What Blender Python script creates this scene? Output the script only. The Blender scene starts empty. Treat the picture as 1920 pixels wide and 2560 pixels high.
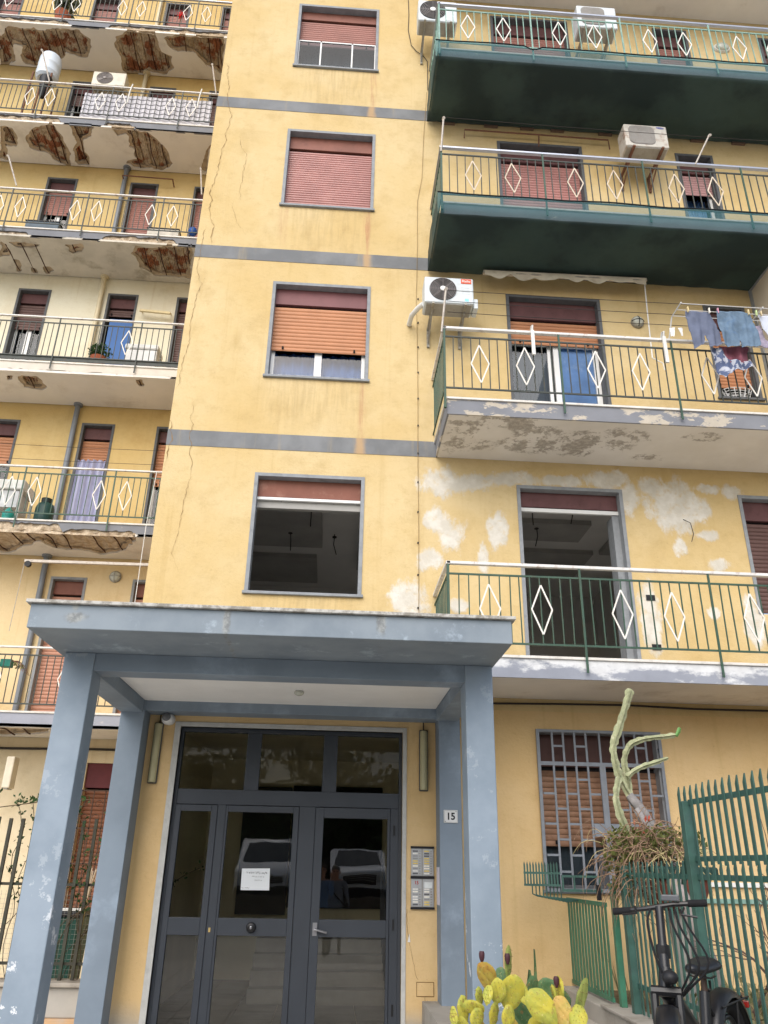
import bpy, math, random
from mathutils import Vector, Matrix, noise as mnoise
R = math.radians
random.seed(7)
S = bpy.context.scene
COL = S.collection

# ---------------------------------------------------------------- camera
cam_data = bpy.data.cameras.new('camera')
cam_data.sensor_fit = 'HORIZONTAL'
cam_data.sensor_width = 36.0
cam_data.lens = 36.0 * 1970.0 / 1920.0
cam_data.clip_start = 0.05
cam_data.clip_end = 600.0
cam = bpy.data.objects.new('camera', cam_data)
COL.objects.link(cam)
PITCH, ROLL, YAW = R(24.191), R(-1.122), R(3.345)
_f = Vector((math.sin(YAW) * math.cos(PITCH), math.cos(YAW) * math.cos(PITCH), math.sin(PITCH)))
_r = Vector((math.cos(YAW), -math.sin(YAW), 0))
_u = _r.cross(_f)
_r2 = _r * math.cos(ROLL) - _u * math.sin(ROLL)
_u2 = _u * math.cos(ROLL) + _r * math.sin(ROLL)
cam.matrix_world = Matrix(((_r2.x, _u2.x, -_f.x, 0.0), (_r2.y, _u2.y, -_f.y, 0.0), (_r2.z, _u2.z, -_f.z, 1.6), (0, 0, 0, 1)))
S.camera = cam

# ---------------------------------------------------------------- sky, sun, exposure
SUN_EL, SUN_AZ = R(38), R(197)           # bright veiled sun, high in front of the facade
world = bpy.data.worlds.new('World')
S.world = world
world.use_nodes = True
wt = world.node_tree
wt.nodes.clear()
w_out = wt.nodes.new('ShaderNodeOutputWorld')
w_bg = wt.nodes.new('ShaderNodeBackground')
w_sky = wt.nodes.new('ShaderNodeTexSky')
w_sky.sky_type = 'NISHITA'
w_sky.sun_disc = False
w_sky.sun_elevation = SUN_EL
w_sky.sun_rotation = SUN_AZ
w_sky.air_density = 1.0
w_sky.dust_density = 2.0
w_geo = wt.nodes.new('ShaderNodeTexCoord')
w_map = wt.nodes.new('ShaderNodeMapping')
w_map.inputs['Scale'].default_value = (1.0, 1.0, 2.2)
w_noise = wt.nodes.new('ShaderNodeTexNoise')
w_noise.inputs['Scale'].default_value = 2.3
w_noise.inputs['Detail'].default_value = 7.0
w_noise.inputs['Roughness'].default_value = 0.6
w_ramp = wt.nodes.new('ShaderNodeValToRGB')
w_ramp.color_ramp.elements[0].position = 0.47
w_ramp.color_ramp.elements[1].position = 0.66
w_mix = wt.nodes.new('ShaderNodeMixRGB')
w_mix.inputs[2].default_value = (8.4, 8.6, 9.0, 1)
wt.links.new(w_geo.outputs['Generated'], w_map.inputs['Vector'])
wt.links.new(w_map.outputs['Vector'], w_noise.inputs['Vector'])
wt.links.new(w_noise.outputs['Fac'], w_ramp.inputs['Fac'])
wt.links.new(w_ramp.outputs['Color'], w_mix.inputs[0])
wt.links.new(w_sky.outputs['Color'], w_mix.inputs[1])
wt.links.new(w_mix.outputs['Color'], w_bg.inputs['Color'])
w_bg.inputs['Strength'].default_value = 0.11
wt.links.new(w_bg.outputs['Background'], w_out.inputs['Surface'])

sun_data = bpy.data.lights.new('sun', 'SUN')
sun_data.energy = 1.35
sun_data.angle = R(55)
sun_data.color = (1.0, 0.97, 0.93)
sun = bpy.data.objects.new('sun', sun_data)
COL.objects.link(sun)
# sun_rotation is measured from +Y towards +X
_sd = Vector((math.sin(SUN_AZ) * math.cos(SUN_EL), math.cos(SUN_AZ) * math.cos(SUN_EL), math.sin(SUN_EL)))
sun.rotation_euler = _sd.to_track_quat('Z', 'Y').to_euler()

S.view_settings.view_transform = 'Standard'
S.view_settings.look = 'None'
S.view_settings.gamma = 1.0
S.view_settings.use_curve_mapping = False
S.view_settings.exposure = 0.92
S.render.engine = 'CYCLES'
S.cycles.max_bounces = 8
S.cycles.diffuse_bounces = 4
S.cycles.transparent_max_bounces = 24
S.cycles.sample_clamp_indirect = 6.0

# ---------------------------------------------------------------- object helpers
WL = {}

def link(name, data, loc, parent):
    o = bpy.data.objects.new(name, data)
    COL.objects.link(o)
    p = WL[parent.name] if parent is not None else Vector((0, 0, 0))
    o.parent = parent
    o.location = Vector(loc) - p
    WL[o.name] = Vector(loc)
    return o

def thing(name, label, cat, loc=(0, 0, 0), group=None):
    o = link(name, None, loc, None)
    o.empty_display_size = 0.1
    o['label'] = label
    o['category'] = cat
    if group:
        o['group'] = group
    return o

def sub(name, parent, loc=None, label=None):
    o = link(name, None, loc if loc is not None else WL[parent.name], parent)
    o.empty_display_size = 0.05
    if label:
        o['label'] = label
    return o

def tag(o, label, cat=None, group=None, kind=None):
    if label:
        o['label'] = label
    if cat:
        o['category'] = cat
    if group:
        o['group'] = group
    if kind:
        o['kind'] = kind
    return o

def inst(name, me, loc, parent, rz=0.0, kind=None):
    o = link(name, me, loc, parent)
    o.rotation_euler = (0, 0, rz)
    if kind:
        o['kind'] = kind
    return o

class MB:
    def __init__(self):
        self.v = []
        self.f = []

    def quad(self, *p):
        n = len(self.v)
        self.v += [tuple(q) for q in p]
        self.f.append(tuple(range(n, n + len(p))))
        return self

    def box(self, x0, y0, z0, x1, y1, z1):
        n = len(self.v)
        x0, x1 = min(x0, x1), max(x0, x1)
        y0, y1 = min(y0, y1), max(y0, y1)
        z0, z1 = min(z0, z1), max(z0, z1)
        self.v += [(x0, y0, z0), (x1, y0, z0), (x1, y1, z0), (x0, y1, z0), (x0, y0, z1), (x1, y0, z1), (x1, y1, z1), (x0, y1, z1)]
        for a in ((0, 3, 2, 1), (4, 5, 6, 7), (0, 1, 5, 4), (1, 2, 6, 5), (2, 3, 7, 6), (3, 0, 4, 7)):
            self.f.append(tuple(n + i for i in a))
        return self

    def obox(self, c, s, m=None):
        c = Vector(c)
        m = m or Matrix.Identity(3)
        n = len(self.v)
        for dz in (-.5, .5):
            for dx, dy in ((-.5, -.5), (.5, -.5), (.5, .5), (-.5, .5)):
                self.v.append(tuple(c + m @ Vector((dx * s[0], dy * s[1], dz * s[2]))))
        for a in ((0, 3, 2, 1), (4, 5, 6, 7), (0, 1, 5, 4), (1, 2, 6, 5), (2, 3, 7, 6), (3, 0, 4, 7)):
            self.f.append(tuple(n + i for i in a))
        return self

    def tube(self, pts, r, n=8, cap=True, squash=None):
        pts = [Vector(p) for p in pts]
        rs = r if isinstance(r, (list, tuple)) else [r] * len(pts)
        b = len(self.v)
        t0 = (pts[1] - pts[0]).normalized()
        ref = Vector((0, 0, 1)) if abs(t0.z) < .9 else Vector((1, 0, 0))
        nx = t0.cross(ref).normalized()
        for i, p in enumerate(pts):
            t = (pts[min(i + 1, len(pts) - 1)] - pts[max(i - 1, 0)])
            if t.length < 1e-9:
                t = t0
            t.normalize()
            nx = (nx - t * nx.dot(t))
            if nx.length < 1e-6:
                nx = t.orthogonal()
            nx.normalize()
            ny = t.cross(nx)
            for k in range(n):
                a = 2 * math.pi * k / n
                q = rs[i]
                if squash:
                    q = rs[i] * squash(k, n, i)
                self.v.append(tuple(p + (nx * math.cos(a) + ny * math.sin(a)) * q))
        for i in range(len(pts) - 1):
            for k in range(n):
                a, c = b + i * n + k, b + i * n + (k + 1) % n
                self.f.append((a, c, c + n, a + n))
        if cap:
            self.f.append(tuple(b + k for k in reversed(range(n))))
            self.f.append(tuple(b + (len(pts) - 1) * n + k for k in range(n)))
        return self

    def bar(self, a, b, w, h=None):
        a, b = Vector(a), Vector(b)
        t = (b - a)
        L = t.length
        t.normalize()
        up = Vector((0, 0, 1)) if abs(t.z) < .95 else Vector((0, 1, 0))
        s = t.cross(up).normalized()
        u = s.cross(t)
        m = Matrix((s, t, u)).transposed()
        return self.obox((a + b) / 2, (w, L, h or w), m)

    def sphere(self, c, r, nu=16, nv=10):
        c = Vector(c)
        r = r if isinstance(r, (list, tuple)) else (r, r, r)
        b = len(self.v)
        for j in range(1, nv):
            th = math.pi * j / nv
            for i in range(nu):
                ph = 2 * math.pi * i / nu
                self.v.append((c.x + r[0] * math.sin(th) * math.cos(ph), c.y + r[1] * math.sin(th) * math.sin(ph), c.z + r[2] * math.cos(th)))
        top, bot = len(self.v), len(self.v) + 1
        self.v += [(c.x, c.y, c.z + r[2]), (c.x, c.y, c.z - r[2])]
        for j in range(nv - 2):
            for i in range(nu):
                a, d = b + j * nu + i, b + j * nu + (i + 1) % nu
                self.f.append((a, a + nu, d + nu, d))
        for i in range(nu):
            self.f.append((top, b + i, b + (i + 1) % nu))
            e = b + (nv - 2) * nu
            self.f.append((bot, e + (i + 1) % nu, e + i))
        return self

    def prism(self, poly, a0, a1, axis='y'):
        """poly: 2D outline; extruded along axis between a0 and a1"""
        def P(u, v, w):
            return {'y': (u, w, v), 'x': (w, u, v), 'z': (u, v, w)}[axis]
        n = len(self.v)
        k = len(poly)
        self.v += [P(u, v, a0) for u, v in poly] + [P(u, v, a1) for u, v in poly]
        self.f.append(tuple(n + i for i in range(k)))
        self.f.append(tuple(n + k + i for i in reversed(range(k))))
        for i in range(k):
            j = (i + 1) % k
            self.f.append((n + i, n + k + i, n + k + j, n + j))
        return self

    def lathe(self, c, prof, n=20, axis='z'):
        """prof: list of (radius, height)"""
        c = Vector(c)
        b = len(self.v)
        for r, h in prof:
            for k in range(n):
                a = 2 * math.pi * k / n
                q = (r * math.cos(a), r * math.sin(a), h)
                if axis == 'y':
                    q = (q[0], h, q[1])
                elif axis == 'x':
                    q = (h, q[0], q[1])
                self.v.append(tuple(c + Vector(q)))
        for i in range(len(prof) - 1):
            for k in range(n):
                a, d = b + i * n + k, b + i * n + (k + 1) % n
                self.f.append((a, d, d + n, a + n))
        self.f.append(tuple(b + k for k in reversed(range(n))))
        e = b + (len(prof) - 1) * n
        self.f.append(tuple(e + k for k in range(n)))
        return self

    def xf(self, m):
        self.v = [tuple(m @ Vector(q)) for q in self.v]
        return self

    def mesh(self, name, mat, smooth=False, origin=None):
        me = bpy.data.meshes.new(name)
        o = origin if origin is not None else Vector((0, 0, 0))
        me.from_pydata([(q[0] - o[0], q[1] - o[1], q[2] - o[2]) for q in self.v], [], self.f)
        me.materials.append(mat)
        me.validate()
        if smooth:
            me.polygons.foreach_set('use_smooth', [True] * len(me.polygons))
            if smooth != 'all':
                me.set_sharp_from_angle(angle=R(40))
        me.update()
        return me

    def build(self, name, mat, parent=None, smooth=False, bevel=0.0, kind=None, label=None, fix=False):
        lo = [min(q[i] for q in self.v) for i in range(3)]
        hi = [max(q[i] for q in self.v) for i in range(3)]
        c = Vector(((lo[0] + hi[0]) / 2, (lo[1] + hi[1]) / 2, lo[2]))
        me = self.mesh(name, mat, smooth, c)
        if fix:
            import bmesh
            bm = bmesh.new()
            bm.from_mesh(me)
            bmesh.ops.recalc_face_normals(bm, faces=bm.faces)
            bm.to_mesh(me)
            bm.free()
        o = link(name, me, c, parent)
        if bevel:
            b = o.modifiers.new('bevel', 'BEVEL')
            b.width = bevel
            b.segments = 2
            b.limit_method = 'ANGLE'
            b.angle_limit = R(50)
        if kind:
            o['kind'] = kind
        if label:
            o['label'] = label
        return o

def box_mesh(name, sx, sy, sz, mat):
    return MB().box(-sx / 2, -sy / 2, 0, sx / 2, sy / 2, sz).mesh(name, mat)

def smooth_path(pts, n=5):
    P = [Vector(p) for p in pts]
    P = [P[0] * 2 - P[1]] + P + [P[-1] * 2 - P[-2]]
    out = []
    for i in range(1, len(P) - 2):
        a, b, c, d = P[i - 1], P[i], P[i + 1], P[i + 2]
        for k in range(n):
            t = k / n
            out.append(.5 * ((2 * b) + (c - a) * t + (2 * a - 5 * b + 4 * c - d) * t * t + (3 * b - a - 3 * c + d) * t ** 3))
    out.append(P[-2])
    return out

def catenary(a, b, sag, n=12):
    a, b = Vector(a), Vector(b)
    return [a.lerp(b, i / n) + Vector((0, 0, -sag * 4 * (i / n) * (1 - i / n))) for i in range(n + 1)]

# ---------------------------------------------------------------- material helpers
def lin(r, g, b, k=1.0):
    def c(x):
        x /= 255.0
        return (x / 12.92 if x <= .04045 else ((x + .055) / 1.055) ** 2.4) * k
    return (c(r), c(g), c(b), 1.0)

class NT:
    def __init__(self, name):
        self.m = bpy.data.materials.new(name)
        self.m.use_nodes = True
        self.t = self.m.node_tree
        self.b = self.t.nodes['Principled BSDF']
        self.out = self.t.nodes['Material Output']
        self.pos = self.t.nodes.new('ShaderNodeNewGeometry').outputs['Position']
        s = self.t.nodes.new('ShaderNodeSeparateXYZ')
        self.t.links.new(self.pos, s.inputs[0])
        self.x, self.y, self.z = s.outputs

    def set(self, sock, val):
        if hasattr(val, 'is_linked') or isinstance(val, bpy.types.NodeSocket):
            self.t.links.new(val, sock)
        else:
            sock.default_value = val

    def math(self, op, a, b=0.0, c=None, clamp=False):
        n = self.t.nodes.new('ShaderNodeMath')
        n.operation = op
        n.use_clamp = clamp
        self.set(n.inputs[0], a)
        self.set(n.inputs[1], b)
        if c is not None:
            self.set(n.inputs[2], c)
        return n.outputs[0]

    def noise(self, scale=1.0, detail=5.0, rough=.55, vec=None, stretch=None, off=None, dist=0.0):
        v = vec if vec is not None else self.pos
        if stretch or off:
            mp = self.t.nodes.new('ShaderNodeMapping')
            mp.inputs['Scale'].default_value = stretch or (1, 1, 1)
            mp.inputs['Location'].default_value = off or (0, 0, 0)
            self.t.links.new(v, mp.inputs['Vector'])
            v = mp.outputs['Vector']
        n = self.t.nodes.new('ShaderNodeTexNoise')
        self.t.links.new(v, n.inputs['Vector'])
        n.inputs['Scale'].default_value = scale
        n.inputs['Detail'].default_value = detail
        n.inputs['Roughness'].default_value = rough
        n.inputs['Distortion'].default_value = dist
        return n.outputs['Fac']

    def step(self, val, lo, hi):
        n = self.t.nodes.new('ShaderNodeMapRange')
        n.interpolation_type = 'SMOOTHSTEP'
        self.set(n.inputs['Value'], val)
        n.inputs['From Min'].default_value = lo
        n.inputs['From Max'].default_value = hi
        return n.outputs['Result']

    def mix(self, fac, a, b, mode='MIX'):
        n = self.t.nodes.new('ShaderNodeMixRGB')
        n.blend_type = mode
        self.set(n.inputs[0], fac)
        self.set(n.inputs[1], a)
        self.set(n.inputs[2], b)
        return n.outputs[0]

    def blob(self, cu, cv, ru, rv, u=None, v=None, wob=None, soft=.35):
        """soft ellipse mask in the (u,v) plane, edges disturbed by wob"""
        u = u or self.x
        v = v or self.z
        du = self.math('DIVIDE', self.math('SUBTRACT', u, cu), ru)
        dv = self.math('DIVIDE', self.math('SUBTRACT', v, cv), rv)
        d = self.math('SQRT', self.math('ADD', self.math('MULTIPLY', du, du), self.math('MULTIPLY', dv, dv)))
        if wob is not None:
            d = self.math('ADD', d, wob)
        return self.step(d, 1.0 + soft * .5, 1.0 - soft * .5) if False else self.math('SUBTRACT', 1.0, self.step(d, 1.0 - soft, 1.0 + soft))

    def bump(self, h, strength=.3, dist=.01):
        n = self.t.nodes.new('ShaderNodeBump')
        n.inputs['Strength'].default_value = strength
        n.inputs['Distance'].default_value = dist
        self.set(n.inputs['Height'], h)
        self.t.links.new(n.outputs['Normal'], self.b.inputs['Normal'])

    def done(self, col, rough=.8, spec=.3, metal=0.0):
        self.set(self.b.inputs['Base Color'], col)
        self.set(self.b.inputs['Roughness'], rough)
        self.b.inputs['Specular IOR Level'].default_value = spec
        self.b.inputs['Metallic'].default_value = metal
        return self.m

def plain(name, col, rough=.7, var=.12, scale=6.0, spec=.3, metal=0.0, bump=0.0, bscale=60.0, dirt=None, dirt_amt=.5, dscale=3.0):
    n = NT(name)
    f = n.noise(scale, 6.0, .6)
    hi = tuple(min(1, c * (1 + var)) for c in col[:3]) + (1,)
    lo = tuple(c * (1 - var) for c in col[:3]) + (1,)
    c = n.mix(n.step(f, .3, .7), lo, hi)
    if dirt:
        d = n.step(n.noise(dscale, 8.0, .68, off=(3.1, 7.7, 1.3)), .5, .72)
        c = n.mix(n.math('MULTIPLY', d, dirt_amt), c, dirt)
    if bump:
        n.bump(n.noise(bscale, 4.0, .6), bump, .004)
    return n.done(c, rough, spec, metal)
# ---------------------------------------------------------------- materials
def wall_material(name, base, dark, pale, patches=(), streaks=(), lower=None):
    n = NT(name)
    big = n.noise(.55, 5, .6)
    med = n.noise(2.6, 7, .62, off=(5, 1, 2))
    fine = n.noise(26, 5, .7)
    c = n.mix(n.step(big, .32, .68), base, pale)
    c = n.mix(n.math('MULTIPLY', n.step(med, .48, .75), .45), c, dark)
    c = n.mix(n.math('MULTIPLY', n.step(fine, .45, .8), .14), c, dark)
    tr = n.noise(9, 6, .7, off=(4, 2, 6), stretch=(1, 1, 1.6))
    c = n.mix(n.math('MULTIPLY', n.step(tr, .5, .72), .22), c, dark)
    c = n.mix(n.math('MULTIPLY', n.step(n.noise(13, 7, .72, off=(8, 1, 1)), .58, .74), .25), c, pale)
    # rain streaks
    st = n.noise(1.0, 4, .6, stretch=(9.0, 9.0, .35))
    c = n.mix(n.math('MULTIPLY', n.step(st, .55, .78), .28), c, lin(196, 165, 105, .8))
    # dark speckle of mould
    sp = n.step(n.noise(55, 3, .5, off=(9, 2, 4)), .66, .74)
    c = n.mix(n.math('MULTIPLY', sp, n.math('MULTIPLY', n.step(med, .4, .65), .35)), c, lin(140, 115, 75, .7))
    if streaks:
        wob = n.math('MULTIPLY', n.math('SUBTRACT', n.noise(5, 5, .6, stretch=(1, 1, .25)), .5), .12)
        xx = n.math('ADD', n.x, wob)
        for cx, w, z0, z1, amt, col in streaks:
            du = n.math('ABSOLUTE', n.math('SUBTRACT', xx, cx))
            m = n.math('SUBTRACT', 1.0, n.step(du, w * .2, w))
            mz = n.math('MULTIPLY', n.step(n.z, z0, z0 + (z1 - z0) * .7), n.math('SUBTRACT', 1.0, n.step(n.z, z1 - .02, z1)))
            m = n.math('MULTIPLY', m, n.math('MULTIPLY', mz, n.math('MULTIPLY', n.step(n.noise(16, 5, .65, stretch=(1, 1, .1), off=(cx, 0, z0), dist=.6), .36, .72), amt)))
            c = n.mix(n.math('MINIMUM', m, 1.0), c, col)
    if patches:
        wob = n.math('MULTIPLY', n.math('SUBTRACT', n.noise(5.5, 9, .66, off=(2, 2, 8), stretch=(1.2, 1, .7)), .5), 2.4)
        acc = None
        for cx, cz, rx, rz in patches:
            m = n.blob(cx, cz, rx, rz, wob=wob, soft=.28)
            acc = m if acc is None else n.math('MAXIMUM', acc, m)
        acc = n.math('MULTIPLY', acc, n.math('SUBTRACT', 1.0, n.math('MULTIPLY', n.step(n.noise(7, 6, .7, off=(1, 4, 4)), .5, .7), .55)))
        pc = n.mix(n.step(n.noise(6, 5, .6), .35, .7), lin(224, 217, 202, .76), lin(238, 233, 222, .8))
        c = n.mix(acc, c, pc)
    pb = acc if patches else None
    if lower:
        c = n.mix(n.math('SUBTRACT', 1.0, n.step(n.math('ADD', n.z, n.math('MULTIPLY', big, .5)), lower[0], lower[1])), c, lower[2])
    hgt = n.math('ADD', n.noise(38, 6, .7), n.math('MULTIPLY', n.noise(7, 5, .65), 1.6))
    if pb is not None:
        hgt = n.math('ADD', hgt, n.math('MULTIPLY', pb, 1.2))
    n.bump(hgt, .4, .012)
    return n.done(c, .88, .2)

YEL, YELD, YELP = lin(236, 206, 146, .69), lin(210, 178, 118, .66), lin(240, 216, 166, .72)
PATCH = [(1.3, 6.13, 0.32, 0.19), (1.68, 6.15, 0.29, 0.13), (2.17, 6.22, 0.35, 0.1), (2.82, 6.22, 0.32, 0.08), (3.44, 6.27, 0.3, 0.13), (3.7, 6.0, 0.13, 0.25), (1.15, 5.59, 0.11, 0.18), (1.36, 5.41, 0.17, 0.23), (1.97, 5.48, 0.13, 0.25), (1.09, 5.05, 0.16, 0.13), (1.77, 5.11, 0.06, 0.21), (4.29, 5.93, 0.33, 0.36), (4.64, 5.88, 0.13, 0.19), (4.03, 6.22, 0.15, 0.13), (4.8, 6.21, 0.18, 0.07), (5.1, 6.16, 0.14, 0.11), (4.69, 5.54, 0.12, 0.08), (4.3, 5.36, 0.1, 0.12), (4.78, 5.15, 0.13, 0.09), (0.86, 4.53, 0.23, 0.22), (1.45, 4.47, 0.16, 0.08), (3.8, 4.39, 0.12, 0.43), (5.11, 4.38, 0.13, 0.31), (4.62, 4.51, 0.08, 0.07)]
RUST = lin(200, 146, 112, .75)
GRIME = lin(168, 142, 98, .7)
STREAKS = [(.215, .08, 12.3, 13.76, .8, RUST), (.19, .07, 9.2, 10.67, .8, RUST), (-1.06, .10, 9.7, 10.68, .55, RUST), (.2, .07, 6.2, 7.6, .6, RUST), (-.4, 1.0, 12.5, 13.75, .3, GRIME), (-.4, 1.0, 9.5, 10.66, .28, GRIME), (-.45, 1.0, 6.5, 7.6, .3, GRIME), (-.4, 1.0, 3.9, 4.53, .28, GRIME)]
M_WALL = wall_material('yellow render', YEL, YELD, YELP, PATCH, STREAKS)
M_WALLG = wall_material('ochre ground floor render', lin(232, 198, 142, .78), lin(214, 178, 122, .76), lin(236, 206, 156, .8), lower=(.35, .62, lin(188, 180, 166, .8)))
M_WALLL = wall_material('yellow render left wing', lin(232, 200, 134, .72), lin(208, 172, 110, .7), lin(236, 210, 152, .73))
M_CREAM = wall_material('cream render', lin(244, 234, 206, .76), lin(226, 212, 176, .74), lin(248, 242, 218, .78))
M_PEACH = wall_material('peach render', lin(242, 214, 162, .76), lin(226, 192, 136, .74), lin(246, 222, 176, .78))
M_BEIGE = wall_material('beige ground render', lin(240, 222, 184, .76), lin(214, 194, 154, .74), lin(246, 230, 198, .78))

def band_material():
    n = NT('grey band paint')
    c = n.mix(n.step(n.noise(2, 6, .6), .35, .7), lin(122, 124, 126, .86), lin(140, 142, 144, .86))
    st = n.step(n.noise(1, 4, .6, stretch=(7, 7, .6)), .55, .75)
    c = n.mix(n.math('MULTIPLY', st, .4), c, lin(190, 170, 130, .8))
    wob = n.math('ADD', n.x, n.math('MULTIPLY', n.math('SUBTRACT', n.noise(6, 4, .6), .5), .1))
    m = n.math('SUBTRACT', 1.0, n.step(n.math('ABSOLUTE', n.math('SUBTRACT', wob, .2)), .02, .09))
    c = n.mix(n.math('MULTIPLY', m, .8), c, lin(205, 170, 125, .8))
    n.bump(n.noise(40, 5, .7), .2, .006)
    return n.done(c, .85, .2)
M_BAND = band_material()
M_BLUE = plain('slate blue column paint', lin(136, 150, 164, .8), .62, .10, 1.6, .3, 0, .12, 45, lin(178, 196, 216, .85), .5, 1.3)
def blue_chipped():
    n = NT('slate blue chipped paint')
    f = n.noise(1.7, 6, .6)
    c = n.mix(n.step(f, .3, .7), lin(136, 151, 165, .82), lin(156, 170, 184, .82))
    w = n.step(n.noise(4.5, 9, .74, off=(4, 8, 1)), .585, .61)
    lowz = n.math('SUBTRACT', 1.0, n.step(n.z, .8, 1.7))
    c = n.mix(n.math('MULTIPLY', w, n.math('ADD', n.math('MULTIPLY', lowz, .85), .14)), c, lin(232, 236, 240, .85))
    n.bump(n.noise(40, 5, .7), .15, .005)
    return n.done(c, .62, .3)
M_BLUEC = blue_chipped()
def canopy_mat():
    n = NT('canopy paint with stains')
    c = n.mix(n.step(n.noise(1.7, 6, .6), .3, .7), lin(124, 136, 147, .82), lin(146, 157, 166, .82))
    sc = n.step(n.noise(3.2, 9, .74, off=(7, 3, 1)), .56, .68)
    c = n.mix(n.math('MULTIPLY', sc, .45), c, lin(190, 205, 218, .85))
    wob = n.math('MULTIPLY', n.math('SUBTRACT', n.noise(7, 7, .7), .5), 2.4)
    acc = None
    for cx, cz, rx, rz in ((-2.0, 3.30, .08, .04), (-2.02, 3.39, .03, .04), (-.86, 3.33, .03, .12), (.35, 3.33, .04, .09)):
        m = n.blob(cx, cz, rx, rz, wob=wob)
        acc = m if acc is None else n.math('MAXIMUM', acc, m)
    c = n.mix(n.math('MULTIPLY', acc, .6), c, n.mix(n.step(n.noise(14, 5, .7), .4, .6), lin(104, 102, 98), lin(160, 160, 152)))
    n.bump(n.noise(30, 6, .7), .25, .006)
    return n.done(c, .66, .3)
M_CANOPY = canopy_mat()
def lip_mat():
    n = NT('weathered marble edging')
    c = n.mix(n.step(n.noise(14, 7, .7), .4, .6), lin(138, 134, 126), lin(196, 194, 188, .9))
    return n.done(c, .8, .2)
M_LIP = lip_mat()
M_MARBLE = plain('white marble edge', lin(226, 222, 214, .85), .55, .08, 8, .35, 0, 0, 60, lin(150, 142, 130), .5, 9)
M_SOFFIT = plain('beige soffit plaster', lin(230, 226, 219, .95), .9, .06, .9, .2, 0, .1, 30, lin(178, 166, 150, .8), .5, 1.2)
def peel_mat():
    n = NT('peeling soffit paint')
    c = n.mix(n.step(n.noise(1.2, 5, .6), .35, .7), lin(224, 219, 211, .92), lin(234, 230, 224, .95))
    wob = n.math('MULTIPLY', n.math('SUBTRACT', n.noise(3.2, 8, .72, stretch=(1, 1, 1)), .5), 3.4)
    acc = None
    for cx, cy, rx, ry in ((1.45, 8.35, .3, .5), (2.05, 8.1, .3, .18), (2.5, 8.6, .5, .22), (2.9, 8.5, .4, .3), (3.4, 8.35, .35, .25), (1.7, 8.0, .5, .1), (3.9, 8.8, .2, .1), (2.3, 8.25, .22, .2), (4.4, 8.2, .2, .1)):
        m = n.blob(cx, cy, rx, ry, u=n.x, v=n.y, wob=wob, soft=.2)
        acc = m if acc is None else n.math('MAXIMUM', acc, m)
    sh = n.step(n.noise(5, 9, .74, off=(3, 3, 3)), .47, .52)
    acc = n.math('MULTIPLY', acc, sh)
    c = n.mix(n.math('MULTIPLY', acc, .7), c, n.mix(n.step(n.noise(20, 5, .7), .4, .65), lin(128, 120, 110), lin(174, 166, 154)))
    n.bump(n.math('MULTIPLY', acc, -1.0), .5, .004)
    return n.done(c, .9, .2)
M_PEEL = peel_mat()
def fascia_mat(name, a, b, lo, hi, scale=3.0, zfade=None):
    n = NT(name)
    c0 = n.mix(n.step(n.noise(3, 6, .6), .3, .7), a, tuple(min(1, q * 1.15) for q in a[:3]) + (1,))
    v = n.noise(scale, 8, .68, stretch=(.7, 1, 1.5), off=(1.7, 0, 3))
    if zfade:
        v = n.math('ADD', v, n.math('MULTIPLY', n.step(n.z, zfade[0], zfade[1]), zfade[2]))
    m = n.step(v, lo, hi)
    c = n.mix(m, c0, n.mix(n.step(n.noise(9, 5, .6), .3, .7), b, tuple(q * .86 for q in b[:3]) + (1,)))
    n.bump(n.math('ADD', n.noise(30, 5, .7), n.math('MULTIPLY', m, -.6)), .3, .005)
    return n.done(c, .86, .2)
M_FASC_GREY = fascia_mat('grey slab edge paint', lin(130, 132, 138, .84), lin(190, 184, 178, .85), .64, .69)
M_FASC_K2 = fascia_mat('grey slab edge flaking to beige', lin(132, 134, 140, .84), lin(204, 194, 178, .82), .53, .56, 2.6)
M_FASC_K1 = fascia_mat('slab edge freshly whitened', lin(146, 150, 160, .86), lin(230, 231, 232, .84), .53, .66, 3.2, (3.42, 3.60, .22))
M_FASC_CREAM = fascia_mat('whitewashed slab edge', lin(214, 206, 194, .86), lin(120, 104, 88, .8), .68, .76, 3.0)
M_FASC_BLUE = fascia_mat('lilac grey slab edge', lin(160, 163, 174, .84), lin(214, 206, 206, .85), .6, .7)
def core_mat(name, brick_lo, brick_hi):
    n = NT(name)
    w = n.t.nodes.new('ShaderNodeTexWave')
    w.wave_type = 'BANDS'
    w.bands_direction = 'X'
    w.inputs['Scale'].default_value = 9.0 if brick_lo < .6 else 2.0
    w.inputs['Distortion'].default_value = 3.0
    w.inputs['Detail'].default_value = 3.0
    n.t.links.new(n.pos, w.inputs['Vector'])
    br = n.mix(n.step(n.noise(6, 6, .6), .3, .7), lin(140, 90, 66), lin(188, 126, 94))
    br = n.mix(n.math('MULTIPLY', n.step(w.outputs['Fac'], .55, .85), .6), br, lin(70, 48, 40))
    mo = n.mix(n.step(n.noise(9, 6, .65), .3, .7), lin(168, 148, 126), lin(214, 198, 174))
    c = n.mix(n.step(n.noise(3.1, 7, .66, off=(6, 6, 6)), brick_lo, brick_hi), mo, br)
    c = n.mix(n.math('MULTIPLY', n.step(n.noise(14, 6, .7, off=(2, 5, 1)), .6, .74), .5), c, lin(74, 56, 46))
    n.bump(n.math('ADD', n.noise(16, 7, .7), w.outputs['Fac']), .8, .03)
    return n.done(c, .95, .1)
M_BRICK = core_mat('exposed hollow clay blocks', .47, .56)
M_MORTAR = core_mat('exposed rough mortar', .66, .74)
M_REBAR = plain('rusty rebar', lin(70, 44, 34), .9, .3, 20)
M_DAMP = plain('damp stained soffit plaster', lin(208, 201, 188, .88), .92, .1, 2, .2, 0, .2, 25, lin(160, 150, 132, .85), .75, 2.2)
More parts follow.
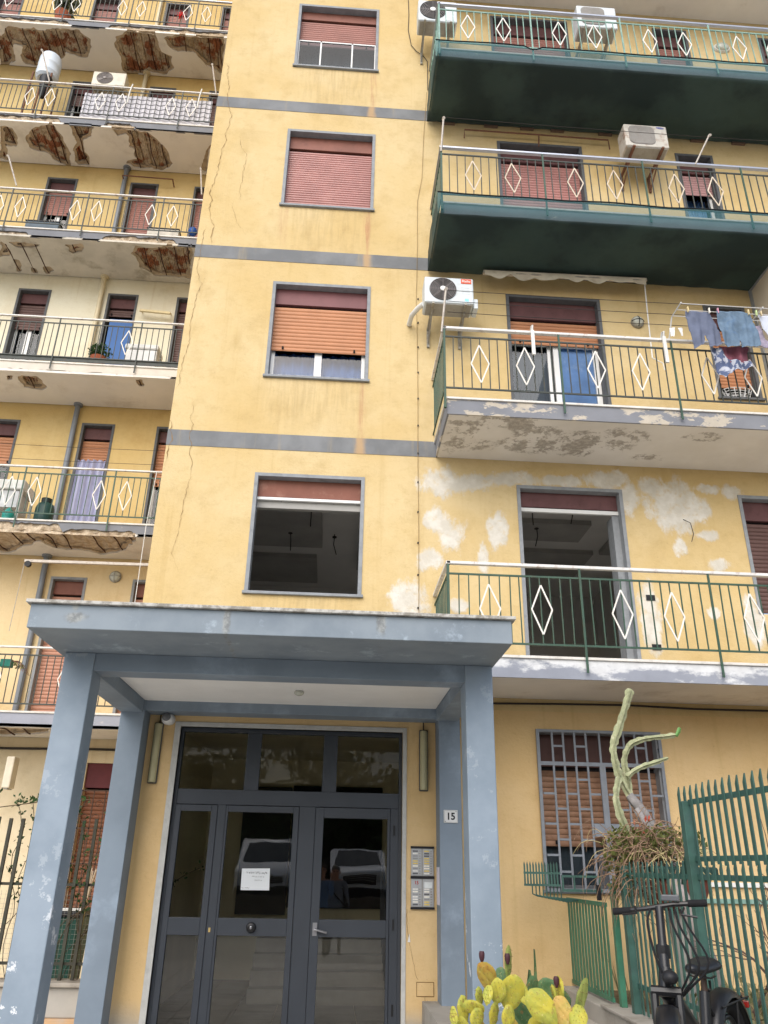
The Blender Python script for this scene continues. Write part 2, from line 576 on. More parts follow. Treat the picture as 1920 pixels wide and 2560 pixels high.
M_SOFFL = plain('pale soffit plaster', lin(230, 225, 217, .95), .92, .05, 1.2, .2, 0, .12, 30, lin(178, 164, 148, .8), .4, 1.3)

M_FRAME = plain('grey window surround', lin(150, 154, 158, .84), .7, .1, 10, .3, 0, .1, 80, lin(108, 108, 112), .4, 6)
M_FRAMED = plain('dark grey window surround', lin(98, 100, 103, .86), .7, .12, 10, .3)
M_PANEL = plain('red brown shutter box', lin(144, 94, 80, .8), .6, .1, 3, .3, 0, 0, 60, lin(112, 74, 66, .8), .5, 5)
M_PANELD = plain('dark maroon shutter box', lin(112, 76, 76, .78), .6, .12, 4, .3, 0, 0, 60, lin(86, 52, 52, .8), .5, 6)
M_PANELP = plain('plum shutter box', lin(134, 88, 90, .78), .55, .1, 3, .3)
M_SLATO = plain('orange roller slats', lin(204, 142, 102, .78), .5, .06, 4, .35)
M_SLATP = plain('faded pink roller slats', lin(186, 128, 120, .8), .32, .10, 2.5, .5, 0, 0, 60, lin(206, 150, 140, .85), .5, 4)
M_SLATR = plain('red brown roller slats', lin(172, 118, 106, .78), .5, .1, 3, .35)
M_SLATB = plain('dark brown roller slats', lin(112, 84, 78, .78), .5, .1, 4, .35)
M_SLATS = plain('salmon roller slats', lin(204, 150, 126, .8), .5, .08, 4, .35)
M_WHITE = plain('white painted metal', lin(232, 232, 228, .88), .45, .05, 8, .4, 0, 0, 60, lin(190, 180, 164), .4, 12)
M_PVC = plain('white window frame', lin(230, 230, 228, .88), .4, .03, 6, .4)
M_DARK = plain('dark gap', lin(34, 30, 30), .9, .2)
M_ROOM = plain('dim room plaster', lin(222, 220, 216, .9), .95, .06, 1.0)
M_ROOMD = plain('unfinished dark ceiling board', lin(168, 166, 162, .9), .95, .1, 2.0)
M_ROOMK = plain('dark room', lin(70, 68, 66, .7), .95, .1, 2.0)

def glass_mat(name, tint=(1, 1, 1, 1), ior=1.9, rough=.0, trans=1.0):
    m = bpy.data.materials.new(name)
    m.use_nodes = True
    t = m.node_tree
    t.nodes.clear()
    o = t.nodes.new('ShaderNodeOutputMaterial')
    a = t.nodes.new('ShaderNodeBsdfTransparent')
    a.inputs['Color'].default_value = tuple(q * trans for q in tint[:3]) + (1,)
    g = t.nodes.new('ShaderNodeBsdfGlossy')
    g.inputs['Roughness'].default_value = rough
    nz_ = t.nodes.new('ShaderNodeTexNoise')
    nz_.inputs['Scale'].default_value = 1.6
    bp_ = t.nodes.new('ShaderNodeBump')
    bp_.inputs['Strength'].default_value = .12
    bp_.inputs['Distance'].default_value = .012
    gp_ = t.nodes.new('ShaderNodeNewGeometry')
    t.links.new(gp_.outputs['Position'], nz_.inputs['Vector'])
    t.links.new(nz_.outputs['Fac'], bp_.inputs['Height'])
    t.links.new(bp_.outputs['Normal'], g.inputs['Normal'])
    f = t.nodes.new('ShaderNodeFresnel')
    f.inputs['IOR'].default_value = ior
    x = t.nodes.new('ShaderNodeMixShader')
    t.links.new(f.outputs[0], x.inputs[0])
    t.links.new(a.outputs[0], x.inputs[1])
    t.links.new(g.outputs[0], x.inputs[2])
    t.links.new(x.outputs[0], o.inputs['Surface'])
    return m
M_GLASS = glass_mat('window glass', (.8, .87, .95, 1), 1.55)
M_SCREEN = glass_mat('dark screen glass', (.4, .45, .52, 1), 1.3)
M_DOORGLASS = glass_mat('smoked door glass', (.95, .95, .9, 1), 1.9, 0, 1.0)
M_TRANSOM = glass_mat('clear transom glass', (1, 1, .96, 1), 1.3)
M_FROST = plain('ribbed lamp glass', lin(206, 208, 196, .8), .25, .1, 30, .5)

M_RAILW = plain('white enamel handrail', lin(222, 220, 216, .9), .4, .05, 5, .5, 0, 0, 60, lin(146, 112, 86), .7, 10)
M_RAILALU = plain('brushed aluminium handrail', lin(176, 180, 190, .9), .32, .06, 5, .5, .7)
M_GRNDK = plain('dark green grey iron', lin(62, 68, 64, .9), .55, .2, 12, .35, 0, 0, 60, lin(92, 70, 54), .5, 18)
M_GRNRAIL = plain('green painted iron', lin(52, 82, 66, .9), .5, .15, 10, .4, 0, 0, 60, lin(84, 76, 58), .4, 16)
M_GRNPALE = plain('faded sea green iron', lin(128, 164, 152, .9), .5, .15, 10, .4, 0, 0, 60, lin(168, 184, 176), .5, 14)
M_DIAM = plain('white diamond ornament', lin(234, 230, 222, .9), .5, .06, 8, .35, 0, 0, 60, lin(196, 172, 140), .5, 22)
M_DIAMR = plain('flaking diamond ornament', lin(214, 200, 180, .9), .6, .12, 8, .3, 0, 0, 60, lin(150, 122, 92), .8, 16)
M_PIPE = plain('grey downpipe', lin(124, 130, 138, .88), .5, .08, 4, .4)
M_PIPEC = plain('cream downpipe', lin(214, 200, 166, .88), .5, .06, 4, .4)
M_CABLE = plain('dark cable', lin(52, 48, 46), .7, .1)
M_CABLEG = plain('dusty painted cable', lin(150, 126, 86), .8, .15)
M_CRACK = plain('open crack', lin(132, 104, 66), .95, .3, 12)

# ---------------------------------------------------------------- geometry of the place
FW, LW = 9.05, 13.4            # facade plane and recessed left wing wall plane
LB = 12.28                     # front edge of the left balconies
RB = 7.95                      # front edge of the right balconies
BX = -2.29                     # left corner of the projecting bay
def F(k):
    return 3.616 + 3.1 * k
TOPZ = 23.4

B = thing('apartment_building', 'worn yellow apartment block with grey bands, balconies and blue entrance porch', 'building', (0, 9.05, 0))

def wall_holes(name, x0, x1, z0, z1, Y, mat, holes, depth=.24, parent=B, label=None):
    xs = sorted({x0, x1} | {h[0] for h in holes} | {h[1] for h in holes})
    zs = sorted({z0, z1} | {h[2] for h in holes} | {h[3] for h in holes})
    xs = [x for x in xs if x0 <= x <= x1]
    zs = [z for z in zs if z0 <= z <= z1]
    m = MB()
    def isin(x, z):
        return any(h[0] < x < h[1] and h[2] < z < h[3] for h in holes)
    for i in range(len(xs) - 1):
        j = 0
        while j < len(zs) - 1:
            if isin((xs[i] + xs[i + 1]) / 2, (zs[j] + zs[j + 1]) / 2):
                j += 1
                continue
            m.quad((xs[i], Y, zs[j]), (xs[i + 1], Y, zs[j]), (xs[i + 1], Y, zs[j + 1]), (xs[i], Y, zs[j + 1]))
            j += 1
    for a, b, c, d in holes:
        m.quad((a, Y, c), (a, Y + depth, c), (a, Y + depth, d), (a, Y, d))
        m.quad((b, Y, c), (b, Y, d), (b, Y + depth, d), (b, Y + depth, c))
        m.quad((a, Y, d), (a, Y + depth, d), (b, Y + depth, d), (b, Y, d))
        m.quad((a, Y, c), (b, Y, c), (b, Y + depth, c), (a, Y + depth, c))
    return m.build(name, mat, parent, label=label)

def room(x0, x1, z0, z1, Y, depth, mat, parent, name='room_interior', cap=True):
    m = MB()
    y1 = Y + depth
    m.quad((x0, y1, z0), (x1, y1, z0), (x1, y1, z1), (x0, y1, z1))
    m.quad((x0, Y, z0), (x0, y1, z0), (x0, y1, z1), (x0, Y, z1))
    m.quad((x1, Y, z0), (x1, Y, z1), (x1, y1, z1), (x1, y1, z0))
    m.quad((x0, Y, z1), (x0, y1, z1), (x1, y1, z1), (x1, Y, z1))
    m.quad((x0, Y, z0), (x1, Y, z0), (x1, y1, z0), (x0, y1, z0))
    return m.build(name, mat, parent)

# openings:  x0, x1, z0, z1
BAYW = [(-1.125, .275, F(k) + .911, F(k) + 2.529) for k in range(1, 5)]          # bay windows above first floor band
BAYW[0] = (-1.125, .275, 7.587, 9.219)
BAY = {'D': (-1.125, .275, 4.527, 6.145), 'C': (-1.125, .275, 7.587, 9.219), 'B': (-1.125, .275, 10.656, 12.286), 'A': (-1.125, .275, 13.744, 15.36)}
RW = {}
for k in range(0, 5):
    RW['door', k] = (2.24, 3.63, F(k) + .01, F(k) + 2.52)
    RW['win', k] = (5.18, 5.81, F(k) + .90, F(k) + 2.52)
RW['far', 3] = (7.13, 7.8, F(3) + .01, F(3) + 2.48)
RW['far', 4] = (7.13, 7.8, F(4) + .01, F(4) + 2.48)
GW = (2.30, 3.71, 1.37, 3.04)
DOOR = (-1.67, .79, .04, 2.97)
holes_up = list(BAY.values()) + [v for q, v in RW.items()]
wall_holes('front_wall', BX, 9.5, 3.25, TOPZ, FW, M_WALL, holes_up, .24, label='yellow rendered front wall with whitish repair patches')
wall_holes('ground_floor_wall', BX, 9.5, -.3, 3.25, FW, M_WALLG, [GW, DOOR], .24, label='ochre ground floor wall beside the porch')
MB().quad((BX, FW, -.3), (BX, FW, TOPZ), (BX, 14.2, TOPZ), (BX, 14.2, -.3)).build('bay_side_wall', M_WALL, B)
MB().quad((9.5, FW, -.3), (9.5, 14.2, -.3), (9.5, 14.2, TOPZ), (9.5, FW, TOPZ)).build('end_wall', M_WALL, B)
MB().box(BX - .2, FW - .25, TOPZ, 9.7, 14.4, TOPZ + .3).build('roof_slab', M_SOFFIT, B)
MB().box(-11, LB - .1, TOPZ, BX - .2, 14.4, TOPZ + .3).build('roof_slab', M_SOFFIT, B)

# grey floor bands of the bay, painted render strip 6 mm proud
for k in (1, 2, 3):
    z1 = F(k) if k > 1 else 6.716
    MB().box(BX - .004, FW - .006, z1 - .23, 1.2, FW + .02, z1).build('floor_band', M_BAND, B)

# left wing walls floor by floor: each flat painted its own shade
LWIN = {}
for k in range(0, 6):
    t = F(k) + 2.50
    LWIN['far', k] = (-9.15, -8.53, F(k) + .01, t)
    LWIN['window', k] = (-6.83, -6.17, F(k) + .01, t)
    LWIN['door', k] = (-5.02, -4.40, F(k) + .01, t)
    LWIN['near', k] = (-3.61, -2.9, F(k) + .01, t)
LMAT = {0: M_PEACH, 1: M_WALLL, 2: M_CREAM, 3: M_WALLL, 4: M_WALLL, 5: M_WALLL}
LGW = (-3.88, -2.7, .9, 3.02)
for k in range(0, 6):
    z0, z1 = F(k) - .1, (F(k + 1) - .1 if k < 5 else TOPZ)
    wall_holes('left_wing_wall', -11, BX, z0, z1, LW, LMAT[k], [v for q, v in LWIN.items() if q[1] == k], .24)
wall_holes('left_wing_wall', -11, BX, -.3, F(0) - .1, LW, M_BEIGE, [LGW], .24)

# ---------------------------------------------------------------- windows
def slat_mesh(w, p, mat, name='slat'):
    m = MB()
    prof = [(0, 0), (-.007, p * .25), (-.009, p * .5), (-.007, p * .75), (0, p - .004), (.004, p - .004), (.004, 0)]
    m.prism([(a, b) for a, b in prof], -w / 2, w / 2, 'x')
    return m.mesh(name, mat)

def shutter(parent, x0, x1, z0, z1, Y, mat, indiv, pitch=.055, stops=True):
    n = max(1, int(round((z1 - z0) / pitch)))
    p = (z1 - z0) / n
    if indiv:
        me = slat_mesh(x1 - x0, p, mat)
        for i in range(n):
            inst('slat', me, ((x0 + x1) / 2, Y + random.uniform(-.0008, .0008), z0 + i * p), parent)
    else:
        m = MB()
        for i in range(n):
            z = z0 + i * p
            prof = [(0, z), (-.007, z + p * .25), (-.009, z + p * .5), (-.007, z + p * .75), (0, z + p - .004), (.004, z + p - .004), (.004, z)]
            m.prism([(Y + a, b) for a, b in prof], x0, x1, 'x')
        m.build('shutter', mat, parent, kind='stuff')
    MB().box(x0, Y + .006, z0 + .004, x1, Y + .012, z1).build('shutter_backing', M_DARK, parent)
    if stops:
        for u in (.12, .88):
            x = x0 + (x1 - x0) * u
            MB().box(x - .012, Y - .03, z0 + .02, x + .012, Y - .009, z0 + .06).build('shutter_stop', M_DARK, parent)

def curtain(parent, x0, x1, z0, z1, Y, mat, folds=9, amp=.02, name='curtain'):
    m = MB()
    n = folds * 6
    ph = random.random() * 6
    for i in range(n + 1):
        t = i / n
        x = x0 + (x1 - x0) * t
        y = Y + amp * math.sin(t * folds * 6.28 + ph) + amp * .5 * math.sin(t * folds * 2.3 * 6.28 + 1)
        for j in range(5):
            s = j / 4
            m.v.append((x + (s - .5) * .01 * math.sin(i * .7), y * 1.0 + amp * .4 * math.sin(j * 1.7 + i * .25), z1 + (z0 - z1) * s))
    for i in range(n):
        for j in range(4):
            a = i * 5 + j
            m.f.append((a, a + 1, a + 6, a + 5))
    return m.build(name, mat, parent, smooth='all')

def frame_parts(parent, x0, x1, z0, z1, Y, mat, w=.045, sill=True, pr=.012):
    m = MB()
    m.box(x0, Y - pr, z0, x0 + w, Y + .16, z1)
    m.box(x1 - w, Y - pr, z0, x1, Y + .16, z1)
    m.box(x0 + w, Y - pr, z1 - w, x1 - w, Y + .16, z1)
    m.build('frame', mat, parent)
    if sill:
        MB().box(x0 - .02, Y - .04, z0 - .0, x1 + .02, Y + .16, z0 + .035).build('sill', mat, parent, bevel=.004)

def casement(parent, x0, x1, z0, z1, Y, split=True, mat=None, post=.05):
    mat = mat or M_PVC
    m = MB()
    m.box(x0, Y, z0, x0 + post, Y + .05, z1)
    m.box(x1 - post, Y, z0, x1, Y + .05, z1)
    m.box(x0 + post, Y, z0, x1 - post, Y + .05, z0 + post)
    m.box(x0 + post, Y, z1 - post, x1 - post, Y + .05, z1)
    c = (x0 + x1) / 2
    if split:
        m.box(c - post, Y - .004, z0 + post, c + post, Y + .046, z1 - post)
    m.build('casement', mat, parent, bevel=.003)
    for a, b in (((x0 + post, c - post), (c + post, x1 - post)) if split else ((x0 + post, x1 - post),)):
        MB().quad((a, Y + .02, z0 + post), (b, Y + .02, z0 + post), (b, Y + .02, z1 - post), (a, Y + .02, z1 - post)).build('pane', M_GLASS, parent)

def window(rect, Y, panel, slat, slat_to, frame=None, sill=False, indiv=False, panel_h=.27, label=None, lower='glass', curt=None, pitch=.055, gap=.035, split=True, rm=True):
    x0, x1, z0, z1 = rect
    p = sub('window', B, ((x0 + x1) / 2, Y, z0), label)
    frame_parts(p, x0, x1, z0, z1, Y, frame or M_FRAME, sill=sill)
    a, b = x0 + .045, x1 - .045
    zt = z1 - .045
    MB().box(a, Y + .10, zt - panel_h, b, Y + .2, zt).build('shutter_box', panel, p, bevel=.004)
    zs = zt - panel_h - gap
    MB().box(a, Y + .16, zs, b, Y + .17, zt - panel_h).build('shutter_slot', M_DARK, p)
    zb = max(slat_to, z0 + .04)
    if zs - zb > .02:
        shutter(p, a, b, zb, zs, Y + .125, slat, indiv, pitch)
    if zb > z0 + .06 and lower:
        if lower == 'glass':
            casement(p, a, b, z0 + .036, zb + .15, Y + .17, split)
        if curt:
            curtain(p, a + .02, b - .02, z0 + .03, zb + .1, Y + .34, curt)
    if rm:
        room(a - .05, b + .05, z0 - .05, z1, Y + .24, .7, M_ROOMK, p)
    return p

M_CURW = plain('white net curtain', lin(214, 216, 222, .85), .9, .05, 6)
M_CURG = plain('grey green curtain', lin(92, 98, 98, .8), .9, .08, 6)
M_CURL = plain('lilac curtain', lin(176, 178, 206, .85), .9, .06, 9, .2, 0, .2, 60)
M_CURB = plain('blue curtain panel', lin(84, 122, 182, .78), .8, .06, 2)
M_SKYREFL = plain('painted sky reflection', lin(132, 168, 210, .8), .7, .2, 3, .3, 0, 0, 60, lin(206, 216, 228), .7, 2.2)  # blue and cloud white painted as a sky reflection, no real blind
M_CURS = plain('net curtain with reflected sky blue', lin(96, 134, 190, .8), .8, .12, 4)  # curtain colour tinted blue for the sky reflected in the glass

# bay windows
pA = window(BAY['A'], FW, M_PANEL, M_SLATR, 14.46, sill=True, panel_h=.20, label='top bay window with low glazed screen under a half lowered shutter', lower=None, pitch=.05)
m = MB()
for x in (-1.09, -.715, -.18, .215):
    m.box(x, FW + .05, 13.779, x + .025, FW + .075, 14.5)
m.box(-1.065, FW + .05, 14.475, .215, FW + .075, 14.5)
m.build('glazing_bar', M_PVC, pA)
for a, b in ((-1.065, -.715), (-.69, -.18), (-.155, .215)):
    MB().quad((a, FW + .06, 13.78), (b, FW + .06, 13.78), (b, FW + .06, 14.475), (a, FW + .06, 14.475)).build('pane', M_SCREEN, pA)
curtain(pA, -1.05, .2, 13.76, 14.6, FW + .3, M_CURG, 7)
window(BAY['B'], FW, M_PANEL, M_SLATP, 10.70, sill=True, panel_h=.26, label='bay window with fully closed faded pink shutter', pitch=.047)
window(BAY['C'], FW, M_PANELP, M_SLATO, 8.12, sill=True, indiv=True, panel_h=.27, label='bay window with orange shutter half down over white casements', curt=M_CURS, pitch=.06)
pD = sub('window', B, (-.425, FW, 4.527), 'open unglazed bay window showing a dark empty room')
frame_parts(pD, -1.125, .275, 4.527, 6.145, FW, M_FRAME)
MB().box(-1.08, FW + .10, 5.86, .23, FW + .2, 6.10).build('shutter_box', plain('dusty brown shutter box', lin(140, 92, 78, .82), .7, .1, 3, .3, 0, 0, 60, lin(160, 124, 108), .5, 5), pD, bevel=.004)
MB().box(-1.08, FW + .085, 5.815, .23, FW + .13, 5.85).build('white_batten', M_PVC, pD)
MB().box(-1.08, FW + .13, 5.72, .23, FW + .2, 5.81).build('lintel_board', M_ROOMD, pD)

# right hand windows, floor k
window(RW['door', 4], FW, M_PANELD, M_SLATB, F(4) + .1, M_FRAMED, rm=False)
window(RW['win', 4], FW, M_PANELD, M_SLATB, F(4) + .95, M_FRAMED, rm=False)
window(RW['far', 4], FW, M_PANELD, M_SLATB, F(4) + .1, M_FRAMED, rm=False)
window(RW['door', 3], FW, M_PANELD, M_SLATR, F(3) + .05, M_FRAMED, rm=False, label='top right balcony door with closed red brown shutter')
window(RW['win', 3], FW, M_PANELD, M_SLATR, F(3) + .95, M_FRAMED, rm=False)
window(RW['far', 3], FW, M_PANELD, M_SLATB, F(3) + 1.3, M_FRAMED)
window(RW['door', 2], FW, M_PANELD, M_SLATP, F(2) + .05, M_FRAMED, rm=False, label='balcony door with closed faded pink shutter', indiv=False)
window(RW['win', 2], FW, M_PANELD, plain('pale pink slats', lin(196, 152, 150, .84), .5, .06, 4), 11.57, M_FRAMED, split=False, curt=M_SKYREFL)  # the curtain mesh here carries the painted sky reflection
w2 = window(RW['door', 1], FW, M_PANELD, M_SLATO, 8.46, M_FRAMED, indiv=True, panel_h=.30, label='balcony door with orange shutter raised over white framed glass', lower=None, pitch=.06)
casement(w2, 2.93, 3.585, F(1) + .03, 8.55, FW + .17, False, None, .075)
casement(w2, 2.285, 2.90, F(1) + .03, 8.55, FW + .20, False, None, .05)
curtain(w2, 2.3, 2.95, F(1) + .05, 8.6, FW + .3, M_CURG, 8)
MB().quad((2.98, FW + .215, F(1) + .05), (3.56, FW + .215, F(1) + .05), (3.56, FW + .215, 8.56), (2.98, FW + .215, 8.56)).build('sky_reflection_sheet', M_SKYREFL, w2)  # sheet added behind the pane to paint in reflected sky
window(RW['win', 1], FW, M_PANELD, M_SLATO, 7.89, M_FRAMED, indiv=True, label='small window with orange shutter behind the laundry', lower=None, sill=True)
p1 = sub('window', B, (2.93, FW, F(0)), 'open balcony doorway into a dark gutted room')
frame_parts(p1, 2.24, 3.63, F(0) + .01, 6.136, FW, M_FRAME, sill=False)
MB().box(2.285, FW + .10, 5.88, 3.585, FW + .2, 6.09).build('shutter_box', M_PANELD, p1, bevel=.004)
MB().box(2.285, FW + .085, 5.81, 3.585, FW + .13, 5.86).build('white_batten', M_PVC, p1)
MB().box(3.50, FW + .10, F(0) + .02, 3.585, FW + .3, 5.80).build('jamb_board', M_FRAME, p1)
window(RW['win', 0], FW, M_PANELD, M_SLATB, F(0) + .95, M_FRAME, rm=False)

# the gutted first floor flat seen through its two open windows
rm = room(-2.1, 5.0, F(0) + .005, F(1) - .25, FW + .24, 5.2, M_ROOM, B, 'gutted_room')
m = MB()
for (a, b, c, d) in ((-1.9, -.5, 9.6, 10.2), (-1.9, -.3, 10.7, 12.2), (.2, 1.6, 9.6, 10.6), (.3, 1.9, 11.2, 13.2), (2.6, 3.6, 9.5, 10.2), (2.4, 3.8, 10.8, 11.5), (2.3, 4.2, 12.0, 13.2), (-1.9, -.4, 12.7, 14.0), (4.3, 4.9, 9.6, 12)):
    m.box(a, c, F(1) - .33, b, d, F(1) - .252)
m.build('ceiling_board', M_ROOMD, B)
m = MB()
m.box(-2.1, 9.35, F(1) - .6, 5.0, 9.6, F(1) - .254)
m.build('ceiling_beam', M_ROOMD, B)
for i, (x, y) in enumerate(((-.85, 9.9), (-.1, 9.85), (-.45, 10.6), (-.8, 11.6), (-.1, 11.7), (2.75, 10.2), (3.0, 11.0), (3.3, 10.1), (2.5, 11.2))):
    z = F(1) - .34
    m = MB()
    m.tube([(x, y, z + .06), (x + random.uniform(-.02, .02), y, z - .12), (x + random.uniform(-.04, .04), y + .02, z - .28)], .008, 5)
    m.lathe((x, y, z), [(.035, 0), (.035, .02)], 10)
    m.build('ceiling_wire', M_CABLE, B)
# ---------------------------------------------------------------- left wing windows
LP = {0: (M_PANEL, M_SLATS, .1), 1: (M_PANELD, M_SLATO, None), 2: (M_PANELD, M_SLATB, None), 3: (M_PANELD, M_SLATR, None), 4: (M_PANELD, M_SLATB, None), 5: (M_PANELD, M_SLATR, None)}
to = {('window', 0): 3.7, ('door', 0): 3.65, ('near', 0): 3.65, ('window', 1): 8.33, ('door', 1): 8.43, ('near', 1): 8.0,
      ('window', 2): 11.387, ('door', 2): 11.83, ('near', 2): 10.75, ('window', 3): 14.45, ('door', 3): 12.95, ('near', 3): 13.0,
      ('window', 4): 17.84, ('door', 4): 17.0, ('near', 4): 17.5, ('window', 5): 19.2, ('door', 5): 19.2, ('near', 5): 19.2, ('far', 5): 19.2, ('far', 4): 17.0}
for (n_, k), rect in LWIN.items():
    if n_ == 'far' and k < 4:
        continue
    pm, sm, _ = LP[k]
    z = to[(n_, k)]
    cu = None
    lw = 'glass'
    if (n_, k) == ('door', 1):
        lw = None
    if (n_, k) == ('door', 2):
        lw = None
    if (n_, k) == ('window', 2):
        cu = M_CURG
    window(rect, LW, pm, sm, z, M_FRAMED if k != 0 else M_FRAME, curt=cu, lower=lw, rm=(z > F(k) + .2), panel_h=.24, pitch=.06, split=(n_ != 'door'))
# upper panes of the top floor doors are pale glass
# ---------------------------------------------------------------- left slabs with spalled soffits
SL = {5: [[(-8.33, 12.64), (-8.05, 12.43), (-6.51, 12.34), (-6.25, 12.55), (-6.27, 12.74), (-6.48, 13.02), (-6.7, 13.04), (-6.93, 12.96), (-7.1, 13.19), (-7.34, 13.13), (-7.59, 13.35), (-7.98, 13.34), (-8.02, 13.14), (-7.89, 12.86), (-8.09, 12.84), (-8.17, 13.27), (-8.61, 13.39)], [(-5.68, 12.43), (-5.35, 12.25), (-4.74, 12.25), (-4.7, 12.73), (-4.47, 12.86), (-4.46, 13.1), (-4.67, 13.36), (-4.96, 13.3), (-5.34, 13.37), (-5.7, 13.36), (-5.68, 12.96), (-5.73, 12.66)], [(-4.56, 12.38), (-3.75, 12.25), (-3.16, 12.25), (-3.32, 13.17), (-3.57, 13.07), (-3.83, 12.89), (-3.88, 12.72), (-4.38, 12.7), (-4.53, 12.56)], [(-9.9, 12.2), (-8.5, 12.2), (-8.3, 12.8), (-8.8, 13.2), (-9.6, 13.0)]],
      4: [[(-7.59, 12.41), (-7.37, 12.41), (-7.32, 12.74), (-7.45, 12.91), (-7.62, 12.92), (-7.74, 13.35), (-7.93, 13.32)], [(-7.16, 12.61), (-6.89, 12.43), (-6.48, 12.24), (-6.35, 12.54), (-6.32, 12.9), (-6.36, 13.36), (-6.61, 13.3), (-6.87, 13.07), (-7.12, 13.0), (-7.19, 12.73)], [(-6.1, 12.26), (-5.64, 12.25), (-5.74, 12.57), (-5.92, 12.7), (-5.98, 13.35), (-6.22, 13.37), (-6.24, 13.01), (-6.12, 12.76)], [(-5.25, 12.24), (-4.47, 12.31), (-4.21, 12.64), (-4.1, 13.13), (-4.34, 13.36), (-4.88, 13.32), (-5.16, 13.22), (-5.08, 13.13), (-4.87, 13.09), (-4.93, 12.78), (-4.93, 12.46), (-5.14, 12.52)], [(-3.28, 12.65), (-3.16, 12.52), (-3.4, 13.29), (-3.5, 13.25)], [(-8.6, 12.5), (-8.1, 12.6), (-8.0, 13.2), (-8.5, 13.1)]],
      3: [[(-6.95, 12.46), (-6.83, 12.56), (-6.9, 12.83), (-7.12, 12.93)], [(-5.72, 12.41), (-5.34, 12.4), (-5.43, 12.63), (-5.6, 12.7), (-5.68, 12.58)], [(-4.45, 12.55), (-4.31, 12.38), (-3.17, 12.26), (-3.36, 13.2), (-3.94, 13.22), (-4.2, 13.11), (-4.32, 13.04), (-4.33, 12.73)], [(-6.88, 12.95), (-6.77, 12.98), (-6.81, 13.3), (-6.92, 13.33)], [(-6.61, 13.16), (-6.49, 13.19), (-6.48, 13.33), (-6.61, 13.32)], [(-6.33, 13.12), (-6.17, 13.14), (-6.12, 13.28), (-6.32, 13.34)], [(-6.8, 12.48), (-6.16, 12.43), (-6.28, 12.55), (-6.62, 12.62)]],
      2: [[(-5.98, 12.46), (-5.67, 12.39), (-5.6, 12.56), (-5.55, 12.73), (-5.69, 12.9), (-5.94, 12.83), (-6.01, 12.68)], [(-3.88, 12.35), (-3.72, 12.38), (-3.7, 12.53), (-3.83, 12.57)], [(-6.22, 12.4), (-6.06, 12.4), (-6.1, 12.56), (-6.19, 12.57)]],
      1: [[(-5.53, 12.17), (-4.96, 12.13), (-4.21, 12.08), (-3.35, 12.2), (-3.49, 12.6), (-3.64, 12.83), (-3.89, 13.08), (-4.16, 13.19), (-4.47, 13.03), (-4.86, 13.02), (-4.97, 12.87), (-5.02, 12.67), (-5.14, 12.73), (-5.36, 12.97), (-5.56, 13.1), (-5.74, 13.29), (-5.92, 13.25), (-7, 13.2), (-7, 12.1)]],
      0: [[(-7.0, 12.42), (-5.0, 12.44), (-4.2, 12.42), (-4.37, 12.86), (-4.75, 13.05), (-5.17, 13.3), (-7, 13.3)]]}
# stretches of slab edge where the render has dropped off: (x0, x1, lowest fraction, highest fraction of the edge height)
FD = {5: [(-10, -6.62, 0, .8), (-5.85, -2.6, 0, .85)], 4: [(-8.2, -6.25, .0, .85), (-5.45, -4.75, 0, .75)], 3: [(-7.6, -6.3, 0, .6), (-4.98, -3.45, 0, .8), (-5.7, -5.3, .0, .25)], 2: [(-6.5, -3.2, -.2, .22)], 1: [(-7, -4.55, 0, .85), (-4.6, -3.35, -.1, .45)], 0: []}

def inpoly(x, y, P):
    c = False
    j = len(P) - 1
    for i in range(len(P)):
        xi, yi = P[i]
        xj, yj = P[j]
        if (yi > y) != (yj > y) and x < (xj - xi) * (y - yi) / (yj - yi) + xi:
            c = not c
        j = i
    return c

def wobble(x, y, s, amp):
    q = mnoise.noise(Vector((x * s, y * s, 3.3)))
    r = mnoise.noise(Vector((x * s * 3, y * s * 3, 9.1)))
    return amp * (q + .5 * r)

def sheet(nx, ny, pt, keep, back):
    """sheet of small cells with missing cells; pt(i,j)->front point, back = offset vector of its thickness"""
    m = MB()
    idx = {}
    adj = {}
    bk = Vector(back)
    K = [[keep(i, j) for j in range(ny)] for i in range(nx)]
    def V(i, j, b):
        q = (i, j, b)
        if q not in idx:
            p = Vector(pt(i, j))
            if b:
                p = p + bk
            idx[q] = len(m.v)
            m.v.append(tuple(p))
        return idx[q]
    for i in range(nx):
        for j in range(ny):
            if not K[i][j]:
                continue
            m.f.append((V(i, j, 0), V(i + 1, j, 0), V(i + 1, j + 1, 0), V(i, j + 1, 0)))
            for di, dj, a, b in ((-1, 0, (i, j), (i, j + 1)), (1, 0, (i + 1, j), (i + 1, j + 1)), (0, -1, (i, j), (i + 1, j)), (0, 1, (i, j + 1), (i + 1, j + 1))):
                u, w = i + di, j + dj
                if not (0 <= u < nx and 0 <= w < ny) or not K[u][w]:
                    m.f.append((V(*a, 0), V(*b, 0), V(*b, 1), V(*a, 1)))
                    adj.setdefault(a, set()).add(b)
                    adj.setdefault(b, set()).add(a)
    # relax the stair-stepped outline into a ragged but natural edge
    for _ in range(3):
        new = {}
        for q, nb in adj.items():
            if len(nb) != 2 or q[0] in (0, nx) or q[1] in (0, ny):
                continue
            p = [Vector(m.v[idx[(r[0], r[1], 0)]]) for r in nb]
            new[q] = Vector(m.v[idx[(q[0], q[1], 0)]]) * .4 + (p[0] + p[1]) * .3
        for q, p in new.items():
            m.v[idx[(q[0], q[1], 0)]] = tuple(p)
            m.v[idx[(q[0], q[1], 1)]] = tuple(p + bk)
    return m

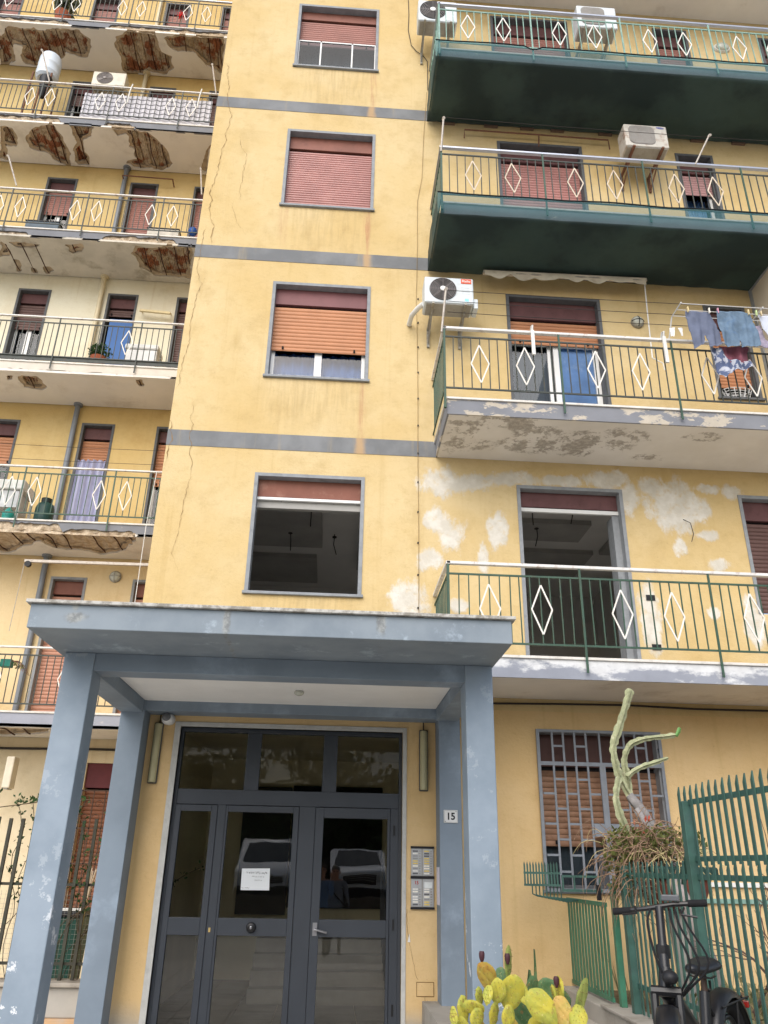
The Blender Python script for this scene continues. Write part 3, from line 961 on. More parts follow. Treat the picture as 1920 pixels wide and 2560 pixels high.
BALL = {}
M_SCRATCH = plain('sandy scratch coat', lin(186, 168, 144, .85), .95, .2, 9, .1, 0, .6, 30, lin(138, 118, 98, .8), .6, 6)
x_left = {5: -9.6, 4: -8.8, 3: -7.9, 2: -7.2, 1: -6.6, 0: -6.2}
for k in range(6):
    z1 = F(k)
    z0 = z1 - .23
    xa, xb = x_left[k], BX
    names = {5: 'topmost left balcony with badly spalled brick soffit', 4: 'left balcony with striped sheet on its railing and exposed rebar below', 3: 'left balcony with planters and crumbling soffit edge', 2: 'left balcony of the cream painted flat', 1: 'left balcony with gas bottle and torn slab edge', 0: 'lowest left balcony behind the porch columns'}
    bal = sub('balcony', B, ((xa + xb) / 2, LB, z0), names[k])
    BALL[k] = bal
    rough = M_BRICK if k in (5, 4, 3, 2) else M_MORTAR
    # rough core, undulating underside
    m = MB()
    nx, ny = int((xb - xa) / .017), 23
    def cz(x, y):
        g_ = (x + .02 * mnoise.noise(Vector((x, y * 3, k)))) / .17 % 1.0
        groove = .035 if g_ < .16 else (.012 if (x / .034) % 1.0 < .4 else 0)
        if k < 2:
            groove = 0
        return z0 + .06 + groove + .03 * mnoise.noise(Vector((x * 5, y * 3, k))) + .018 * mnoise.noise(Vector((x * 17, y * 9, k)))
    for i in range(nx + 1):
        for j in range(ny + 1):
            x, y = xa + (xb - xa) * i / nx, LB + .03 + (LW - LB - .03) * j / ny
            m.v.append((x, y, cz(x, y)))
    for i in range(nx):
        for j in range(ny):
            a = i * (ny + 1) + j
            m.f.append((a, a + 1, a + ny + 2, a + ny + 1))
    m.build('slab_core', rough, bal)
    m = MB()
    nz = 6
    for i in range(nx + 1):
        for j in range(nz + 1):
            x, z = xa + (xb - xa) * i / nx, z0 + .002 + .218 * j / nz
            m.v.append((x, LB + .035 + .03 * mnoise.noise(Vector((x * 7, z * 12, k + 4))) , z))
    for i in range(nx):
        for j in range(nz):
            a = i * (nz + 1) + j
            m.f.append((a, a + nz + 1, a + nz + 2, a + 1))
    m.build('edge_core', M_MORTAR, bal)
    MB().box(xa, LB + .02, z1 - .03, xb, LW, z1 - .025).build('slab_screed', M_MORTAR, bal)
    # soffit plaster with pieces missing
    c = .022
    nx, ny = int((xb - xa) / c), int((LW - LB) / c)
    polys = SL[k]
    def lost(x, y):
        x += wobble(x, y, 4.0, .07)
        y += wobble(x + 7, y + 3, 4.0, .07)
        return any(inpoly(x, y, P) for P in polys)
    def keep_s(i, j):
        return not lost(xa + (i + .5) * c, LB + (j + .5) * c)
    def pt_s(i, j):
        x, y = xa + i * c, LB + j * c
        return (x, min(y, LW), z0 + .004 * mnoise.noise(Vector((x * 3, y * 3, k))))
    sheet(nx, ny, pt_s, keep_s, (0, 0, .045)).build('soffit_plaster', M_DAMP if k == 3 else M_SOFFL, bal)
    # ragged scratch coat left standing round the lost plaster
    def lost2(x, y):
        e = .045 + .05 * (mnoise.noise(Vector((x * 5, y * 5, 7.7 + k))) + .5)
        return all(lost(x + a, y + b) for a, b in ((e, 0), (-e, 0), (0, e), (0, -e)))
    def keep_m(i, j):
        x, y = xa + (i + .5) * c, LB + (j + .5) * c
        return lost(x, y) and not lost2(x, y)
    def pt_m(i, j):
        x, y = xa + i * c, LB + j * c
        return (x, min(y, LW), z0 + .026 + .012 * mnoise.noise(Vector((x * 9, y * 9, k))))
    mm = sheet(nx, ny, pt_m, keep_m, (0, 0, .04))
    if mm.v:
        mm.build('scratch_coat', M_SCRATCH, bal, kind='stuff')
    # slab edge render with pieces missing
    nz = 10
    def keep_f(i, j):
        x, fz = xa + (i + .5) * c, (j + .5) / nz
        for a, b, l, h in FD[k]:
            e = .16 * mnoise.noise(Vector((x * 6, fz * 2, k * 3))) + .1 * mnoise.noise(Vector((x * 21, fz * 6, k)))
            ta = min(1, max(0, (x - a) / .12)) * min(1, max(0, (b - x) / .12))
            if fz < h * ta + e * ta + (0 if ta > 0 else -1):
                return False
        return True
    def pt_f(i, j):
        return (xa + i * c, LB, z0 + .2 * j / nz)
    fm = {5: M_FASC_GREY, 4: M_FASC_GREY, 3: M_FASC_GREY, 2: M_FASC_CREAM, 1: M_FASC_GREY, 0: M_FASC_BLUE}[k]
    sheet(nx, nz, pt_f, keep_f, (0, .03, 0)).build('slab_edge_render', fm, bal)
    MB().box(xa, LB - .02, z1 - .03, xb, LB + .2, z1).build('marble_nosing', M_MARBLE, bal, bevel=.004)
    # rebars hanging in the spalled areas
    if k in (5, 4, 3):
        cells = {5: (-8.4, -8.15, -7.75, -7.3, -7.0, -6.6, -5.3, -4.9, -4.6, -4.1, -3.55, -3.3), 4: (-7.45, -6.95, -6.6, -6.45, -6.0, -4.85, -4.5, -4.25), 3: (-4.15, -3.85, -3.55, -3.3, -6.87, -6.55, -6.28, -5.55)}[k]
    elif k == 1:
        cells = (-5.4, -5.15, -4.85, -4.6, -4.1, -3.75, -3.5, -5.8)
    elif k == 2:
        cells = (-5.8, -6.15, -3.8)
    else:
        cells = (-4.7, -5.0)
    for x in cells:
        ys = [LB + .05 + j * .03 for j in range(37) if lost(x, LB + .05 + j * .03)]
        if len(ys) < 4:
            continue
        pts = [(x + .012 * math.sin(y * 9 + x), y, z0 + .012 + .016 * math.sin(y * 7 + x * 5)) for y in ys[::3]]
        if len(pts) > 1:
            MB().tube(pts, .011, 6).build('rebar', M_REBAR, bal)

# ---------------------------------------------------------------- left railings
def diamond_mesh(hw, hh, t, mat):
    m = MB()
    P = [(0, hh), (hw, 0), (0, -hh), (-hw, 0)]
    for i in range(4):
        a, b = P[i], P[(i + 1) % 4]
        m.bar((a[0], 0, a[1]), (b[0], 0, b[1]), .008, t)
    return m.mesh('diamond', mat)

rrail = random.Random(17)
def railing(bal, k, y, x0, x1, anchor, gap, nb, dia_idx, rail_m, bar_m, post_m, dia_m, zs, indiv=True, bar=.012, skip_dia=(), low=-.17, hand=(.045, .028)):
    zt, z2, zb = (F(k) + q for q in zs)
    MB().box(x0, y - hand[0] / 2, zt - hand[1], x1, y + hand[0] / 2, zt).build('handrail', rail_m, bal, bevel=.006)
    MB().box(x0, y - .008, z2 - .02, x1, y + .008, z2).build('upper_rail', bar_m, bal)
    MB().box(x0, y - .008, zb - .02, x1, y + .008, zb).build('lower_rail', bar_m, bal)
    pm = box_mesh('post', .024, .012, zt - hand[1] - (F(k) + low), post_m)
    me = box_mesh('baluster', bar, bar, z2 - .02 - zb, bar_m)
    dm = diamond_mesh(gap, .27, .016, dia_m)
    joined = MB()
    i = math.floor((x0 - anchor) / gap)
    while anchor + i * gap < x1 - .01:
        x = anchor + i * gap
        if x > x0 + .01:
            r = i % nb
            if r == 0:
                inst('post', pm, (x, y - .014, F(k) + low), bal)
            else:
                if indiv:
                    inst('baluster', me, (x, y, zb), bal).rotation_euler[1] = rrail.gauss(0, R(.35))
                else:
                    joined.box(x - bar / 2, y - bar / 2, zb, x + bar / 2, y + bar / 2, z2 - .02)
                if r in dia_idx and not any(abs(x - s) < .06 for s in skip_dia):
                    inst('diamond', dm, (x + rrail.gauss(0, .004), y - .012, F(k) + .48 + rrail.gauss(0, .006)), bal).rotation_euler[1] = rrail.gauss(0, R(1.8))
        i += 1
    if joined.v:
        joined.build('baluster_row', bar_m, bal, kind='stuff')

LG = 1.4925 / 14
for k in range(6):
    rm_ = {5: M_RAILALU, 4: M_RAILW, 3: M_RAILW, 2: M_RAILW, 1: M_RAILW, 0: M_RAILW}[k]
    bm_ = {5: M_GRNDK, 4: M_GRNDK, 3: M_GRNDK, 2: M_GRNDK, 1: M_GRNRAIL, 0: M_GRNDK}[k]
    sk = {2: (-5.56, -5.14, -6.63, -3.63)}.get(k, ())
    railing(BALL[k], k, LB - .03, x_left[k], BX - .03, -6.845, LG, 14, (2, 12), rm_, bm_, bm_, M_DIAM, (.97, .845, .11), indiv=(k < 4), skip_dia=sk)
# kick board behind the cream flat's railing
MB().box(x_left[2], LB - .02, F(2) + .012, BX - .03, LB - .008, F(2) + .10).build('kick_board', M_GRNDK, BALL[2])

# ---------------------------------------------------------------- right balconies
BALR = {}
RG = 1.432 / 13
names = {0: 'lowest right balcony with green railing and whitened edge', 1: 'right balcony with peeling soffit and hanging laundry', 2: 'right balcony above the laundry, wrapped below in green net', 3: 'upper right balcony with pale green railing', 4: 'uppermost right balcony soffit at the top edge'}
for k in range(5):
    z1, z0 = F(k), F(k) - .23
    xe = 9.4
    bal = sub('balcony', B, (4.5, RB, z0), names[k])
    BALR[k] = bal
    fm = {0: M_FASC_K1, 1: M_FASC_K2}.get(k, M_FASC_GREY)
    sm = {1: M_PEEL}.get(k, M_SOFFIT)
    MB().box(1.19, RB, z0, xe, RB + .02, z1 - .03).build('slab_edge', fm, bal)
    MB().box(1.19, RB + .021, z0, 1.21, FW - .001, z1 - .03).build('slab_edge', fm, bal)
    MB().box(1.211, RB + .021, z0 + .004, xe, FW - .001, z1 - .03).build('slab', sm, bal)
    MB().box(1.17, RB - .02, z1 - .029, xe, FW - .001, z1).build('marble_nosing', M_MARBLE, bal, bevel=.004)
    if k == 4:
        continue
    rm_ = {0: M_RAILW, 1: M_RAILW, 2: M_RAILALU, 3: M_RAILALU}[k]
    bm_ = {0: M_GRNRAIL, 1: M_GRNDK, 2: M_GRNDK, 3: M_GRNPALE}[k]
    pm_ = {0: M_GRNRAIL, 1: M_GRNRAIL, 2: M_GRNRAIL, 3: M_GRNPALE}[k]
    x1 = {0: 6.2, 1: 5.93, 2: 7.4, 3: 8.2}[k]
    railing(bal, k, RB - .03, 1.145, x1, 1.163, RG, 13, (4, 9), rm_, bm_, pm_, M_DIAMR if k == 2 else M_DIAM, (1.0, .87, .125), hand=(.05, .035))
    # corner post and the side run back to the wall
    X = 1.163
    MB().box(X - .014, RB - .044, F(k) - .17, X + .014, RB - .016, F(k) + .965).build('corner_post', pm_, bal)
    MB().box(X - .022, RB - .055, F(k) + .965, X + .022, FW, F(k) + .998).build('side_handrail', rm_ if k != 1 else M_RAILW, bal)
    m = MB()
    for j in range(1, 10):
        yy = RB - .03 + j * .11
        m.box(X - .006, yy - .006, F(k) + .10, X + .006, yy + .006, F(k) + .85)
    m.box(X - .008, RB, F(k) + .85, X + .008, FW, F(k) + .87)
    m.box(X - .008, RB, F(k) + .10, X + .008, FW, F(k) + .125)
    m.build('side_railing', pm_, bal, kind='stuff')
# screen wall closing the laundry balcony on the right
MB().box(5.95, RB + .03, F(1) + .01, 6.0, FW - .002, F(2) - .24).build('screen_panel', plain('cream screen panel', lin(216, 206, 186, .85), .7, .05, 2), BALR[1])
m = MB()
m.box(5.93, RB + .02, F(1) + .01, 5.948, RB + .08, F(2) - .24)
m.box(5.93, FW - .06, F(1) + .01, 5.948, FW - .003, F(2) - .24)
m.box(5.93, RB + .081, F(2) - .30, 5.948, FW - .061, F(2) - .24)
m.build('screen_frame', M_FRAME, BALR[1])

# ---------------------------------------------------------------- cracks: thin open fissures in the bay render
CR = [([(-2.252, 13.728), (-2.184, 13.603), (-2.196, 13.416), (-2.136, 13.165), (-2.145, 12.946), (-2.108, 12.7), (-2.039, 12.496), (-2.052, 12.252), (-2.096, 12.077), (-2.065, 11.944), (-2.113, 11.772), (-2.122, 11.507), (-2.128, 11.296), (-2.157, 11.053), (-2.21, 10.797), (-2.155, 10.708), (-2.169, 10.522), (-2.121, 10.283), (-2.07, 10.168), (-2.093, 9.958), (-2.057, 9.786)], .011),
      ([(-1.863, 12.048), (-1.817, 11.8), (-1.722, 11.676), (-1.74, 11.347), (-1.74, 11.09), (-1.756, 10.883), (-1.729, 10.714)], .007),
      ([(-1.843, 10.704), (-1.826, 10.521), (-1.746, 10.284), (-1.643, 10.143), (-1.576, 10.03)], .004),
      ([(-2.179, 10.189), (-2.204, 10.008), (-2.204, 9.745), (-2.219, 9.543), (-2.232, 9.372), (-2.16, 9.15), (-2.13, 9.096), (-2.166, 8.939), (-2.185, 8.724), (-2.205, 8.483), (-2.184, 8.104), (-2.24, 7.757), (-2.242, 7.425), (-2.273, 7.314)], .008),
      ([(-2.027, 7.153), (-2.002, 7.035), (-2.031, 6.901), (-1.986, 6.799), (-2.007, 6.642), (-1.968, 6.49), (-1.979, 6.363), (-1.932, 6.24), (-1.924, 6.042), (-1.971, 5.749), (-1.988, 5.279), (-2.027, 5.004), (-1.937, 4.785)], .008),
      ([(-2.28, 6.859), (-2.252, 6.783), (-2.26, 6.705), (-2.218, 6.604), (-2.238, 6.501), (-2.255, 6.373), (-2.25, 6.248), (-2.277, 6.123)], .014),
      ([(-1.079, 6.165), (-0.926, 6.181), (-0.638, 6.171), (-0.394, 6.171), (-0.128, 6.184), (0.162, 6.174), (0.318, 6.157), (0.519, 6.173), (0.879, 6.156)], .005)]
rnd = random.Random(3)
for pts, w in CR:
    fine = []
    for (a, b) in zip(pts[:-1], pts[1:]):
        n = max(2, int(math.dist(a, b) / .035))
        for i in range(n):
            t = i / n
            fine.append((a[0] + (b[0] - a[0]) * t + rnd.uniform(-.012, .012), a[1] + (b[1] - a[1]) * t))
    fine.append(pts[-1])
    m = MB()
    n = len(fine)
    for i, (x, z) in enumerate(fine):
        e = min(1, i / 4, (n - 1 - i) / 4)
        ww = w * .8 * (.15 + 1.0 * rnd.random()) * (e * .9 + .1)
        m.v += [(x - ww / 2, FW - .0085, z), (x + ww / 2, FW - .0085, z)]
    for i in range(n - 1):
        m.f.append((2 * i, 2 * i + 2, 2 * i + 3, 2 * i + 1))
    m.build('crack', M_CRACK, B)

# ---------------------------------------------------------------- porch
PO = sub('porch', B, (-.45, 7.4, 0), 'slate blue entrance porch with flat canopy on four square columns')
for x0, x1 in ((-2.29, -2.035), (1.125, 1.365)):
    MB().box(x0, 6.75, -.16, x1, 7.02, 3.21).build('column', M_BLUEC, PO, bevel=.008)
for x0, x1 in ((-2.27, -2.02), (1.156, 1.39)):
    MB().box(x0, 8.75, -.16, x1, FW + .01, 3.21).build('pilaster', M_BLUE, PO, bevel=.006)
MB().box(-2.035, 6.76, 3.06, 1.125, 7.0, 3.209).build('beam', M_BLUE, PO, bevel=.004)
MB().box(-2.02, 8.76, 3.085, 1.156, FW - .002, 3.209).build('beam', M_BLUE, PO, bevel=.004)
MB().box(-2.28, 7.021, 3.06, -2.04, 8.749, 3.209).build('beam', M_BLUE, PO, bevel=.004)
MB().box(1.13, 7.021, 3.06, 1.36, 8.749, 3.209).build('beam', M_BLUE, PO, bevel=.004)
MB().box(-2.035, 7.0, 3.19, 1.125, 8.76, 3.2085).build('porch_ceiling', plain('white porch ceiling', lin(238, 238, 236, .95), .9, .04, 2), PO)
m = MB()
m.box(-2.36, 6.0, 3.21, 1.385, FW - .003, 3.40)
m.build('canopy_slab', M_CANOPY, PO, bevel=.006)
MB().box(-2.39, 5.965, 3.401, 1.415, FW - .003, 3.428).build('canopy_edging', M_LIP, PO, bevel=.004)

# ---------------------------------------------------------------- entrance door
M_DOOR = plain('dark slate aluminium', lin(60, 66, 75, .72), .45, .06, 3, .4, 0, .05, 90)
M_JAMB = plain('pale stone jamb', lin(196, 196, 192, .86), .75, .08, 10, .3, 0, .15, 60, lin(150, 146, 138), .4, 8)
ED = sub('entrance_door', B, (-.44, FW + .06, .04), 'dark slate framed glass entrance door with transom lights')
m = MB()
m.box(-1.735, FW - .012, -.1, -1.67, FW + .10, 3.02)
m.box(.79, FW - .012, -.1, .835, FW + .10, 3.02)
m.box(-1.67, FW - .012, 2.97, .79, FW + .10, 3.02)
m.build('stone_jamb', M_JAMB, ED, bevel=.004)
yd = FW + .07
m = MB()
m.box(-1.67, yd - .02, .04, -1.635, yd + .06, 2.97)
m.box(.755, yd - .02, .04, .79, yd + .06, 2.97)
m.box(-1.635, yd - .02, 2.925, .755, yd + .06, 2.97)
m.box(-1.635, yd - .015, 2.17, .755, yd + .06, 2.325)
m.box(-.935, yd - .015, 2.325, -.778, yd + .06, 2.925)
m.box(-.088, yd - .015, 2.325, .068, yd + .06, 2.925)
m.box(-1.19, yd - .018, .04, -1.10, yd + .06, 2.17)
m.box(-.318, yd - .018, .04, -.142, yd + .06, 2.17)
m.box(.665, yd - .018, .04, .755, yd + .06, 2.17)
m.build('door_frame', M_DOOR, ED, bevel=.004)
def leaf(x0, x1, gx0, gx1, z_top):
    m = MB()
    m.box(x0, yd - .03, .06, gx0, yd + .02, 2.165)
    m.box(gx1, yd - .03, .06, x1, yd + .02, 2.165)
    m.box(gx0, yd - .03, z_top, gx1, yd + .02, 2.165)
    m.box(gx0, yd - .03, .93, gx1, yd + .02, 1.09)
    m.box(gx0, yd - .03, .06, gx1, yd + .02, .14)
    return m.build('door_leaf', M_DOOR, ED, bevel=.004)
leaf(-1.635, -1.19, -1.575, -1.255, 2.10)
l1 = leaf(-1.098, -.32, -1.075, -.378, 2.10)
l2 = leaf(-.14, .663, -.052, .635, 2.06)
def pane(x0, x1, z0, z1, gm=None):
    MB().quad((x0, yd, z0), (x1, yd, z0), (x1, yd, z1), (x0, yd, z1)).build('pane', gm or M_DOORGLASS, ED)
for a, b in ((-1.635, -.935), (-.778, -.088), (.068, .755)):
    pane(a, b, 2.325, 2.925, M_TRANSOM)
for a, b, t in ((-1.575, -1.255, 2.10), (-1.075, -.378, 2.10), (-.052, .635, 2.06)):
    pane(a, b, 1.09, t)
    pane(a, b, .14, .93)
M_CHROME = plain('dull chrome', lin(150, 150, 154), .3, .1, 10, .5, .8)
m = MB()
m.lathe((-.736, yd - .03, 1.008), [(.0, 0), (.045, 0), (.05, -.015), (.042, -.05), (.03, -.055), (0, -.055)], 20, 'y')
m.build('door_knob', plain('black knob', lin(26, 26, 28), .35, .1), ED, smooth=True)
MB().sphere((-.736, yd - .088, 1.01), (.012, .004, .016)).build('knob_emblem', M_CHROME, ED, smooth='all')
m = MB()
m.box(-.115, yd - .038, .94, -.07, yd - .03, 1.06)
m.tube([(-.092, yd - .038, 1.0), (-.092, yd - .08, 1.0), (-.06, yd - .088, .995), (.03, yd - .085, .972)], .011, 8)
m.build('door_handle', M_CHROME, ED, smooth=True)
MB().box(-1.165, yd - .025, .96, -1.145, yd - .018, 1.0).build('lock_keeper', plain('brass', lin(196, 170, 110), .4, .1, 6, .4, .6), ED)
m = MB()
for z in (1.95, 1.05, .3):
    m.box(.70, yd - .03, z - .05, .716, yd - .018, z + .05)
m.build('hinge', plain('black hinge', lin(24, 24, 26), .5), ED)
# lobby behind the door
LOB = sub('lobby', B, (0, 9.3, 0))
M_LOB = plain('pale yellow lobby plaster', lin(238, 228, 196, .92), .9, .05, 1.5)
lb = room(-1.9, 1.3, .03, 3.15, FW + .24, 4.2, M_LOB, LOB, 'lobby_shell')
m = MB()
for i in range(7):
    for j in range(9):
        m.box(-1.9 + i * .46 + .003, FW + .245 + j * .46, .031, -1.9 + (i + 1) * .46 - .003, FW + .245 + (j + 1) * .46 - .006, .045)
m.build('floor_tiles', plain('grey marble tile', lin(150, 148, 144, .8), .25, .1, 3, .5), LOB, kind='stuff')
for s in range(4):
    MB().box(-.9, 11.2 + s * .3, .046, 1.29, 11.5 + s * .3, .045 + .16 * (s + 1)).build('stair_step', plain('pale stair marble', lin(170, 166, 158, .8), .35, .1, 3), LOB)
MB().box(-.58, 13.40, 1.0, .85, 13.47, 2.75).build('dark_back_panel', M_DARK, LOB)  # dark panel added so the unlit depth shows black behind the panes
MB().box(-1.35, 13.38, .9, -.6, 13.47, 2.72).build('meter_cupboard', plain('dark cupboard', lin(52, 54, 52), .6), LOB)
m = MB()
for i in range(8):
    m.box(.78, 11.3 + i * .16, .2 + i * .08, .80, 11.32 + i * .16, 1.15 + i * .08)
m.bar((.79, 11.25, 1.13), (.79, 12.6, 1.8), .04)
m.build('stair_railing', M_DOOR, LOB)

# ---------------------------------------------------------------- ground window with grille
gwp = sub('window', B, (3.0, FW, 1.37), 'barred ground floor window with closed brown shutter')
x0, x1, z0, z1 = GW
frame_parts(gwp, x0, x1, z0, z1, FW, M_FRAME, w=.03, pr=.004)
MB().box(x0 + .03, FW + .11, 2.66, x1 - .03, FW + .2, z1 - .03).build('shutter_box', plain('deep brown shutter box', lin(84, 56, 50, .8), .6, .1, 3), gwp)
MB().box(x0 + .03, FW + .15, 2.62, x1 - .03, FW + .16, 2.66).build('shutter_slot', M_DARK, gwp)
shutter(gwp, x0 + .03, x1 - .03, 1.83, 2.62, FW + .125, plain('brown wooden slats', lin(166, 128, 102, .8), .55, .14, 5, .3, 0, 0, 60, lin(120, 76, 52, .8), .5, 8), True, .06)
casement(gwp, x0 + .03, x1 - .03, 1.40, 1.9, FW + .17, True, M_FRAMED)
curtain(gwp, x0 + .05, x1 - .05, 1.39, 2.0, FW + .235, M_CURG, 9, .012)
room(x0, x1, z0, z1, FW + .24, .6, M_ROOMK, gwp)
M_GRIL = plain('blue grey grille paint', lin(132, 138, 146, .86), .5, .1, 8, .4, 0, 0, 60, lin(112, 108, 106), .4, 12)
yg = FW - .05
cols = [2.34, 2.47, 2.595, 2.725, 2.855, 3.0, 3.165, 3.29, 3.42, 3.54, 3.68]
m = MB()
m.box(2.29, yg - .012, 1.385, 2.325, yg + .012, 3.045)
m.box(3.69, yg - .012, 1.385, 3.725, yg + .012, 3.045)
m.box(2.325, yg - .012, 3.015, 3.69, yg + .012, 3.045)
m.box(2.325, yg - .012, 2.655, 3.69, yg + .012, 2.695)
m.box(2.325, yg - .012, 1.385, 3.69, yg + .012, 1.42)
m.box(2.985, yg - .016, 1.42, 3.05, yg + .008, 2.655)
for x in (2.31, 3.70):
    for z in (1.6, 2.85):
        m.box(x - .01, yg, z - .02, x + .01, FW, z + .02)
m.build('grille_frame', M_GRIL, gwp)
vm = box_mesh('grille_bar', .022, .014, 1.235, M_GRIL)
vt = box_mesh('grille_bar', .022, .014, .32, M_GRIL)
for x in cols[1:-1]:
    if abs(x - 3.0) > .06:
        inst('grille_bar', vm, (x, yg, 1.42), gwp)
    inst('grille_bar', vt, (x if abs(x - 3.0) > .06 else 3.01, yg, 2.695), gwp)
cross = []
edges = [2.325, 2.47, 2.595, 2.725, 2.855, 2.985]
edges2 = [3.05, 3.165, 3.29, 3.42, 3.54, 3.69]
for E_ in (edges, edges2):
    for i in range(5):
        zz = [2.36, 2.05, 1.74] if i % 2 == 0 else [2.51, 2.205, 1.895, 1.58]
        if E_ is edges2 and i % 2 == 0:
            zz = [2.36, 2.05, 1.74]
        for z in zz:
            cross.append((E_[i] + .011, E_[i + 1] - .011, z))
for a, b in ((2.47, 2.595), (2.725, 2.855), (3.165, 3.29), (3.42, 3.54)):
    cross.append((a + .011, b - .011, 2.865))
for a, b, z in cross:
    MB().box(a, yg - .007, z - .011, b, yg + .007, z + .011).build('grille_cross_bar', M_GRIL, gwp)
MB().box(2.87, yg - .01, 1.93, 3.17, yg + .006, 2.06).build('lock_plate', M_GRIL, gwp)

# ground floor window of the left wing with scroll grille
lg = sub('window', B, (-3.3, LW, .9), 'left ground floor window behind scrollwork grille')
x0, x1, z0, z1 = LGW
MB().box(x0, LW + .05, 2.65, x1, LW + .2, z1).build('shutter_box', plain('dark red shutter box', lin(104, 44, 48, .8), .6, .12, 4), lg)
shutter(lg, x0, x1, z0 + .02, 2.62, LW + .125, plain('mid brown slats', lin(142, 92, 66, .82), .55, .1, 4), False, .06, False)  # slats in plain brown with slight random variation
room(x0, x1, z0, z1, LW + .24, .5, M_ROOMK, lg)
m = MB()
yg = LW - .06
for x in (-3.86, -3.68, -3.5, -3.32, -3.14, -2.96):
    m.box(x - .008, yg - .008, .95, x + .008, yg + .008, 2.6)
for z in (.95, 1.55, 2.05, 2.6):
    m.box(-3.9, yg - .008, z - .01, -2.7, yg + .008, z + .01)
def scroll(cx, cz, r, s):
    return [(cx + s * r * (1 - t / 14) * math.cos(t * .55), yg - .01, cz + r * (1 - t / 14) * math.sin(t * .55)) for t in range(13)]
for x in (-3.77, -3.59, -3.41, -3.23):
    for z in (1.75, 2.3):
        m.tube(scroll(x, z + .1, .07, 1), .006, 5)
        m.tube(scroll(x, z - .1, .07, -1), .006, 5)
m.build('grille', plain('rusty scroll iron', lin(78, 58, 46), .7, .2, 12), lg)

# ---------------------------------------------------------------- downpipes and fixed cables
for k in range(6):
    mt = M_PIPEC if k in (2, 4, 5) else M_PIPE
    m = MB()
    m.tube([(-5.14, LW - .07, F(k) + .0), (-5.14, LW - .07, F(k + 1) - .23)], .05, 12)
    m.lathe((-5.14, LW - .07, F(k + 1) - .27), [(.052, 0), (.08, .0), (.09, .05)], 12)
    m.build('downpipe', mt, B, smooth=True)
# ---------------------------------------------------------------- small helpers for fittings
def text_part(s, size, loc, parent, mat, depth=.002, align='CENTER', name='lettering', bold=0.0):
    cu = bpy.data.curves.new('tmp', 'FONT')
    cu.body = s
    cu.size = size
    cu.extrude = depth
    cu.offset = bold
    cu.align_x = align
    cu.align_y = 'CENTER'
    t = bpy.data.objects.new('tmp', cu)
    COL.objects.link(t)
    bpy.context.view_layer.update()
    me = bpy.data.meshes.new_from_object(t.evaluated_get(bpy.context.evaluated_depsgraph_get()))
    bpy.data.objects.remove(t)
    bpy.data.curves.remove(cu)
    me.transform(Matrix.Rotation(R(90), 4, 'X'))
    me.materials.clear()
    me.materials.append(mat)
    return link(name, me, loc, parent)

M_ACW = plain('white ac enamel', lin(214, 222, 226, .88), .45, .04, 3, .4, 0, 0, 60, lin(170, 166, 156), .35, 4)
M_ACOLD = plain('rusting ac enamel', lin(206, 202, 192, .86), .55, .08, 4, .35, 0, 0, 60, lin(134, 92, 62), .75, 7)
M_ACG = plain('grey ac base', lin(168, 166, 160, .85), .6, .08, 6, .3, 0, 0, 60, lin(120, 104, 90), .5, 8)
M_BLACK = plain('black plastic', lin(30, 30, 33), .5, .15, 10)
M_FAN = plain('dark fan guard', lin(140, 134, 132), .5, .15, 10)
M_BRK = plain('galvanised bracket', lin(150, 148, 140), .55, .15, 12, .4, .3, 0, 60, lin(118, 84, 60), .6, 16)
M_RUST = plain('rusty steel', lin(112, 78, 62), .85, .25, 16)
M_STEELW = plain('weathered steel pole', lin(178, 170, 160), .5, .12, 20, .4, .2, 0, 60, lin(120, 92, 70), .5, 18)

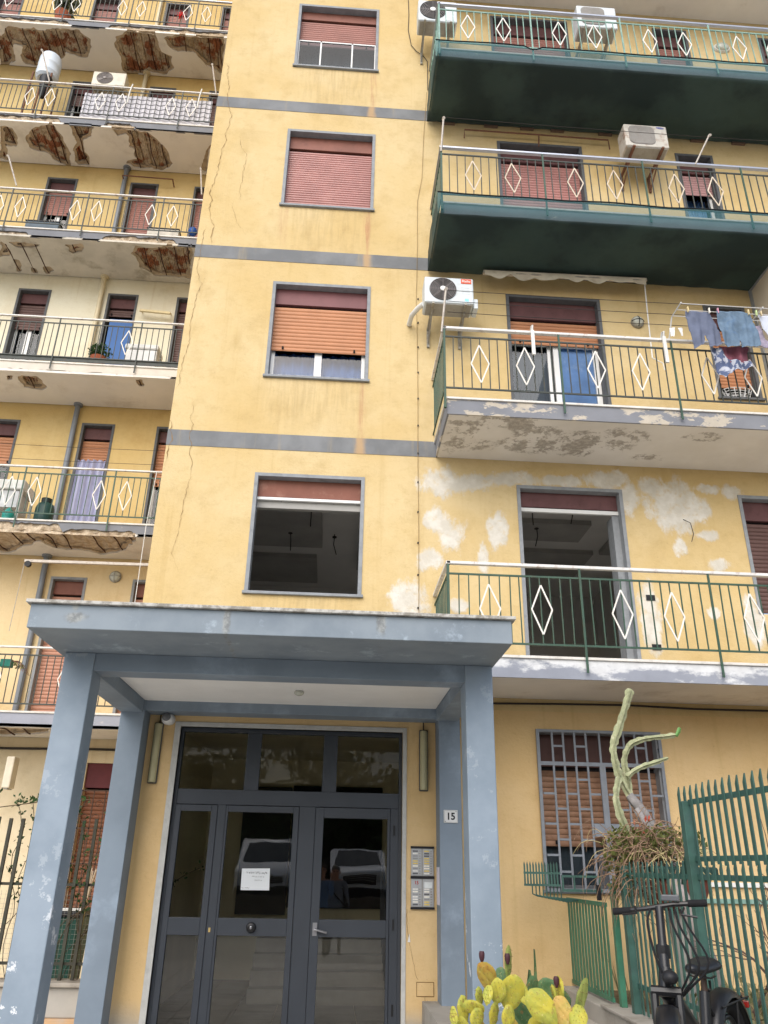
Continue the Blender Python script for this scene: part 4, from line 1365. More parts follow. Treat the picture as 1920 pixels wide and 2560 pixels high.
def ac_unit(label, x0, x1, y0, y1, z0, z1, wall, style='round', body=None, brackets=True, group=None):
    body = body or M_ACW
    t = thing('air_conditioner', label, 'air conditioner', ((x0 + x1) / 2, y0, z0), group)
    w, h = x1 - x0, z1 - z0
    MB().box(x0, y0, z0, x1, y1, z1).build('casing', body, t, bevel=.018)
    MB().box(x0 + .03, y0 + .02, z0 - .012, x1 - .03, y1 - .02, z0 - .0005).build('base_tray', M_ACG, t)
    if style in ('round', 'dark'):
        cx, cz, r = x0 + w * .375, z0 + h * .52, h * .43
        MB().lathe((cx, y0 - .001, cz), [(r, 0), (r, -.006), (r * .97, -.007)], 36, 'y').build('fan_recess', M_BLACK if style == 'round' else M_FAN, t)
        m = MB()
        for i in range(1, 9):
            rr = r * i / 8.3
            m.tube([(cx + rr * math.cos(a * .2618), y0 - .016, cz + rr * math.sin(a * .2618)) for a in range(25)], .0045, 4, False)
        for a in range(8):
            m.bar((cx, y0 - .012, cz), (cx + r * math.cos(a * .785), y0 - .012, cz + r * math.sin(a * .785)), .006)
        m.build('fan_guard', M_FAN, t)
        MB().lathe((cx, y0 - .012, cz), [(r * .21, 0), (r * .21, -.012), (r * .17, -.016), (0.001, -.016)], 20, 'y').build('fan_hub', M_WHITE if style == 'round' else M_FAN, t, smooth=True)
        MB().box(x0 + w * .72, y0 - .004, z0 + h * .05, x1 - w * .05, y0 - .0005, z0 + h * .7).build('service_panel', body, t, bevel=.002)
        m = MB()
        for i in range(4):
            m.box(x0 + w * .75, y0 - .0055, z0 + h * (.36 + .08 * i), x1 - w * .08, y0 - .0042, z0 + h * (.365 + .08 * i))
        m.build('panel_groove', M_ACG, t)
    elif style == 'square':
        gx0, gx1, gz0, gz1 = x0 + w * .10, x0 + w * .70, z0 + h * .10, z0 + h * .93
        c = .09
        poly = []
        for (px, pz, a0) in ((gx1 - c, gz1 - c, 0), (gx0 + c, gz1 - c, 90), (gx0 + c, gz0 + c, 180), (gx1 - c, gz0 + c, 270)):
            for a in range(0, 91, 18):
                poly.append((px + c * math.cos(R(a0 + a)), pz + c * math.sin(R(a0 + a))))
        MB().prism(poly, y0 - .006, y0 - .0005, 'y').build('fan_recess', M_FAN, t)
        m = MB()
        n = 22
        for i in range(n):
            x = gx0 + .012 + (gx1 - gx0 - .024) * i / (n - 1)
            d = min(x - gx0, gx1 - x)
            ins = 0 if d > c else c - math.sqrt(max(0, c * c - (c - d) ** 2))
            m.box(x - .004, y0 - .014, gz0 + ins + .01, x + .004, y0 - .0065, gz1 - ins - .01)
        m.build('fan_guard', M_ACG, t)
    if brackets:
        for u in (.17, .83):
            x = x0 + w * u
            m = MB()
            m.box(x - .018, y0 - .03, z0 - .045, x + .018, wall - .03, z0 - .0125)
            m.box(x - .018, wall - .03, z0 - .32, x + .018, wall - .001, z0 - .0125)
            m.bar((x, y0 + .12, z0 - .05), (x, wall - .02, z0 - .28), .02, .012)
            m.build('bracket', M_RUST if body is M_ACOLD else M_BRK, t)
    return t

a2 = ac_unit('white air conditioner with orange badge on wall above laundry balcony', .985, 1.655, 8.45, 8.75, 8.53, 8.96, FW)
MB().box(1.485, 8.443, 8.865, 1.625, 8.4495, 8.94).build('badge', plain('orange badge', lin(228, 92, 52, .9), .4, .04), a2)
text_part('Riello', .05, (1.555, 8.4425, 8.902), a2, M_PVC, .001, bold=.001)
MB().box(1.53, 8.4445, 8.565, 1.585, 8.4455, 8.61).build('energy_sticker', plain('cyan sticker', lin(140, 214, 232), .5), a2)
m = MB()
m.box(1.656, 8.5, 8.50, 1.72, 8.7, 8.66)
m.build('valve_cover', M_ACW, a2, bevel=.01)
m = MB()
m.tube([(.985, 8.62, 8.62), (.93, 8.70, 8.62), (.85, 8.85, 8.60), (.83, 9.04, 8.585)], .035, 10)
m.build('pipe_sleeve', M_WHITE, a2, smooth=True)
a3 = ac_unit('rust stained air conditioner with grey square grille beside green net', 4.10, 4.78, 8.45, 8.73, 11.735, 12.20, FW, 'square', M_ACOLD)
m = MB()
m.lathe((0, 0, 0), [(.062, 0), (.062, -.002), (.001, -.002)], 24, 'y')
m.xf(Matrix.Translation((4.675, 8.4485, 12.15)) @ Matrix.Rotation(R(6), 4, 'Y') @ Matrix.Diagonal((1, 1, .3, 1)))
m.build('logo_oval', plain('blue logo', lin(40, 52, 140), .4), a3)
text_part('SAMSUNG', .022, (4.675, 8.446, 12.15), a3, M_PVC, .0006)
ac_unit('white air conditioner on brackets high behind pale green railing', 3.58, 4.25, 8.43, 8.72, 14.42, 14.95, FW, 'square', M_ACW)
ac_unit('white air conditioner at the top edge left of upper balcony', .905, 1.55, 8.48, 8.76, 14.34, 14.85, FW, 'round', M_ACW)
ac_unit('pale air conditioner with brown round grille above striped sheet', -6.15, -5.40, 12.85, 13.12, 17.78, 18.21, LW, 'dark', plain('ivory enamel', lin(226, 220, 204, .88), .5, .05), True)
t = ac_unit('cream air conditioner seen edge on above left garden wall', -4.84, -4.72, 12.60, 12.82, 2.55, 3.0, 12.9, 'none', plain('ivory ac enamel', lin(224, 214, 192, .88), .5, .06), False)

# ---------------------------------------------------------------- debris nets under two right balconies
def net_mat():
    n = NT('dark green debris net')
    weave = n.noise(3.0, 6, .62, off=(2, 9, 4))
    c = n.mix(n.step(n.noise(.75, 5, .6, off=(2, 9, 4)), .42, .58), lin(44, 58, 57), lin(62, 80, 76))
    c = n.mix(n.math('MULTIPLY', n.step(weave, .4, .7), .3), c, lin(40, 54, 52))
    c = n.mix(n.math('SUBTRACT', 1.0, n.step(n.y, RB - .06, RB - .045)), c, lin(64, 108, 114))  # front strip painted lighter teal, for light coming through the net
    n.done(c, .8, .15)
    tr = n.t.nodes.new('ShaderNodeBsdfTransparent')
    mx = n.t.nodes.new('ShaderNodeMixShader')
    n.set(mx.inputs[0], n.math('SUBTRACT', .93, n.math('MULTIPLY', n.math('SUBTRACT', 1.0, n.step(n.y, RB - .06, RB - .045)), .45)))
    n.t.links.new(tr.outputs[0], mx.inputs[1])
    n.t.links.new(n.b.outputs[0], mx.inputs[2])
    n.t.links.new(mx.outputs[0], n.out.inputs['Surface'])
    return n.m
M_NET = net_mat()
def debris_net(k, label, seed, x1):
    f = F(k)
    x0 = 1.10
    rr = lambda x, s, a: a * mnoise.noise(Vector((x * s, seed, 0)))
    m = MB()
    nx = 90
    rows = 22
    for i in range(nx + 1):
        x = x0 + (x1 - x0) * i / nx
        top = f + .10 + rr(x, 1.3, .02) + .012 * abs(math.sin(x * 2.2))
        if seed == 1 and abs(x - 2.6) < .09:
            top -= .12 * (1 - abs(x - 2.6) / .09)
        prof = [(RB - .062, top), (RB - .066, f + .01), (RB - .07, f - .14), (RB - .06, f - .25 + rr(x, 2, .02))]
        for j in range(1, rows - 3):
            u = j / (rows - 4)
            y = RB - .05 + (FW - .02 - (RB - .05)) * u
            sag = .05 * math.sin(math.pi * u) + .035 * math.sin(math.pi * u) * mnoise.noise(Vector((x * .9, u * 2, seed)))
            wr = .012 * mnoise.noise(Vector((x * 5 + u * 3, u * 2, seed + 4))) + .012 * abs(mnoise.noise(Vector((x * 2.2 - u * 2, u * 3, seed + 9))))
            prof.append((y, f - .262 - sag + wr))
        prof = prof[:rows]
        for y, z in prof:
            m.v.append((x, y, z))
    R_ = len(prof)
    for i in range(nx):
        for j in range(R_ - 1):
            a = i * R_ + j
            m.f.append((a, a + 1, a + R_ + 1, a + R_))
    # left cheek of the wrap
    b = len(m.v)
    for j in range(9):
        y = RB - .062 + (FW - .03 - RB + .062) * j / 8
        m.v += [(1.10, y, f - .26 - .045 * math.sin(math.pi * j / 8)), (1.095 + .01 * math.sin(j), y, f + .10 - .015 * math.sin(j * 2.0))]
    for j in range(8):
        a = b + 2 * j
        m.f.append((a, a + 2, a + 3, a + 1))
    t = thing('debris_net', label, 'net', (x0, RB, f - .3), 'green nets under the right balconies')
    m.build('net_sheet', M_NET, t, smooth='all')
    m = MB()
    pts = []
    for i in range(nx + 1):
        x = x0 + (x1 - x0) * i / nx
        top = f + .10 + rr(x, 1.3, .02) + .012 * abs(math.sin(x * 2.2))
        if seed == 1 and abs(x - 2.6) < .09:
            top -= .12 * (1 - abs(x - 2.6) / .09)
        pts.append((x, RB - .064, top))
    m.tube(pts, .011, 5)
    m.build('rolled_hem', plain('dark net hem', lin(26, 30, 32), .8), t)
    return t
debris_net(3, 'upper dark green debris net slung under the pale green railed balcony', 1, 9.3)
debris_net(2, 'lower dark green debris net slung above the striped awning', 2, 9.3)
# timber battens that pin the upper net against the wall
for i, x in enumerate((1.45, 2.15, 2.75, 3.25, 4.05, 4.75, 5.6, 6.3)):
    b = MB().box(x - .11, FW - .045, F(3) - .295, x + .11, FW - .003, F(3) - .245).build('batten', plain('brown batten', lin(104, 84, 70), .8, .15, 8), BALR[3])

# ---------------------------------------------------------------- awning
aw = thing('awning', 'rolled cream awning with scalloped valance below lower green net', 'awning', (3.08, 8.85, 9.4))
m = MB()
m.tube([(1.89, 8.88, 9.46), (4.27, 8.88, 9.49)], .035, 12)
m.build('roller', plain('cream awning roll', lin(214, 204, 186, .86), .8, .08, 6), aw, smooth=True)
MB().bar((1.88, 8.82, 9.425), (4.28, 8.82, 9.455), .03, .05).build('front_bar', M_STEELW, aw)
m = MB()
nx = 96
for i in range(nx + 1):
    t_ = i / nx
    x = 1.9 + 2.36 * t_
    zt = 9.425 + .03 * t_ + .012
    d = .07 + .075 * abs(math.sin(t_ * math.pi * 6.5)) * (1.1 - .5 * t_) + .02 * mnoise.noise(Vector((x * 2, 0, 0)))
    y = 8.80 - .012 * math.sin(t_ * 52) - .02 * math.sin(t_ * 17)
    m.v += [(x, 8.80, zt), (x, y, zt - d * .5), (x, y - .008 * math.sin(t_ * 40), zt - d)]
for i in range(nx):
    for j in range(2):
        a = i * 3 + j
        m.f.append((a, a + 1, a + 4, a + 3))
m.build('valance', plain('cream valance cloth', lin(222, 212, 192, .86), .9, .08, 5, .2, 0, 0, 60, lin(176, 160, 138), .5, 6), aw, smooth='all')
m = MB()
m.tube([(4.26, 8.86, 9.40), (4.24, 8.86, 8.9), (4.22, 8.87, 8.12)], .009, 6)
m.tube([(4.22, 8.87, 8.12), (4.36, 8.87, 8.04), (4.37, 8.87, 7.93)], .007, 6)
m.build('crank_rod', M_PVC, aw)

# ---------------------------------------------------------------- wall lamps
def bulkhead(label, c, ynorm, r, cage=True, squash=1.0):
    t = thing('bulkhead_lamp', label, 'wall lamp', (c[0], c[1], c[2] - r), 'round bulkhead lamps')
    m = MB()
    m.lathe((0, 0, 0), [(r, 0), (r, -.02), (r * .94, -.04)], 28, 'y')
    m.xf(Matrix.Translation(c) @ Matrix.Diagonal((1, 1, squash, 1)))
    m.build('base_ring', M_BRK if cage else M_WHITE, t, smooth=True)
    m = MB()
    m.lathe((0, 0, 0), [(r * .84, -.03), (r * .8, -.06), (r * .55, -.085), (.001, -.095)], 28, 'y')
    m.xf(Matrix.Translation(c) @ Matrix.Diagonal((1, 1, squash, 1)))
    m.build('lamp_glass', M_FROST, t, smooth='all')
    if cage:
        m = MB()
        for a in (0, 90):
            pts = []
            for i in range(9):
                u = -1 + 2 * i / 8
                q = Vector((u * r * .95, -.045 - .06 * (1 - u * u), 0))
                q = Matrix.Rotation(R(a), 3, 'Y') @ q
                pts.append((c[0] + q.x, c[1] + q.y, c[2] + q.z * squash))
            m.tube(pts, .006, 5)
        m.build('cage', M_BLACK if r < .1 else M_BRK, t)
    return t
bulkhead('round caged lamp beside the orange shuttered balcony door', (4.15, FW - .002, 8.85), -1, .095)
bulkhead('dark caged round lamp on peach wall left of the bay', (-3.92, LW - .002, 6.15), -1, .105)
bulkhead('pale oval lamp behind the pale green railing', (6.4, FW - .002, 15.02), -1, .15, False, .7)

# ---------------------------------------------------------------- clothes lines, poles and wires
def wire(name, pts, r, label, cat='wire', mat=None, group=None):
    o = MB().tube(pts, r, 5).build(name, mat or M_CABLE, None)
    return tag(o, label, cat, group)
wire('wall_cable', [(1.102, FW - .012, 13.35), (1.047, FW - .012, 12.276), (1.021, FW - .012, 11.417), (.948, FW - .012, 10.912), (.949, FW - .012, 10.084), (.94, FW - .012, 9.4), (.931, FW - .012, 9.0), (.944, FW - .012, 8.612), (.957, FW - .012, 7.455), (.957, FW - .012, 6.392), (.968, FW - .012, 5.413), (.968, FW - .012, 3.45)], .0035, 'thin clipped cable running down the wall right of the bay windows', 'cable', M_CABLEG)
wire('loose_cable', [(.78, FW - .01, 15.9), (.795, FW - .015, 15.283), (.784, FW - .02, 14.87), (.839, FW - .02, 14.476), (.93, FW - .02, 14.33), (1.052, FW - .015, 14.224), (1.12, FW - .012, 14.1), (1.12, FW - .012, 13.4)], .006, 'black cable drooping beside the top bay window', 'cable')
wire('ceiling_cable', [(1.4, FW - .02, 3.325), (1.85, FW - .03, 3.32), (2.6, FW - .03, 3.335), (3.38, FW - .03, 3.345), (4.2, FW - .03, 3.325), (5.04, FW - .03, 3.33), (6.5, FW - .03, 3.33)], .012, 'black cable under the lowest right balcony', 'cable')
clips = MB()
for z in [4.0 + .42 * i for i in range(13)]:
    clips.box(.95, FW - .02, z, .968, FW - .001, z + .018)
cl = clips.build('cable_clip', M_BLACK, B, kind='stuff')
for i, (z, s) in enumerate(((8.27, .015), (8.10, .02), (7.93, .02))):
    wire('clothes_line', catenary((1.2, 7.87, z - .02), (5.9, 7.87, z), s, 14), .004, ('topmost', 'middle', 'lowest')[i] + ' of the three clothes lines over the laundry balcony', 'clothes line', None, 'clothes lines above the laundry balcony')
for i, (z, s) in enumerate(((11.33, .03),)):
    wire('clothes_line', catenary((1.2, 7.86, z), (7.0, 7.86, z + .0), s, 14), .004, 'clothes line strung below the upper green net', 'clothes line')
for z in (8.49, 8.2):
    wire('clothes_line', catenary((-6.6, 13.0, z), (-2.4, 13.0, z + .01), .02, 12), .004, ('upper' if z > 8.3 else 'lower') + ' clothes line across the left balcony with lilac curtain', 'clothes line')
def pole(a, b, r, label, mat=None):
    m = MB()
    m.tube([a, b], r, 8)
    m.tube([Vector(b) - Vector((0, .02, .03)), Vector(b) + Vector((0, .04, 0))], r * 1.6, 6)
    o = m.build('clothes_pole', mat or M_STEELW, None, smooth=True)
    tag(o, label, 'pole')
pole((1.13, 7.90, 7.62), (1.19, 7.86, 8.28), .014, 'rusty upright pole at the corner of the laundry balcony')
pole((1.16, 7.90, 10.70), (1.20, 7.87, 11.34), .014, 'thin upright pole on the corner under upper net')
pole((4.80, 7.90, 10.78), (5.08, 7.86, 11.36), .012, 'leaning pole on railing near the rusty air conditioner')
pole((-6.80, 12.22, 13.92), (-7.09, 12.15, 14.66), .016, 'slanted pole on the left railing above planters')
pole((-3.13, 12.22, 14.0), (-3.21, 12.15, 14.65), .016, 'pole on left railing next to the bay corner')
pole((-6.72, 12.22, 16.95), (-7.01, 12.12, 17.82), .016, 'slanted steel pole crossing in front of the white water tank')
pole((-3.14, 12.22, 16.92), (-3.30, 12.12, 17.76), .016, 'pole on the railing at right end of striped sheet')
for x, z0, z1, lab in ((2.26, 7.76, 7.34, 'left'), (3.93, 7.78, 7.33, 'right')):
    m = MB()
    m.box(x - .02, 7.86, z1, x + .02, 7.885, z0 - .06)
    m.tube([(x, 7.87, z0 - .06), (x, 7.85, z0), (x, 7.90, z0 + .02), (x, 7.95, z0 - .03)], .012, 6)
    tag(m.build('folded_clothes_arm', M_WHITE, None), 'white folded clothes arm hooked on handrail, ' + lab + ' of the pair', 'bracket')
for x, lab in ((-4.97, 'left'), (-3.48, 'right')):
    m = MB()
    m.tube([(x - .02, 12.2, 16.45), (x, 12.18, 16.8), (x + .02, 12.2, 17.04)], .014, 6)
    tag(m.build('folded_clothes_arm', M_WHITE, None), 'white clothes arm hooked over the striped sheet, ' + lab + ' one', 'bracket')
# rusty pipe frame fixed to the wall below the upper net
m = MB()
m.tube([(1.70, 9.0, 12.30), (1.70, 8.95, 12.43), (2.91, 8.95, 12.43), (4.05, 8.95, 12.42), (4.07, 8.98, 12.25)], .012, 6)
m.tube([(2.91, 8.95, 12.43), (2.91, 9.0, 12.22)], .012, 6)
tag(m.build('pipe_frame', M_RUST, None), 'thin rusty pipe frame on the wall under upper green net', 'frame')
m = MB()
m.tube([(-5.16, 13.2, 15.41), (-4.06, 13.2, 15.39)], .014, 6)
m.tube([(-4.06, 13.2, 15.39), (-4.06, 13.39, 15.36)], .014, 6)
m.tube([(-5.16, 13.2, 15.41), (-5.16, 13.39, 15.40)], .014, 6)
tag(m.build('curtain_rail', M_RUST, None), 'rusty rail above left balcony door beside the grey downpipe', 'rail')
m = MB()
m.bar((-4.28, 13.25, 11.82), (-3.66, 13.25, 11.79), .04, .05)
m.bar((-4.26, 13.25, 11.84), (-4.26, 13.39, 11.88), .02)
m.bar((-3.68, 13.25, 11.81), (-3.68, 13.39, 11.86), .02)
tag(m.build('wall_rack', plain('beige rack', lin(206, 190, 150), .7), None), 'folded beige wall rack on the cream wall', 'rack')
# awning bar of the lowest left balcony, with its cord
ab = thing('awning_bar', 'bare white awning bar below the torn left slab', 'awning', (-4.2, 12.6, 6.05))
MB().bar((-5.2, 12.6, 6.10), (-2.35, 12.6, 6.12), .05, .045).build('bar', M_STEELW, ab)
MB().lathe((-5.13, 12.58, 6.04), [(.05, -.03), (.05, .03)], 14, 'y').build('end_gear', M_BLACK, ab)
m = MB()
m.tube([(-5.19, 12.58, 6.05), (-5.2, 12.58, 4.9)], .006, 5)
m.build('cord', M_STEELW, ab)
for i, x in enumerate((-3.15, -2.98)):
    wire('hanging_rope', [(x, 12.1, 7.6 - i * .1), (x - .04, 12.1, 6.6), (x - .03 + i * .02, 12.1, 5.2)], .006, 'thin white rope hanging beside the bay corner, ' + ('left' if i == 0 else 'right') + ' of two', 'rope', M_PVC)
# loose wire stub and sockets on the repaired wall
wire('wire_stub', [(4.40, FW - .004, 5.75), (4.46, FW - .06, 5.68), (4.47, FW - .08, 5.52), (4.44, FW - .06, 5.42)], .005, 'black loose wire sticking out of the patched wall', 'wire')
for z, lab in ((4.67, 'upper'), (4.05, 'lower')):
    m = MB()
    m.box(3.78, FW - .012, z - .035, 3.89, FW - .002, z + .035)
    for dx in (-.03, .0, .03):
        m.box(3.835 + dx - .008, FW - .016, z - .012, 3.835 + dx + .008, FW - .0125, z + .012)
    tag(m.build('socket_box', M_BLACK, None), lab + ' black socket box on white patch beside the open doorway', 'socket')

# ---------------------------------------------------------------- laundry
def cloth_piece(name, outline, y, mat, label, cat, group=None, c=.014, amp=.02, seed=0, flare=.0):
    xs = [p[0] for p in outline]
    zs = [p[1] for p in outline]
    x0, x1, z0, z1 = min(xs), max(xs), min(zs), max(zs)
    nx, nz = int((x1 - x0) / c) + 1, int((z1 - z0) / c) + 1
    def pt(i, j):
        x, z = x0 + i * c, z0 + j * c
        d = (z1 - z) / max(.01, z1 - z0)
        f = amp * (.35 + d) * (math.sin(x * 38 + seed) * .6 + math.sin(x * 71 + seed * 2 + d * 3) * .35) + amp * 1.2 * mnoise.noise(Vector((x * 7, z * 7, seed)))
        return (x, y + f - flare * d, z)
    def keep(i, j):
        return inpoly(x0 + (i + .5) * c, z0 + (j + .5) * c, outline)
    m = sheet(nx, nz, pt, keep, (0, .006, 0))
    o = m.build(name, mat, None, smooth='all')
    tag(o, label, cat, group)
    return o
M_DENIM = plain('light denim', lin(112, 134, 156, .8), .9, .14, 14, .2, 0, .3, 200, lin(84, 114, 150), .5, 8)
M_GREYB = plain('grey blue cotton', lin(112, 120, 142, .8), .9, .1, 8, .2, 0, .2, 160)
M_RED = plain('faded crimson cotton', lin(140, 84, 98, .8), .9, .12, 8)
def print_mat():
    n = NT('blue and white print')
    c = n.mix(n.step(n.noise(16, 3, .5), .46, .52), lin(190, 194, 206, .8), lin(96, 108, 140, .8))
    return n.done(c, .9, .2)
YL = 7.62
rack = thing('drying_rack', 'white outrigger drying rack over the railing holding the laundry', 'drying rack', (4.6, 7.62, 7.6))
m = MB()
for y in (7.74, 7.62, 7.5):
    m.tube([(4.02, y, 7.945), (5.6, y, 7.945)], .005, 5)
for x in (4.02, 5.05):
    m.tube([(x, 7.92, 7.72), (x, 7.76, 7.945), (x, 7.48, 7.945)], .009, 6)
m.build('rack_wire', M_PVC, rack)
cloth_piece('shorts', [(4.13, 7.925), (4.43, 7.935), (4.51, 7.75), (4.53, 7.47), (4.36, 7.40), (4.335, 7.60), (4.31, 7.46), (4.17, 7.385)], YL, M_GREYB, 'grey blue shorts pegged on the line next to the denim shorts', 'shorts', seed=1)
cloth_piece('denim_shorts', [(4.51, 7.93), (4.94, 7.945), (4.99, 7.62), (4.98, 7.44), (4.77, 7.425), (4.745, 7.56), (4.72, 7.425), (4.54, 7.43), (4.51, 7.7)], YL - .03, M_DENIM, 'light blue denim shorts hanging from the drying rack', 'shorts', seed=3)
m = MB()
m.box(4.78, YL - .075, 7.66, 4.90, YL - .068, 7.78)
cloth_piece('red_cloth', [(4.54, 7.5), (4.90, 7.5), (4.88, 7.30), (4.74, 7.24), (4.56, 7.28)], YL + .10, M_RED, 'faded crimson cloth hanging below the denim shorts', 'cloth', seed=5, amp=.03)
cloth_piece('printed_cloth', [(4.40, 7.46), (4.55, 7.44), (4.60, 7.30), (4.86, 7.28), (4.90, 7.20), (4.66, 7.14), (4.53, 7.03), (4.47, 7.09)], YL + .07, print_mat(), 'blue and white printed cloth bunched lowest among the laundry', 'cloth', seed=8, amp=.035)
cloth_piece('white_cloth', [(5.05, 7.93), (5.5, 7.93), (5.5, 7.62), (5.17, 7.58), (5.09, 7.75)], YL, plain('white cotton', lin(206, 212, 226, .86), .9, .05, 6), 'white cloth pegged at the right picture edge', 'cloth', seed=2)
cloth_piece('striped_cloth', [(5.0, 7.80), (5.09, 7.82), (5.14, 7.58), (5.40, 7.50), (5.40, 7.36), (5.04, 7.52)], YL + .06, plain('mauve striped cotton', lin(160, 152, 172, .86), .9, .2, 24), 'mauve striped cloth hanging behind the white cloth', 'cloth', seed=4)
cloth_piece('baby_shirt', [(3.96, 7.76), (4.03, 7.78), (4.02, 7.70), (4.01, 7.64), (3.985, 7.655), (3.97, 7.64), (3.965, 7.70)], 7.75, M_PVC, 'tiny white garment on line left of shorts, left of two', 'garment', c=.008, amp=.006)
cloth_piece('baby_bib', [(4.07, 7.77), (4.13, 7.78), (4.12, 7.72), (4.115, 7.65), (4.095, 7.65), (4.09, 7.70)], 7.75, M_PVC, 'tiny white garment on line left of shorts, right of two', 'garment', c=.008, amp=.006)
for i, (x, z) in enumerate(((4.15, 7.945), (4.42, 7.945), (4.53, 7.95), (4.92, 7.955), (5.02, 7.95), (5.08, 7.95))):
    o = MB().box(x - .006, YL - .045, z - .05, x + .006, YL - .02, z + .025).build('clothes_peg', plain('peg %d' % i, lin(*[(220, 200, 150), (232, 226, 214), (206, 150, 170), (214, 196, 150), (200, 220, 160), (226, 206, 166)][i]), .6), rack)
# laundry basket on the sill behind
bk = thing('laundry_basket', 'white openwork plastic basket on the sill of the small window', 'basket', (5.5, FW + .05, F(1) + .94))
m = MB()
for j in range(5):
    z = F(1) + .945 + j * .04
    r_ = .13 + .012 * j
    m.tube([(5.5 + r_ * 1.2 * math.cos(a * .3927), FW + .08 + r_ * .55 * math.sin(a * .3927), z) for a in range(17)], .006, 4, False)
for a in range(16):
    q = a * .3927
    m.tube([(5.5 + .13 * 1.2 * math.cos(q), FW + .08 + .13 * .55 * math.sin(q), F(1) + .945), (5.5 + .178 * 1.2 * math.cos(q), FW + .08 + .178 * .55 * math.sin(q), F(1) + 1.105)], .006, 4)
m.build('basket_weave', M_PVC, bk)

# striped sheet on the left railing
def stripe_mat():
    n = NT('white sheet with grey wavy stripes')
    ph = n.math('ABSOLUTE', n.math('SINE', n.math('MULTIPLY', n.x, 15.0)))
    zz = n.math('ADD', n.z, n.math('MULTIPLY', ph, .03))
    fr = n.math('FRACT', n.math('MULTIPLY', zz, 1 / .135))
    s = n.math('MULTIPLY', n.step(fr, .64, .70), n.math('SUBTRACT', 1.0, n.step(fr, .86, .92)))
    return n.done(n.mix(s, lin(216, 214, 220, .86), lin(112, 110, 116, .86)), .9, .2)
m = MB()
nx, nz = 150, 16
for i in range(nx + 1):
    x = -5.95 + 2.74 * i / nx
    for j in range(nz + 1):
        u = j / nz
        zt = 16.79 + .012 * math.sin(x * 9)
        zb = 16.03 + .02 * math.sin(x * 6) - .01 * (i / nx) * 2
        y = LB + .01 + .008 * math.sin(x * 30) * (.3 + u) + .01 * mnoise.noise(Vector((x * 4, u * 2, 0)))
        m.v.append((x, y, zt + (zb - zt) * u))
for i in range(nx):
    for j in range(nz):
        a = i * (nz + 1) + j
        m.f.append((a, a + nz + 1, a + nz + 2, a + 1))
tag(m.build('striped_sheet', stripe_mat(), None, smooth='all'), 'white sheet with grey wavy stripes draped behind the left railing', 'sheet')

# ---------------------------------------------------------------- things on the left balconies
tk = thing('water_tank', 'white plastic water tank standing behind the slanted pole', 'water tank', (-7.05, 12.62, 17.0))
m = MB()
prof = [(.02, .78), (.15, .77), (.21, .72), (.235, .62), (.236, .45), (.242, .44), (.242, .42), (.236, .41), (.236, .2), (.242, .19), (.242, .17), (.236, .16), (.23, .05), (.18, 0)]
m.lathe((-7.03, 12.62, 17.48), prof[::-1], 28)
m.build('tank_body', plain('bluish white plastic', lin(214, 224, 234, .88), .35, .04, 2, .4), tk, smooth=True)
m = MB()
m.lathe((-6.93, 12.45, 16.75), [(.05, 0), (.1, .3), (.14, .55), (.12, .6)], 16)
m.build('filter_cone', M_BLACK, tk, smooth=True)
m = MB()
for dx, dy in ((-.2, -.2), (.2, -.2), (-.2, .2), (.2, .2)):
    m.box(-7.03 + dx - .015, 12.62 + dy - .015, F(4), -7.03 + dx + .015, 12.62 + dy + .015, 17.49)
m.build('tank_stand', M_RUST, tk)

def leaves(m, c, r, n, size, rnd, up=.3):
    for i in range(n):
        while True:
            p = Vector((rnd.uniform(-1, 1), rnd.uniform(-1, 1), rnd.uniform(-1, 1)))
            if p.length < 1:
                break
        p = Vector((c[0] + p.x * r[0], c[1] + p.y * r[1], c[2] + p.z * r[2]))
        d = Vector((rnd.uniform(-1, 1), rnd.uniform(-1, 1), rnd.uniform(-1, 1) + up)).normalized()
        s = d.orthogonal().normalized()
        s = Matrix.Rotation(rnd.uniform(0, 6.28), 3, d) @ s
        L = size * rnd.uniform(.6, 1.3)
        m.quad(p, p + d * L * .5 + s * L * .28, p + d * L, p + d * L * .5 - s * L * .28)
def leaf_mat(name, a, b, tr=.25):
    n = NT(name)
    c = n.mix(n.step(n.noise(11, 3, .6), .3, .7), a, b)
    n.done(c, .55, .3)
    t = n.t.nodes.new('ShaderNodeBsdfTranslucent')
    n.set(t.inputs['Color'], c)
    mx = n.t.nodes.new('ShaderNodeMixShader')
    mx.inputs[0].default_value = tr
    n.t.links.new(n.b.outputs[0], mx.inputs[1])
    n.t.links.new(t.outputs[0], mx.inputs[2])
    n.t.links.new(mx.outputs[0], n.out.inputs['Surface'])
    return n.m
M_LEAFD = leaf_mat('dark glossy leaf', (.02, .05, .018, 1), (.05, .11, .03, 1))
M_LEAF = leaf_mat('mid green leaf', (.045, .10, .025, 1), (.11, .19, .05, 1))
M_LEAFO = leaf_mat('olive leaf', (.09, .11, .03, 1), (.20, .21, .06, 1))
M_TERRA = plain('terracotta', lin(176, 100, 72, .84), .85, .1, 6)
rl = random.Random(21)
b_ = thing('potted_bush', 'small dark green potted bush against the cream flat railing', 'plant', (-4.63, 12.5, F(2)))
m = MB()
leaves(m, (-4.63, 12.5, F(2) + .42), (.22, .16, .16), 420, .06, rl)
m.build('foliage', M_LEAFD, b_)
MB().lathe((-4.63, 12.5, F(2)), [(.1, 0), (.14, .26), (.15, .28), (.13, .28)], 16).build('pot', M_TERRA, b_, smooth=True)
t = thing('plastic_chest', 'white plastic chest on the cream flat balcony', 'chest', (-3.82, 12.55, F(2)))
MB().box(-4.13, 12.38, F(2) + .03, -3.55, 12.75, F(2) + .44).build('chest_body', M_PVC, t, bevel=.02)
MB().box(-4.15, 12.36, F(2) + .445, -3.53, 12.77, F(2) + .56).build('lid', M_WHITE, t, bevel=.03)
